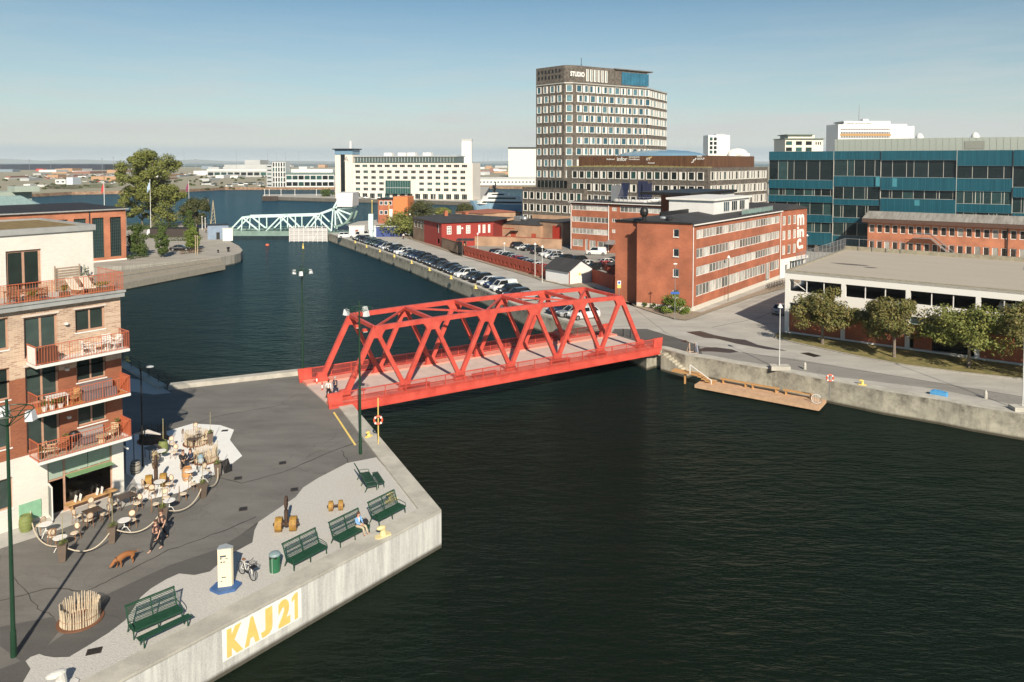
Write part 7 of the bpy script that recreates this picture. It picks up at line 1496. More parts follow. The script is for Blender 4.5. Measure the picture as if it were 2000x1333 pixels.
# ======================= PEOPLE =======================
SKIN=mat('skin',(.50,.29,.20),.55,var=.05); 
def skinned(name,verts,edges,radii,m,parent,sub=2,root=0):
    me=bpy.data.meshes.new(name); me.from_pydata([tuple(v) for v in verts],edges,[]); o=bpy.data.objects.new(name,me); COL.objects.link(o)
    md=o.modifiers.new('Skin','SKIN'); md.use_smooth_shade=True
    for i,sv in enumerate(me.skin_vertices[0].data):
        r=radii[i]; sv.radius=r if isinstance(r,(tuple,list)) else (r,r); sv.use_root=(i==root)
    o.modifiers.new('Sub','SUBSURF').levels=sub
    bpy.context.view_layer.update(); dg=bpy.context.evaluated_depsgraph_get(); m2=bpy.data.meshes.new_from_object(o.evaluated_get(dg)); m2.name=name
    bpy.data.objects.remove(o); bpy.data.meshes.remove(me); m2.materials.clear(); m2.materials.append(m)
    for p in m2.polygons: p.use_smooth=True
    return place(name,m2,parent)
V=Vector
def person(P,rz,lab,pose='walk',shirt=None,trousers=None,hair=None,shoes=BLACKM,longhair=False,sleeves='short',scale=1.0,jacket=None,beard=False,seat=.45):
    r_=thing('person',tuple(P),rz,lab,'person'); r_.scale=(scale,)*3     # faces -y in its own frame
    if pose in('walk','stand'):
        st=.28 if pose=='walk' else .06
        J=dict(pel=V((0,0,.95)),bel=V((0,.0,1.12)),che=V((0,0,1.34)),nek=V((0,0,1.50)),hea=V((0,-.02,1.64)))
        hl,hr=V((-.10,0,.92)),V((.10,0,.92)); kl,kr=V((-.11,-st*.75,.52)),V((.11,st*.25,.50)); al,ar=V((-.12,-st,.09)),V((.12,st*1.1,.12 if pose=='walk' else .09))
        tl_,tr_=al+V((0,-.20,-.04)),ar+V((0,-.19,-.06)); sl_,sr_=V((-.20,0,1.42)),V((.20,0,1.42)); el,er=V((-.27,.06 if pose=='walk' else .03,1.15)),V((.27,.04,1.15)); wl,wr=V((-.27,.05,.90)),V((.29,-.12,.92))
    else:
        s=seat; J=dict(pel=V((0,.0,s+.12)),bel=V((0,.03,s+.28)),che=V((0,.04,s+.50)),nek=V((0,.02,s+.66)),hea=V((0,-.02,s+.80)))
        hl,hr=V((-.10,-.02,s+.10)),V((.10,-.02,s+.10)); kl,kr=V((-.12,-.44,s+.10)),V((.13,-.42,s+.12)); al,ar=V((-.12,-.50,.10)),V((.13,-.56,.10)); tl_,tr_=al+V((0,-.19,-.05)),ar+V((.02,-.19,-.05))
        sl_,sr_=V((-.19,.04,s+.60)),V((.19,.04,s+.60)); el,er=V((-.24,-.02,s+.36)),V((.24,-.04,s+.36)); wl,wr=V((-.10,-.24,s+.26)),V((.08,-.26,s+.26))
    v=[J['pel'],J['bel'],J['che'],J['nek'],J['hea']-V((0,0,.05)),J['hea']+V((0,0,.03)),J['hea']+V((0,.01,.10)),hl,kl,al,tl_,hr,kr,ar,tr_,sl_,el,wl,sr_,er,wr]
    ed=[(0,1),(1,2),(2,3),(3,4),(4,5),(5,6),(0,7),(7,8),(8,9),(9,10),(0,11),(11,12),(12,13),(13,14),(2,15),(15,16),(16,17),(2,18),(18,19),(19,20)]
    rd=[(.125,.10),(.12,.095),(.14,.10),(.055,.055),(.075,.085),(.085,.10),(.06,.07),.085,.058,.04,.035,.085,.058,.04,.035,.055,.04,.028,.055,.04,.028]
    for wi_,(e_,w_) in ((17,(el,wl)),(20,(er,wr))):     # hands: palm, four fingers, thumb
        d=(w_-e_).normalized(); sd=d.cross(V((0,1,0))).normalized() if abs(d.y)<.9 else V((1,0,0)); pm=w_+d*.07; b0=len(v); v.append(pm); ed.append((wi_,b0)); rd.append((.04,.018))
        for k in range(4): f1=pm+d*.035+sd*(-.03+.02*k); f2=f1+d*(.05,.06,.055,.04)[k]+V((0,-.015,0)); n_=len(v); v+= [f1,f2]; ed+=[(b0,n_),(n_,n_+1)]; rd+=[.009,.007]
        t1=w_+d*.03+sd*-.045; t2=t1+d*.04+V((0,-.02,0)); n_=len(v); v+=[t1,t2]; ed+=[(wi_,n_),(n_,n_+1)]; rd+=[.010,.008]
    skinned('body',v,ed,rd,SKIN,r_,1)
    h=J['hea']; f=MB(); f.ell((h.x,h.y-.098,h.z-.005),(.012,.022,.022),6,5)
    for s in (-1,1): f.ell((h.x+s*.088,h.y,h.z),(.014,.02,.03),6,5)
    f.build('face_relief',SKIN,r_,smooth=True); f=MB()
    for s in (-1,1): f.ell((h.x+s*.033,h.y-.088,h.z+.02),(.011,.007,.008),6,4)
    f.boxb(h.x-.022,h.y-.095,h.z-.052,h.x+.022,h.y-.086,h.z-.044); f.build('eyes_and_mouth',mat('dark_features',(.06,.025,.02),.5),r_)
    if hair:
        f=MB(); f.ell((h.x,h.y+.025,h.z+.055),(.098,.108,.088),14,9); f.ell((h.x,h.y+.06,h.z),(.085,.065,.09),12,8)
        if longhair: f.ell((h.x,h.y+.085,h.z-.09),(.10,.05,.17),12,8)
        if beard: f.ell((h.x,h.y-.06,h.z-.07),(.055,.045,.035),10,6)
        f.build('hair',hair,r_,smooth=True)
    tv=[v[0],v[1],v[2],v[3]-V((0,0,.03)),sl_,el+(sl_-el)*.15 if sleeves=='short' else el,sr_,er+(sr_-er)*.15 if sleeves=='short' else er]; te=[(0,1),(1,2),(2,3),(2,4),(4,5),(2,6),(6,7)]; trd=[(.145,.12),(.14,.115),(.16,.12),(.075,.07),.072,.058,.072,.058]
    if sleeves=='long': n_=len(tv); tv+=[wl,wr]; te+=[(5,n_),(7,n_+1)]; trd+=[.042,.042]
    skinned('shirt' if not jacket else 'jacket',tv,te,trd,shirt,r_,1)
    if jacket: f=MB(); f.ell((J['che'].x,J['che'].y-.10,J['che'].z-.05),(.07,.03,.18),10,7); f.build('shirt_front',jacket,r_,smooth=True)
    skinned('trousers',[v[0]+V((0,0,.03)),hl,kl,al+V((0,0,.02)),hr,kr,ar+V((0,0,.02))],[(0,1),(1,2),(2,3),(0,4),(4,5),(5,6)],[(.145,.118),.10,.075,.062,.10,.075,.062],trousers,r_,1)
    for a,t in ((al,tl_),(ar,tr_)): f=MB(); c=(a+t)/2; f.ell((c.x,c.y,c.z-.02),(.05,.14,.045),10,6); f.build('shoe',shoes,r_,smooth=True)
    return r_
DKT=mat('charcoal_tshirt',(.035,.028,.028),.9,var=.15); BLKC=mat('black_cloth',(.015,.015,.018),.9,var=.15); BRH=mat('brown_hair',(.07,.03,.015),.7,var=.2); GRH=mat('grey_hair',(.40,.38,.35),.7); NAVY=mat('navy_cloth',(.02,.03,.06),.9); LBL=mat('light_blue_cloth',(.18,.36,.62),.9,var=.1); BEI=mat('beige_cloth',(.42,.35,.25),.9,var=.1)
def face_to(P,q): d=q-P; return math.atan2(d.x,-d.y)   # -y axis of the figure towards q
p=G(305,1075); person(p,R(-20),'man in dark t-shirt and black trousers walking behind the brown dog',shirt=mat('maroon_black_tshirt',(.05,.022,.022),.9),trousers=BLKC,hair=BRH,shoes=mat('pale_shoes',(.5,.33,.25),.7),beard=True)
p=G(316,1054); person(p,R(-25),'man in black t-shirt walking just behind the other man and the dog',shirt=DKT,trousers=BLKC,hair=BRH)
p=G(642,779); person(p,R(165),'man in white shirt and black vest walking onto the red bridge',shirt=mat('white_cloth',(.68,.68,.66),.9),trousers=BLKC,hair=BRH,sleeves='long',jacket=BLKC)
p=G(655,772); person(p,R(150),'grey haired man in navy jacket stepping onto the red bridge',shirt=NAVY,trousers=NAVY,hair=GRH,sleeves='long')
p=G(788,468); person(p,R(20),'person in white top walking in the street near the red house',shirt=MATS['white_cloth'],trousers=DKT,hair=BRH,sleeves='long')
p=G(402,455); person(p,R(20),'person in dark clothes standing on the west quay by the lattice masts','stand',shirt=DKT,trousers=BLKC,hair=BRH)
# ======================= DOG =======================
dg_=G(245,1104); ha=G(222,1110); ta=G(263,1092); dr_=(ha-ta); 
dog=thing('dog',tuple(dg_),math.atan2(dr_.y,dr_.x),'large brown dog walking nose down across the asphalt','dog')
FUR=mat('russet_fur',(.36,.15,.045),.75,var=.25,scale=5,col2=(.28,.10,.03))
v=[V((-.38,0,.58)),V((-.15,0,.60)),V((.12,0,.58)),V((.34,0,.60)),V((.50,0,.52)),V((.64,0,.40)),V((.74,0,.31)),V((.85,0,.24)),
   V((-.50,0,.56)),V((-.64,0,.50)),V((-.78,0,.56))]
ed=[(0,1),(1,2),(2,3),(3,4),(4,5),(5,6),(6,7),(0,8),(8,9),(9,10)]; rd=[(.14,.15),(.145,.15),(.165,.20),(.155,.20),.12,.10,.09,.055,.05,.03,.016]
for s,fx,hx_ in ((-1,.10,-.06),(1,-.04,.08)):
    n_=len(v); v+=[V((.32,s*.11,.42)),V((.31+fx*.6,s*.11,.24)),V((.30+fx,s*.11,.04)),V((.36+fx,s*.11,.03))]; ed+=[(3,n_),(n_,n_+1),(n_+1,n_+2),(n_+2,n_+3)]; rd+=[.07,.042,.032,.03]
    n_=len(v); v+=[V((-.38,s*.11,.42)),V((-.30+hx_*.4,s*.12,.32)),V((-.46+hx_,s*.12,.19)),V((-.42+hx_,s*.12,.04)),V((-.36+hx_,s*.12,.03))]; ed+=[(0,n_),(n_,n_+1),(n_+1,n_+2),(n_+2,n_+3),(n_+3,n_+4)]; rd+=[.095,.065,.035,.03,.03]
skinned('body',v,ed,rd,FUR,dog,2)
for s in (-1,1): f=MB(); f.ell((.60,s*.10,.40),(.06,.02,.085),8,6); f.build('ear',mat('dark_fur',(.10,.04,.02),.8),dog,smooth=True)
f=MB(); f.ell((.89,0,.23),(.025,.025,.02),8,6); f.build('nose',BLACKM,dog,smooth=True); f=MB(); f.ring((.50,0,.53),.115,.015,14,6,'x'); f.build('collar',BLACKM,dog)
# ======================= GREEN BENCHES =======================
BG=mat('bench_green',(.012,.055,.028),.5,var=.2)
def bench(P,rz,lab,first=[None]):
    if first[0]: return dup(first[0],tuple(P),rz,lab)
    r_=thing('park_bench',tuple(P),rz,lab,'bench','dark green slatted benches on the pale gravel'); L=2.28   # faces -y
    mb=MB()
    for i in range(9): z=.42+.03*math.cos(i*.8)*(-1 if i<4 else 1)*.3; mb.boxb(-L/2,-.42+i*.072,z,L/2,-.42+i*.072+.05,z+.03)
    mb.boxb(-L/2,-.46,.36,L/2,-.43,.44); mb.build('seat',BG,r_)
    mb=MB()
    for i in range(11): z=.5+i*.062; y=.24+i*.028; mb.boxb(-L/2,y,z,L/2,y+.02,z+.036 if i in(0,5,10) else z+.022)
    mb.boxb(-L/2,.55,1.16,L/2,.60,1.22); mb.build('backrest',BG,r_)
    for x in (-L/2+.05,0,L/2-.05):
        mb=MB(); mb.bar((x,-.40,.40),(x,-.44,0),.05,.05); mb.bar((x,.20,.42),(x,.38,0),.05,.05); mb.bar((x,-.42,.385),(x,.24,.385),.05,.04); mb.bar((x,.22,.40),(x,.56,1.18),.05,.04); mb.build('frame_leg',BG,r_)
    for x in (-L/2+.02,L/2-.02): mb=MB(); mb.tube([(x,.30,.66),(x,-.1,.66),(x,-.42,.60),(x,-.46,.42)],.022,6); mb.build('armrest',BG,r_)
    first[0]=r_; return r_
ba=math.atan2((G(637,1079)-G(584,1107)).y,(G(637,1079)-G(584,1107)).x)
def seatpt(px,py): return G(px,py)
bench(G(597,1094),ba,'dark green slatted bench between the green bin and the woman on a bench')
b2P=G(684,1051); bench(b2P,ba,'dark green slatted bench where a woman in light blue sits')
bench(G(757,1011),ba,'dark green slatted bench nearest the quay corner')
bench(G(303,1222),math.atan2((G(362,1205)-G(262,1252)).y,(G(362,1205)-G(262,1252)).x)*.9+.03,'dark green slatted bench nearest the camera, with a backless bench before it')
bench(G(716,948),R(115),'dark green slatted bench turned towards the yellow mast side, with a backless bench beside it')
def lowbench(P,rz,lab,L=2.4):
    r_=thing('backless_bench',tuple(P),rz,lab,'bench','backless green benches'); mb=MB()
    for i in range(6): mb.boxb(-L/2,-.20+i*.07,.42,L/2,-.20+i*.07+.05,.45)
    mb.build('seat',BG,r_)
    for x in (-L/2+.2,L/2-.2): mb=MB(); mb.bar((x,-.16,.42),(x,-.2,0),.05); mb.bar((x,.16,.42),(x,.2,0),.05); mb.bar((x,-.2,.40),(x,.2,.40),.05); mb.build('leg',BG,r_)
    return r_
lowbench(G(322,1243),math.atan2((G(362,1218)-G(282,1256)).y,(G(362,1218)-G(282,1256)).x),'backless green bench in front of the bench nearest the camera')
lowbench(G(739,945),R(115),'backless green bench beside the sideways bench near the yellow mast',1.9)
wp=G(704,1046,.0); c_,s_=math.cos(ba),math.sin(ba)
wp=b2P+V((c_*.62+s_*.02,s_*.62-c_*.02,0)); person(wp,ba+R(12),'seated woman in light blue jacket and beige trousers with brown hair','sit',shirt=LBL,trousers=BEI,hair=BRH,longhair=True,sleeves='long',jacket=MATS['white_cloth'],seat=.40)
q=wp+V((c_*.42,s_*.42,.46)); bg_=thing('handbag',tuple(q),ba,'round black bag on the bench end beside the seated woman','bag'); mb=MB(); mb.ell((0,-.1,.13),(.22,.17,.17),12,8); mb.build('bag_body',BLKC,bg_,smooth=True); mb=MB(); mb.tube([(-.12,-.1,.27),(0,-.1,.40),(.12,-.1,.27)],.012,6); mb.build('handle',BLKC,bg_)
# bin, kiosk pillar, bicycle
p=G(537,1116); b=thing('litter_bin',tuple(p),0,'dark green round litter bin with blue grey lid beside the bicycle','litter bin'); mb=MB(); mb.lathe([(.27,0),(.28,.04),(.30,.85),(.28,.87)],18); mb.build('bin_body',mat('bin_green',(.02,.12,.055),.45),b,smooth=False); mb=MB(); mb.lathe([(.31,.90),(.31,.95),(.26,1.02),(.1,1.07)],18); mb.build('lid',mat('bin_lid',(.20,.27,.28),.5),b); mb=MB(); mb.boxb(-.2,-.29,.8,.2,-.24,.9); mb.build('slot',BLACKM,b)
for k in range(1): mb=MB(); a=-1.75; mb.bar((.285*math.cos(a),.285*math.sin(a),.02),(.30*math.cos(a),.30*math.sin(a),.84),.012); mb.build('trim_line',WHITE,b)
p=G(441,1149); kz=thing('info_pillar',tuple(p),R(14),'white and pale yellow information pillar on a blue hexagonal plinth','information pillar'); BLU=mat('plinth_blue',(.045,.11,.26),.6,var=.12)
mb=MB(); mb.prism([(.78*math.cos(R(60*i+10)),.62*math.sin(R(60*i+10))) for i in range(6)],0,.14,bottom=False); mb.build('plinth',BLU,kz)
CRM=mat('cream_pillar',(.72,.63,.44),.5,var=.03)
mb=MB(); mb.prism([(-.36,-.12),(.30,-.12),(.38,.02),(.0,.34),(-.30,.22)],.14,2.12,bottom=False); mb.build('pillar_body',CRM,kz)
mb=MB(); mb.prism([(-.38,-.14),(.31,-.14),(.40,.02),(.0,.37),(-.32,.24)],2.121,2.17); mb.build('cap',mat('pillar_cap',(.30,.33,.34),.5),kz)
for x,z,w,h in ((-.25,1.70,.30,.09),(-.25,1.60,.09,.07),(.0,1.60,.16,.03),(-.22,1.40,.08,.08),(-.1,1.42,.12,.05),(-.18,.62,.22,.05),(-.24,.42,.10,.04)): mb=MB(); mb.boxb(x,-.128,z,x+w,-.121,z+h); mb.build('printed_panel',mat('dark_print',(.05,.07,.09),.6),kz)
bicycle(G(482,1128),R(-38),'white bicycle with front basket parked beside the information pillar',WHITE,True)
for i in range(7):
    q=G(1500+i*5.2,566-i*1.6,.12); bicycle(q,R(100+i*9),'dark bicycle in the tight cluster on the pavement at the office wall',BLACKM,group='bicycles parked at the office wall')
# shackles / chain pieces, mooring bollards
YR=mat('chipped_yellow_iron',(.55,.34,.04),.65,var=.3,scale=6,col2=(.20,.08,.03)); RI=mat('rusty_iron',(.075,.045,.03),.75,.3,var=.4,scale=6)
def anchor_piece(P,rz,lab,sc,link=True):
    r_=thing('anchor_shackle',tuple(P),rz,lab,'harbour sculpture')
    for s in (-1,1):
        mb=MB(); mb.T=Matrix.Translation((s*.42*sc,0,.42*sc))@Matrix.Rotation(R(90),4,'Y'); mb.lathe([(.30*sc,-.20*sc),(.42*sc,-.20*sc),(.44*sc,.0),(.42*sc,.20*sc),(.30*sc,.20*sc)],18); mb.build('drum',YR,r_)
        mb=MB(); mb.T=Matrix.Translation((s*.42*sc,0,.42*sc))@Matrix.Rotation(R(90),4,'Y'); mb.lathe([(.16*sc,-.24*sc),(.22*sc,-.24*sc),(.22*sc,.24*sc),(.16*sc,.24*sc)],12); mb.build('hub',RI,r_)
    mb=MB(); mb.T=None; mb.tube([(-.75*sc,0,.42*sc),(.75*sc,0,.42*sc)],.09*sc,8)
    if link:
        mb.tube([(0,0,.3*sc),(0,.02,.9*sc),(0,.05,1.25*sc)],.12*sc,8)
    mb.build('axle',RI,r_)
    if link:
        mb=MB(); 
        pts=[(0,.1*sc+.02*sc*0+ .24*sc*math.sin(a),(1.35+.36*(1-math.cos(a))*.9)*sc) for a in [i*6.283/14 for i in range(15)]]; mb.tube(pts,.085*sc,8,cap=False); mb.build('chain_link',RI,r_)
    return r_
anchor_piece(G(559,1037),R(8),'yellow iron shackle with upright rusty chain link on the gravel edge',1.0)
anchor_piece(G(656,997),R(12),'smaller yellow and rusty iron twin roller on the gravel',.72,link=False)
anchor_piece(G(305,952),R(20),'yellow iron shackle with rusty chain link among the cafe chairs',1.05)
MC=mat('cream_yellow_iron',(.66,.55,.28),.55,var=.1)
def bollard(P,rz,lab,m=MC,s=1.0):
    r_=thing('mooring_bollard',tuple(P),rz,lab,'bollard'); mb=MB(); mb.prism([(-.42*s,-.22*s),(.42*s,-.22*s),(.52*s,0),(.42*s,.22*s),(-.42*s,.22*s),(-.52*s,0)],0,.06*s,bottom=False); mb.build('base_plate',m,r_)
    mb=MB(); mb.tube([(0,0,.06*s),(.02*s,0,.35*s),(-.02*s,0,.5*s)],[.2*s,.15*s,.17*s],12); mb.ell((-.12*s,0,.52*s),(.30*s,.18*s,.12*s),12,7); mb.build('bollard_head',m,r_); return r_
bollard(G(748,1047,.13),R(40),'cream yellow mooring bollard on the quay edge by the woman on the bench')
bollard(G(764,978),R(60),'cream yellow mooring bollard behind the bench nearest the quay corner')
bollard(G(119,1345),R(40),'pale mooring bollard cut by the bottom left picture edge',mat('pale_iron',(.55,.54,.50),.6),1.3)
bollard(G(720,853,.13),R(60),'small yellow mooring bollard beside the tall green lamp post near the bridge',YEL,.7)
bollard(G(249,706,.26),R(0),'yellow mooring bollard on the shaded back kerb by the railing',YEL,.8)
for i,(px,py) in enumerate(((694,475),(716,483.5),(742,492.5),(770,502.5),(804,515),(839,529),(881,545),(929,564))):
    bollard(G(px,py,.28),R(-60),'small yellow mooring bollard, %s from the mint bridge on the canal wall'%ORD[i],YEL,1.0)
bollard(G(1684,752,.1),R(-20),'small yellow mooring bollard on the right quay past the lifebuoy',YEL,.8)
# ======================= LAMPS =======================
def ringlamp(P,h,lab,grp='tall dark green ring lamps'):
    r_=thing('street_lamp',tuple(P),0,lab,'street lamp',grp); mb=MB(); mb.tube([(0,0,0),(0,0,1.2),(0,0,1.22),(0,0,h)],[.13,.12,.095,.06],12); mb.tube([(0,0,h-.9),(0,0,h)],.03,6); mb.build('pole',DKGREEN,r_)
    mb=MB(); mb.ring((0,0,h-.55),1.0,.028,28,6); mb.build('ring',DKGREEN,r_)
    for k in range(6): a=k*math.pi/3+.3; mb=MB(); mb.bar((0,0,h-1.25),(math.cos(a)*.98,math.sin(a)*.98,h-.58),.03); mb.bar((0,0,h-.55),(math.cos(a)*.98,math.sin(a)*.98,h-.55),.025); mb.build('spoke',DKGREEN,r_)
    for k in range(3): a=k*2.09+.2; x,y=math.cos(a)*.92,math.sin(a)*.92; mb=MB(); mb.bar((x,y,h-.56),(x*1.04,y*1.04,h-1.0),.28,.28,w2=.36,h2=.36); mb.build('lamp_head',mat('pearl_lamp_housing',(.60,.62,.62),.35,var=0),r_)
    return r_
def H_(px,py,yt): p=G(px,py); return 22-(yt-317)*p.y/FPX
rl0=ringlamp(G(27,1283),11.6,'tall dark green ring lamp nearest the camera at the left picture edge')
dup(rl0,tuple(G(592,738)),.5,'tall dark green ring lamp on the far kerb left of the red bridge'); dup(rl0,tuple(G(704,887)),1.1,'tall dark green ring lamp in front of the red bridge beside the quay kerb')
p=G(279,912); r_=thing('street_lamp',tuple(p),0,'slim black street lamp standing in the shade of the apartment building','street lamp'); mb=MB(); mb.tube([(0,0,0),(0,0,7.2)],[.07,.045],10); mb.build('pole',BLACKM,r_); mb=MB(); mb.bar((0,0,7.2),(.35,.3,7.25),.05); mb.build('arm',BLACKM,r_); mb=MB(); mb.ell((.45,.38,7.2),(.3,.2,.09),12,6); mb.build('lamp_head',MATS['pearl_lamp_housing'],r_)
def simplelamp(px,py,yt,lab,grp=None,m=STEEL,r=.06,block=True,z=0):
    p=G(px,py,z); h=22-(yt-317)*p.y/FPX; r_=thing('street_lamp',tuple(p),0,lab,'street lamp',grp); mb=MB(); mb.tube([(0,0,0),(0,0,h)],[r,r*.7],8); mb.build('pole',m,r_); mb=MB(); mb.lathe([(.02,h-.05),(.22,h-.05),(.26,h-.35),(.05,h+.12)][::-1] if 0 else [(.24,h-.35),(.28,h-.3),(.10,h+.05),(.02,h+.1)],12); mb.build('lamp_head',WHITE,r_)
    if block: mb=MB(); mb.prism([(-1.0,-.5),(1.0,-.6),(1.1,.5),(-.9,.55)],0.0,.45,bottom=False); mb.build('concrete_foot',COPING,r_)
    return r_
simplelamp(1522,722,597,'thin pale street lamp on a concrete foot left on the right quay',m=mat('pale_pole',(.55,.55,.52),.5)); simplelamp(1997,803,520,'thin pale street lamp on a concrete foot at the right picture edge',m=MATS['pale_pole'])
for px,py,yt,lb in ((933,489,456,'white lamp pole behind the far end of the long red wall'),(985,503,475,'white lamp pole inside the car park near its far end'),(1045,541,476,'white lamp pole behind the middle of the long red wall'),(1059,552,481,'white lamp pole on the pavement near the white shed'),(903,502,445,'lamp pole beside the black gate'),(801,468,418,'green lamp pole at the left end of the red wooden house'),(1422,588,501,'brown lamp pole on the pavement before the ribbon windows')): simplelamp(px,py,yt,lb,block=False,m=WHITE if 'white' in lb else (DKGREEN if 'green' in lb else POT),r=.06)
for px,py,yt,lb in ((1576,505,459,'thin lamp pole between the lettered wing and the parking deck'),(2040,620,540,'x')):
    if lb!='x': simplelamp(px,py,yt,lb,block=False)
# signs
def sign(px,py,yt,lab,plates,z=0):
    p=G(px,py,z); h=22-(yt-317)*p.y/FPX; r_=thing('road_sign',tuple(p),0,lab,'road sign'); mb=MB(); mb.tube([(0,0,0),(0,0,h)],.04,8); mb.build('pole',STEEL,r_)
    for dz,w,hh,m in plates: mb=MB(); mb.boxb(-w/2,-.08,h-dz-hh,w/2,-.045,h-dz); mb.build('sign_plate',m,r_)
    return r_,h
SB=mat('sign_blue',(.03,.10,.40),.5,var=0)
r_,h=sign(1209,592,551,'blue and yellow parking sign on a pole left of the brick office',((0,.55,.62,WHITE),(.66,.55,.5,YEL)),.1); mb=MB(); mb.lathe([(.2,0),(.2,.01)],14); o=mb.build('blue_disc',SB,r_,(0,-.082,h-.31)); o.rotation_euler=(R(90),0,0)
sign(1318,624,514,'slim pole with small white plate and blue arrow sign at the office corner',((.2,.5,.15,WHITE),(4.2,1.2,.3,SB)),.1)
# ======================= CAFE =======================
RAT=mat('rattan_cream',(.62,.52,.38),.7,var=.15,scale=20); RATB=mat('rattan_brown',(.26,.13,.06),.6,var=.15)
def bistro(P,rz,lab,first=[None],grp='cream and brown rattan bistro chairs of the cafe'):
    if first[0]: return dup(first[0],tuple(P),rz,lab)
    r_=thing('bistro_chair',tuple(P),rz,lab,'chair',grp)
    mb=MB(); mb.lathe([(.21,.43),(.225,.45),(.21,.475)],14); mb.build('seat',RAT,r_)
    mb=MB(); mb.T=Matrix.Translation((0,.235,.78))@Matrix.Rotation(R(82),4,'X'); mb.lathe([(.01,-.01),(.16,-.012),(.16,.012),(.01,.01)],14); mb.build('backrest',RAT,r_); mb=MB(); mb.ring((0,.235,.78),.185,.02,18,6,'y'); mb.build('back_hoop',RATB,r_)
    for sx in (-1,1):
        mb=MB(); mb.tube([(sx*.17,-.15,.44),(sx*.2,-.19,0)],.016,6); mb.build('leg',RATB,r_); mb=MB(); mb.tube([(sx*.13,.235,.65),(sx*.16,.2,.44),(sx*.2,.25,0)],.016,6); mb.build('leg',RATB,r_)
    first[0]=r_; return r_
def rtable(P,lab,rr=.36,first=[None],m=WHITE,grp='small round white cafe tables'):
    if first[0]: return dup(first[0],tuple(P),rnd.random()*3,lab)
    r_=thing('cafe_table',tuple(P),.4,lab,'table',grp); mb=MB(); mb.lathe([(rr-.01,.72),(rr,.73),(rr,.75),(rr-.02,.755)],20); mb.build('tabletop',m,r_); mb=MB(); mb.tube([(0,0,.3),(0,0,.72)],.03,8); mb.build('column',m,r_)
    for k in range(3): a=k*2.094; mb=MB(); mb.tube([(0,0,.34),(math.cos(a)*.15,math.sin(a)*.15,.3),(math.cos(a)*.34,math.sin(a)*.34,0)],.02,6); mb.build('leg',m,r_)
    first[0]=r_; return r_
TBK=mat('dark_brown_table',(.08,.055,.04),.5,var=.2)
def stable(P,rz,lab,w=1.0,d=.8):
    r_=thing('square_table',tuple(P),rz,lab,'table'); mb=MB(); mb.boxb(-w/2,-d/2,.71,w/2,d/2,.75); mb.build('tabletop',TBK,r_)
    for sx in (-1,1):
        for sy in (-1,1): mb=MB(); mb.boxb(sx*(w/2-.06)-.02,sy*(d/2-.06)-.02,0,sx*(w/2-.06)+.02,sy*(d/2-.06)+.02,.71); mb.build('leg',TBK,r_)
    return r_
fz=hf.rz
CH=[(79,1040,200,'bistro chair between the olive barrel and the left round table'),(101,1062,160,'left of the two bistro chairs at the rope end by the olive barrel'),(111,1066,20,'bistro chair beside the round table nearest the olive barrel'),(146,1056,-60,'bistro chair right of the round table nearest the camera'),
(152,1022,100,'bistro chair left of the dark table below the shop window'),(173,1030,180,'bistro chair in front of the dark table below the shop window'),(181,1003,0,'bistro chair behind the dark table below the shop window'),(204,1018,-90,'bistro chair right of the dark table below the shop window'),
(222,998,110,'bistro chair left of the dark table at the building corner'),(264,983,0,'bistro chair behind the dark table at the building corner'),(268,997,-70,'bistro chair right of the dark table at the building corner'),(259,1030,-20,'bistro chair beside the single round table on the asphalt'),
(325,985,-10,'bistro chair behind the round table next to the walking men'),(304,998,70,'bistro chair half hidden behind the tall plant and walking men'),(358,978,60,'lone bistro chair inside the rope curve'),(377,958,30,'bistro chair near the tall brown planter on the rope curve'),(404,932,10,'bistro chair under the right arc of the rope'),
(286,962,90,'bistro chair left of the yellow shackle'),(297,972,150,'bistro chair in front of the yellow shackle'),(330,958,-70,'bistro chair right of the yellow shackle'),(340,895,-60,'bistro chair on the white paving left of the seated women'),(337,878,-10,'bistro chair beside the olive barrel planter on the white paving'),(305,903,60,'bistro chair beside the dried plant in a pot'),
(363,862,40,'bistro chair inside the gap between the two stick rings'),(402,868,-50,'bistro chair between the stick rings and the brown planter'),(385,850,0,'bistro chair in front of the upper stick ring')]
for px,py,a,lb in CH: bistro(G(px,py,.015),fz+R(a),lb)
for px,py,lb in ((90,1048,'round white table nearest the olive barrel'),(118,1075,'round white table by the tall planter nearest the camera'),(243,1040,'round white table alone between two rope posts on the asphalt'),(331,1000,'round white table right behind the walking men'),(312,962,'round white table before the yellow shackle'),(372,940,'large looking round white table beside the oak barrel'),(397,945,'round white table under the arc of the rope'),(315,900,'round white table between dried plant and olive barrel')): rtable(G(px,py,.015),lb)
stable(G(181,1020),fz,'dark brown square table below the shop window',.95,.75); stable(G(246,990),fz,'dark brown square table at the building corner',1.0,.8); stable(G(298,893,.015),fz,'dark brown square table in the shade beside the building',.9,.8)
stable(G(383,872,.015),fz+.3,'dark brown table between the two stick rings',1.3,.7)
PLM=mat('taupe_planter',(.13,.095,.07),.7,var=.12)
pl0=None
PLN=[(123,1096,'tall taupe planter nearest the camera at the rope'),(220,1060,'tall taupe planter left of the single round table'),(318,1022,'tall taupe planter hidden behind the walking men'),(396,972,'tall taupe planter in the middle of the rope arc'),(425,932,'tall taupe planter at the right end of the rope'),(411,870,'tall taupe planter beside the stick rings')]
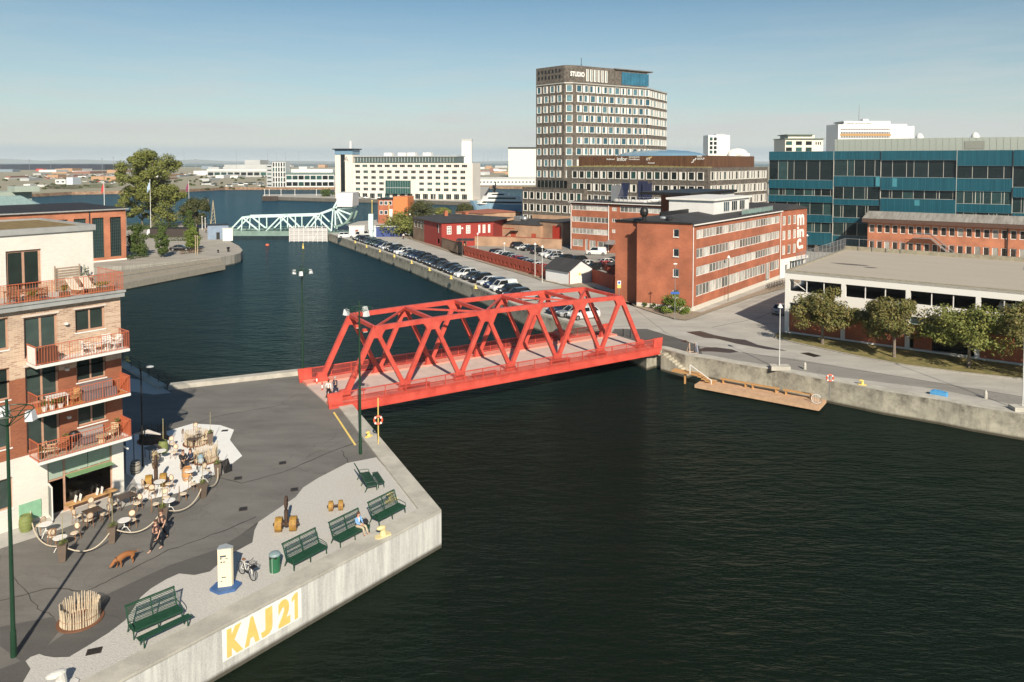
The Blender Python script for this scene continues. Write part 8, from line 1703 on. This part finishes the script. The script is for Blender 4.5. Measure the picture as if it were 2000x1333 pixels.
for px,py,lb in PLN:
    P=G(px,py,.015)
    if pl0 is None:
        pl0=thing('tall_planter',tuple(P),.3,lb,'planter','tall tapered planters along the rope'); mb=MB(); mb.bar((0,0,0),(0,0,.95),.30,.30,w2=.46,h2=.46,up=(0,1,0)); mb.build('pot',PLM,pl0); mb=MB(); foliage(mb,(0,0,1.08),(.26,.26,.2),150,.05,3); mb.build('plant',LEAF,pl0); mb=MB(); mb.tube([(0,0,.9),(.02,0,2.6)],.018,6); mb.build('cane',mat('cane',(.34,.30,.16),.8),pl0)
    else: dup(pl0,tuple(P),rnd.random(),lb)
ROPE=mat('pale_rope',(.55,.47,.35),.9,var=.2,scale=25)
ro=thing('rope',(0,0,0),0,'thick pale rope hanging in arcs between the planters round the cafe','rope'); mb=MB()
RP=[(60,1020),(123,1096),(220,1060),(318,1022),(396,972),(425,932)]
for i in range(len(RP)-1):
    a,b=G(*RP[i]),G(*RP[i+1]); L=(b-a).length; n=Vector(((b-a).y,-(b-a).x,0)).normalized(); pts=[]
    for k in range(11): t=k/10; sag=4*t*(1-t); pts.append(a.lerp(b,t)+n*sag*.35+V((0,0,.85-.62*sag)))
    mb.tube(pts,.035,7)
mb.build('rope_length',ROPE,ro)
OLV=mat('olive_green_barrel',(.17,.20,.06),.6,var=.15); OAK=mat('oak_barrel',(.48,.24,.09),.6,var=.15,scale=4,stretch=(1,1,.2)); GBR=mat('grey_barrel',(.28,.26,.22),.7,var=.15)
def barrel(P,lab,m,hoop,s=1.0):
    r_=thing('barrel',tuple(P),.2,lab,'barrel'); pr=[(.27,0),(.33,.22),(.355,.45),(.33,.68),(.27,.90),(.25,.90),(.25,.86)]; mb=MB(); mb.lathe([(r*s,z*s) for r,z in pr],20); mb.build('staves',m,r_)
    for z,r in ((.08,.295),(.26,.342),(.64,.342),(.82,.295)): mb=MB(); mb.lathe([(r*s+.004,(z-.02)*s),(r*s+.01,z*s),(r*s+.004,(z+.02)*s)],20); mb.build('hoop',hoop,r_)
    return r_
barrel(G(51,1037),'olive green barrel against the white wall left of the cafe door',OLV,OLV,1.05); barrel(G(366,938,.015),'honey coloured oak barrel standing on the white paving',OAK,STEEL,1.0); barrel(G(265,925),'grey wooden barrel in the shade of the building',GBR,BLACKM,1.0)
b_=barrel(G(319,884,.015),'olive green barrel with a tall cane on the white paving',OLV,OLV,1.0); mb=MB(); mb.tube([(0,0,.85),(.02,0,2.6)],.025,6); mb.build('cane',MATS['cane'],b_)
STK=mat('bleached_sticks',(.50,.41,.29),.85,var=.25,scale=9); 
def stickring(P,r,h,lab,m=STK,seed=1,n=44):
    g=random.Random(seed); r_=thing('stick_enclosure',tuple(P),0,lab,'stick fence ring','round enclosures of upright sticks'); 
    mb=MB(); mb.lathe([(r*1.22,0),(r*1.22,.06),(r*1.14,.06)],30); mb.build('kerb_ring',mat('rusty_edging',(.16,.07,.035),.8),r_); mb=MB(); mb.lathe([(r*1.13,.0),(r*1.13,.055)],30); mb.build('soil',mat('pinkish_soil',(.36,.25,.18),.95,var=.15,scale=5),r_)
    for i in range(n):
        a=2*math.pi*i/n+g.uniform(-.03,.03); c,s=math.cos(a),math.sin(a); k=.025; mb=MB(); mb.tube([(c*r,s*r,.03),(c*(r-k)+g.uniform(-.03,.03),s*(r-k)+g.uniform(-.03,.03),h*.5),(c*(r+.02),s*(r+.02),h*g.uniform(.86,1.05))],[.04,.034,.022],5); mb.build('stick',m,r_)
    mb=MB(); mb.ring((0,0,h*.35),r+.02,.015,24,5); mb.build('binding_wire',RATB,r_); return r_
stickring(G(157,1212),.83,1.0,'big ring of bleached upright sticks on the asphalt near the camera',seed=1,n=50)
stickring(G(383,866,.015),.80,1.0,'ring of bleached sticks at the top edge of the white paving',seed=2,n=40); stickring(G(402,900,.015),.75,1.05,'ring of bleached sticks with the stroller in front on the white paving',seed=3,n=38)
stickring(G(299,860),.95,1.0,'ring of dark sticks standing in the building shade',mat('dark_sticks',(.10,.085,.06),.9,var=.2),seed=4,n=44)
# dried plant, parasol, seated guests, stroller, menu stand
dpn=pot_plant(tuple(G(303,915,.015)),1.1,.45,'dried pale pampas plant in a pot behind the yellow shackle',77,leaf=mat('dried_grass',(.42,.33,.20),.9,var=.3),n=220)
pa=thing('parasol',tuple(G(262,905)),0,'closed grey parasol leaning out beside the building corner','parasol'); mb=MB(); mb.tube([(0,0,0),(0,0,2.2)],.03,8); mb.build('pole',BLACKM,pa); mb=MB(); mb.tube([(0,0,2.15),(1.0,.1,2.3),(1.9,.2,2.05)],[.05,.16,.05],8); mb.build('folded_canopy',mat('grey_canvas',(.42,.39,.36),.9),pa)
q=G(358,915,.015); person(q,R(30),'seated woman in black with long dark hair on the white cafe paving','sit',shirt=BLKC,trousers=BLKC,hair=BRH,longhair=True,sleeves='long',seat=.42)
q2=G(372,912,.015); person(q2,R(-35),'seated woman in dark blue beside the stroller on the white cafe paving','sit',shirt=NAVY,trousers=BLKC,hair=BRH,longhair=True,sleeves='long',seat=.42)
for q_,a,lb in ((q,30,'bistro chair under the woman in black'),(q2,-35,'bistro chair under the woman in dark blue')): bistro(q_,R(a),lb)
s_=thing('stroller',tuple(G(393,920,.015)),R(30),'pale grey stroller with dark frame in front of the stick ring','stroller'); mb=MB(); mb.ell((0,0,.75),(.2,.33,.2),12,8); mb.build('carrycot',mat('pale_grey_blue_cloth',(.38,.42,.44),.9,var=.3,scale=8),s_); mb=MB(); mb.ell((0,.2,.92),(.2,.2,.2),12,8); mb.build('hood',mat('teal_grey_cloth',(.20,.30,.33),.9),s_)
mb=MB()
for sx in (-1,1): mb.bar((sx*.22,-.35,.2),(sx*.22,.55,1.05),.03); mb.bar((sx*.22,.35,.2),(sx*.22,-.2,.75),.03)
mb.bar((-.22,.55,1.05),(.22,.55,1.05),.03); mb.build('frame',BLACKM,s_)
for sx in (-1,1):
    for sy in (-.38,.38): mb=MB(); mb.ring((sx*.24,sy,.14),.12,.025,14,6,'x'); mb.build('wheel',TYRE,s_)
for i,(x,lb) in enumerate(((T-2.9,'open white menu cards at the left of the window bench'),(T-1.6,'open white menu cards at the right of the window bench'))):
    m_=thing('menu_cards',HW(x,-.2,.5),hf.rz,lb,'menu cards'); mb=MB(); mb.bar((-.22,0,0),(-.12,0,.4),.3,.02); mb.bar((.05,0,0),(.15,0,.4),.3,.02); mb.build('card',WHITE,m_)
bx_=thing('pavement_sign',tuple(G(438,925,.015)),R(-50),'dark folding pavement sign just outside the right rope end','folding sign'); mb=MB(); mb.bar((0,-.28,0),(0,-.02,.95),.55,.03,up=(1,0,0)); mb.build('front_board',mat('grey_board',(.18,.17,.16),.6),bx_); mb=MB(); mb.bar((0,.28,0),(0,.02,.95),.55,.03,up=(1,0,0)); mb.build('back_board',BLACKM,bx_)
# mast with lifebuoy by the kerb, back railing
LB=mat('lifebuoy_orange',(.70,.10,.04),.5,var=0)
def lifebuoy(P,rz,h,lab,mpole=STEEL,hz_=1.1):
    r_=thing('lifebuoy_post',tuple(P),rz,lab,'lifebuoy'); mb=MB(); mb.tube([(0,0,-.6),(0,0,h)],.05,8); mb.build('post',mpole,r_); mb=MB(); mb.ring((0,-.12,hz_),.30,.075,20,8,'y'); mb.build('ring_buoy',LB,r_)
    for k in range(4): a=k*math.pi/2+.78; mb=MB(); mb.box((math.cos(a)*.30,-.12,hz_+math.sin(a)*.30),(.13,.17,.13)); mb.build('white_band',WHITE,r_)
    return r_
lifebuoy(G(739,867,.13),R(10),3.6,'tall yellow mast with orange and white lifebuoy beside the quay kerb',mat('dull_yellow_pole',(.60,.45,.14),.6),1.9)
lifebuoy(G(1620,765),R(-10),1.7,'orange lifebuoy on a grey post at the end of the bathing platform',STEEL,1.35)
rf_=thing('quay_railing',(0,0,0),0,'dark steel railing on the shaded back kerb behind the apartment building','railing'); A_1,B_1=G(240,708,.25),G(329,757,.25); mb=MB()
for z in (.35,.7,1.05): mb.bar(A_1+V((0,0,z)),B_1+V((0,0,z)),.04)
mb.build('rails',BLACKM,rf_)
for i in range(6): mb=MB(); mb.tube([A_1.lerp(B_1,i/5),A_1.lerp(B_1,i/5)+V((0,0,1.1))],.04,7); mb.build('post',BLACKM,rf_)
# KAJ 21 painted on the quay wall
kf=Face(a1,c0); kx0,kx1=kf.t(419),kf.t(578.5); pn=thing('painted_sign',tuple(kf.a),kf.rz,'white painted panel with large yellow KAJ 21 lettering on the quay wall','painted sign')
mb=MB(); mb.boxb(kx0,-.012,-1.62,kx1,-.004,-.06); mb.build('white_panel',mat('flaking_white_paint',(.74,.73,.69),.75,var=.10,scale=1.2),pn)
LY2=mat('faded_yellow_paint',(.78,.50,.14),.7,var=.10,scale=2)
W_=kx1-kx0
for ch,fa_,fb_ in (('K',.05,.245),('A',.26,.445),('J',.46,.61),('2',.685,.845),('1',.865,.955)): fittext(ch,LY2,pn,kx0+W_*fa_,kx0+W_*fb_,-1.54,-.16,y=-.018,ext=.004,bold=.07) if ch!='1' else None
mb=MB(); x0_,x1_=kx0+W_*.865,kx0+W_*.95; wd_=(x1_-x0_); mb.prism([(x0_+wd_*.45,0),(x1_,0),(x1_,1.38),(x0_+wd_*.5,1.38),(x0_,1.20),(x0_,.98),(x0_+wd_*.45,1.12)],0,.008); o=mb.build('lettering',LY2,pn,(0,-.014,-1.54)); o.rotation_euler=(R(90),0,0)
mb=MB()
for k in range(6): mb=MB(); x=kx0-1+k*2.4; mb.boxb(x,-.006 if kx0<x<kx1 else -.004,-2.3,x+.03,-.002,-.02); mb.build('board_joint',mat('joint_shadow_line',(.20,.19,.17),.9),pn) if 0 else None
# ======================= RIGHT QUAY =======================
WDP=mat('larch_deck',(.50,.32,.19),.8,var=.18,scale=1.5,stretch=(1,1,1)); WDO=mat('orange_pine',(.50,.27,.10),.7,var=.12)
q0_,q1_=G(1357,752,-1.75),G(1600,797,-1.75); qb=G(1366,739,-1.75); pl=Face(q0_,q1_); bp_=thing('bathing_platform',tuple(pl.a+V((0,0,-1.75))),pl.rz,'long larch bathing platform floating along the right quay wall','platform')
LP=pl.L; mb=MB()
n=int(LP/.32)
for i in range(n): mb.boxb(LP*i/n,0,-.02+(.004 if i%2 else 0),LP*(i+1)/n-.03,2.9,.05)
mb.boxb(0,-.05,-.3,LP,0-.002,.06); mb.boxb(0,.0,-.3,LP,2.9,-.03); mb.build('deck',WDP,bp_)
for i,f_ in enumerate((.28,.53,.80)):
    o=thing('platform_bench',tuple(pl.w(LP*f_,2.2,-1.70)),pl.rz,['left pine bench on the bathing platform','middle pine bench on the bathing platform','right pine bench on the bathing platform nearest the lifebuoy'][i],'bench','pine benches on the bathing platform'); mb=MB(); mb.boxb(-1.5,-.22,.42,1.5,.22,.5); mb.build('seat',WDO,o)
    for x in (-1.2,1.2): mb=MB(); mb.boxb(x-.06,-.18,0,x+.06,.18,.418); mb.build('leg',WDO,o)
sw=thing('platform_steps',tuple(pl.w(-1.6,1.1,-1.0)),pl.rz,'pine landing with handrail and steps down to the bathing platform','steps'); mb=MB(); mb.boxb(-1.6,0,-.1,1.4,1.1,.0); mb.build('landing',WDO,sw)
for i in range(4): mb=MB(); mb.boxb(1.4+i*.45,0,-.22-.17*i,1.85+i*.45,1.1,-.14-.17*i); mb.build('step',WDO,sw)
mb=MB(); mb.bar((.6,0,1.0),(3.0,0,-.3),.07); mb.bar((.6,0,0),(.6,0,1.0),.08); mb.bar((3.0,0,-.7),(3.0,0,-.2),.08); mb.build('handrail',WHITE,sw); mb=MB(); mb.boxb(-.2,.3,-1.6,-.05,.5,-.1); mb.build('post',WDO,sw)
mb=MB(); q=pl.w(LP-.5,.9,-1.7)
ld=thing('bathing_ladder',tuple(q),pl.rz,'white rope net hoop at the right end of the bathing platform','ladder'); mb.ring((0,0,.5),.45,.03,18,6,'y'); mb.build('hoop',WHITE,ld); mb=MB()
for k in range(6): mb.bar((-.4+k*.16,0,.1),(-.4+k*.16,0,.95),.02)
mb.build('net',WHITE,ld)
af=thing('a_frame_barrier',tuple(G(1352,690)),R(15),'white and blue A shaped board frame standing by the puddle','barrier')
for s in (-1,1): mb=MB(); mb.bar((-.5,s*.4,0),(-.35,0,1.2),.07); mb.bar((.5,s*.4,0),(.35,0,1.2),.07); mb.bar((-.5,s*.38,.08),(.5,s*.38,.08),.06); mb.build('frame',mat('raw_wood',(.5,.36,.26),.8),af)
mb=MB(); mb.bar((.42,-.35,.1),(.40,0,1.15),.05,.5); mb.build('board',mat('white_blue_board',(.45,.5,.58),.6),af)
bb=thing('blue_box',tuple(G(1834,773)),pf.rz,'bright blue flat box on the right quay edge','box'); mb=MB(); mb.prism([(-.7,-.28),(.6,-.32),(.72,.08),(.4,.32),(-.55,.28)],0,.42,bottom=False); mb.build('box_body',mat('bright_blue',(.08,.30,.55),.5),bb); mb=MB(); mb.boxb(-.45,-.2,.421,.3,.15,.5); mb.build('lid',MATS['bright_blue'],bb)
for px,py,lb in ((1572,722,'short pale kerb post left on the right quay'),(1925,779,'short pale kerb post right on the right quay')): p=G(px,py); mb=MB(); mb.lathe([(.16,0),(.15,.5),(.09,.75),(.05,.78)],10); tag(mb.build('stone_post',COPING,None,tuple(p)),lb,'post')
for px,py in ((1217,657),(1231,660)): p=G(px,py); mb=MB(); mb.lathe([(.06,0),(.06,.9),(.03,.95)],8); tag(mb.build('steel_post',BLACKM,None,tuple(p)),'left slim black post at the far bridge end' if px<1220 else 'right slim black post at the far bridge end','post')
mb=MB(); p=G(1160,650); 
# ======================= HARBOUR AIR =======================
mb=MB(); mb.boxb(-32000,-260,-8,32000,46000,150); hz_o=mb.build('haze',BLACKM); hz_o['kind']='stuff'
m=bpy.data.materials.new('haze_air'); m.use_nodes=True; t=m.node_tree; t.nodes.clear(); o_=t.nodes.new('ShaderNodeOutputMaterial'); v_=t.nodes.new('ShaderNodeVolumePrincipled'); v_.inputs['Color'].default_value=(.90,.97,1,1); v_.inputs['Density'].default_value=.00006; v_.inputs['Anisotropy'].default_value=0.0; t.links.new(v_.outputs[0],o_.inputs['Volume']); hz_o.data.materials.clear(); hz_o.data.materials.append(m)
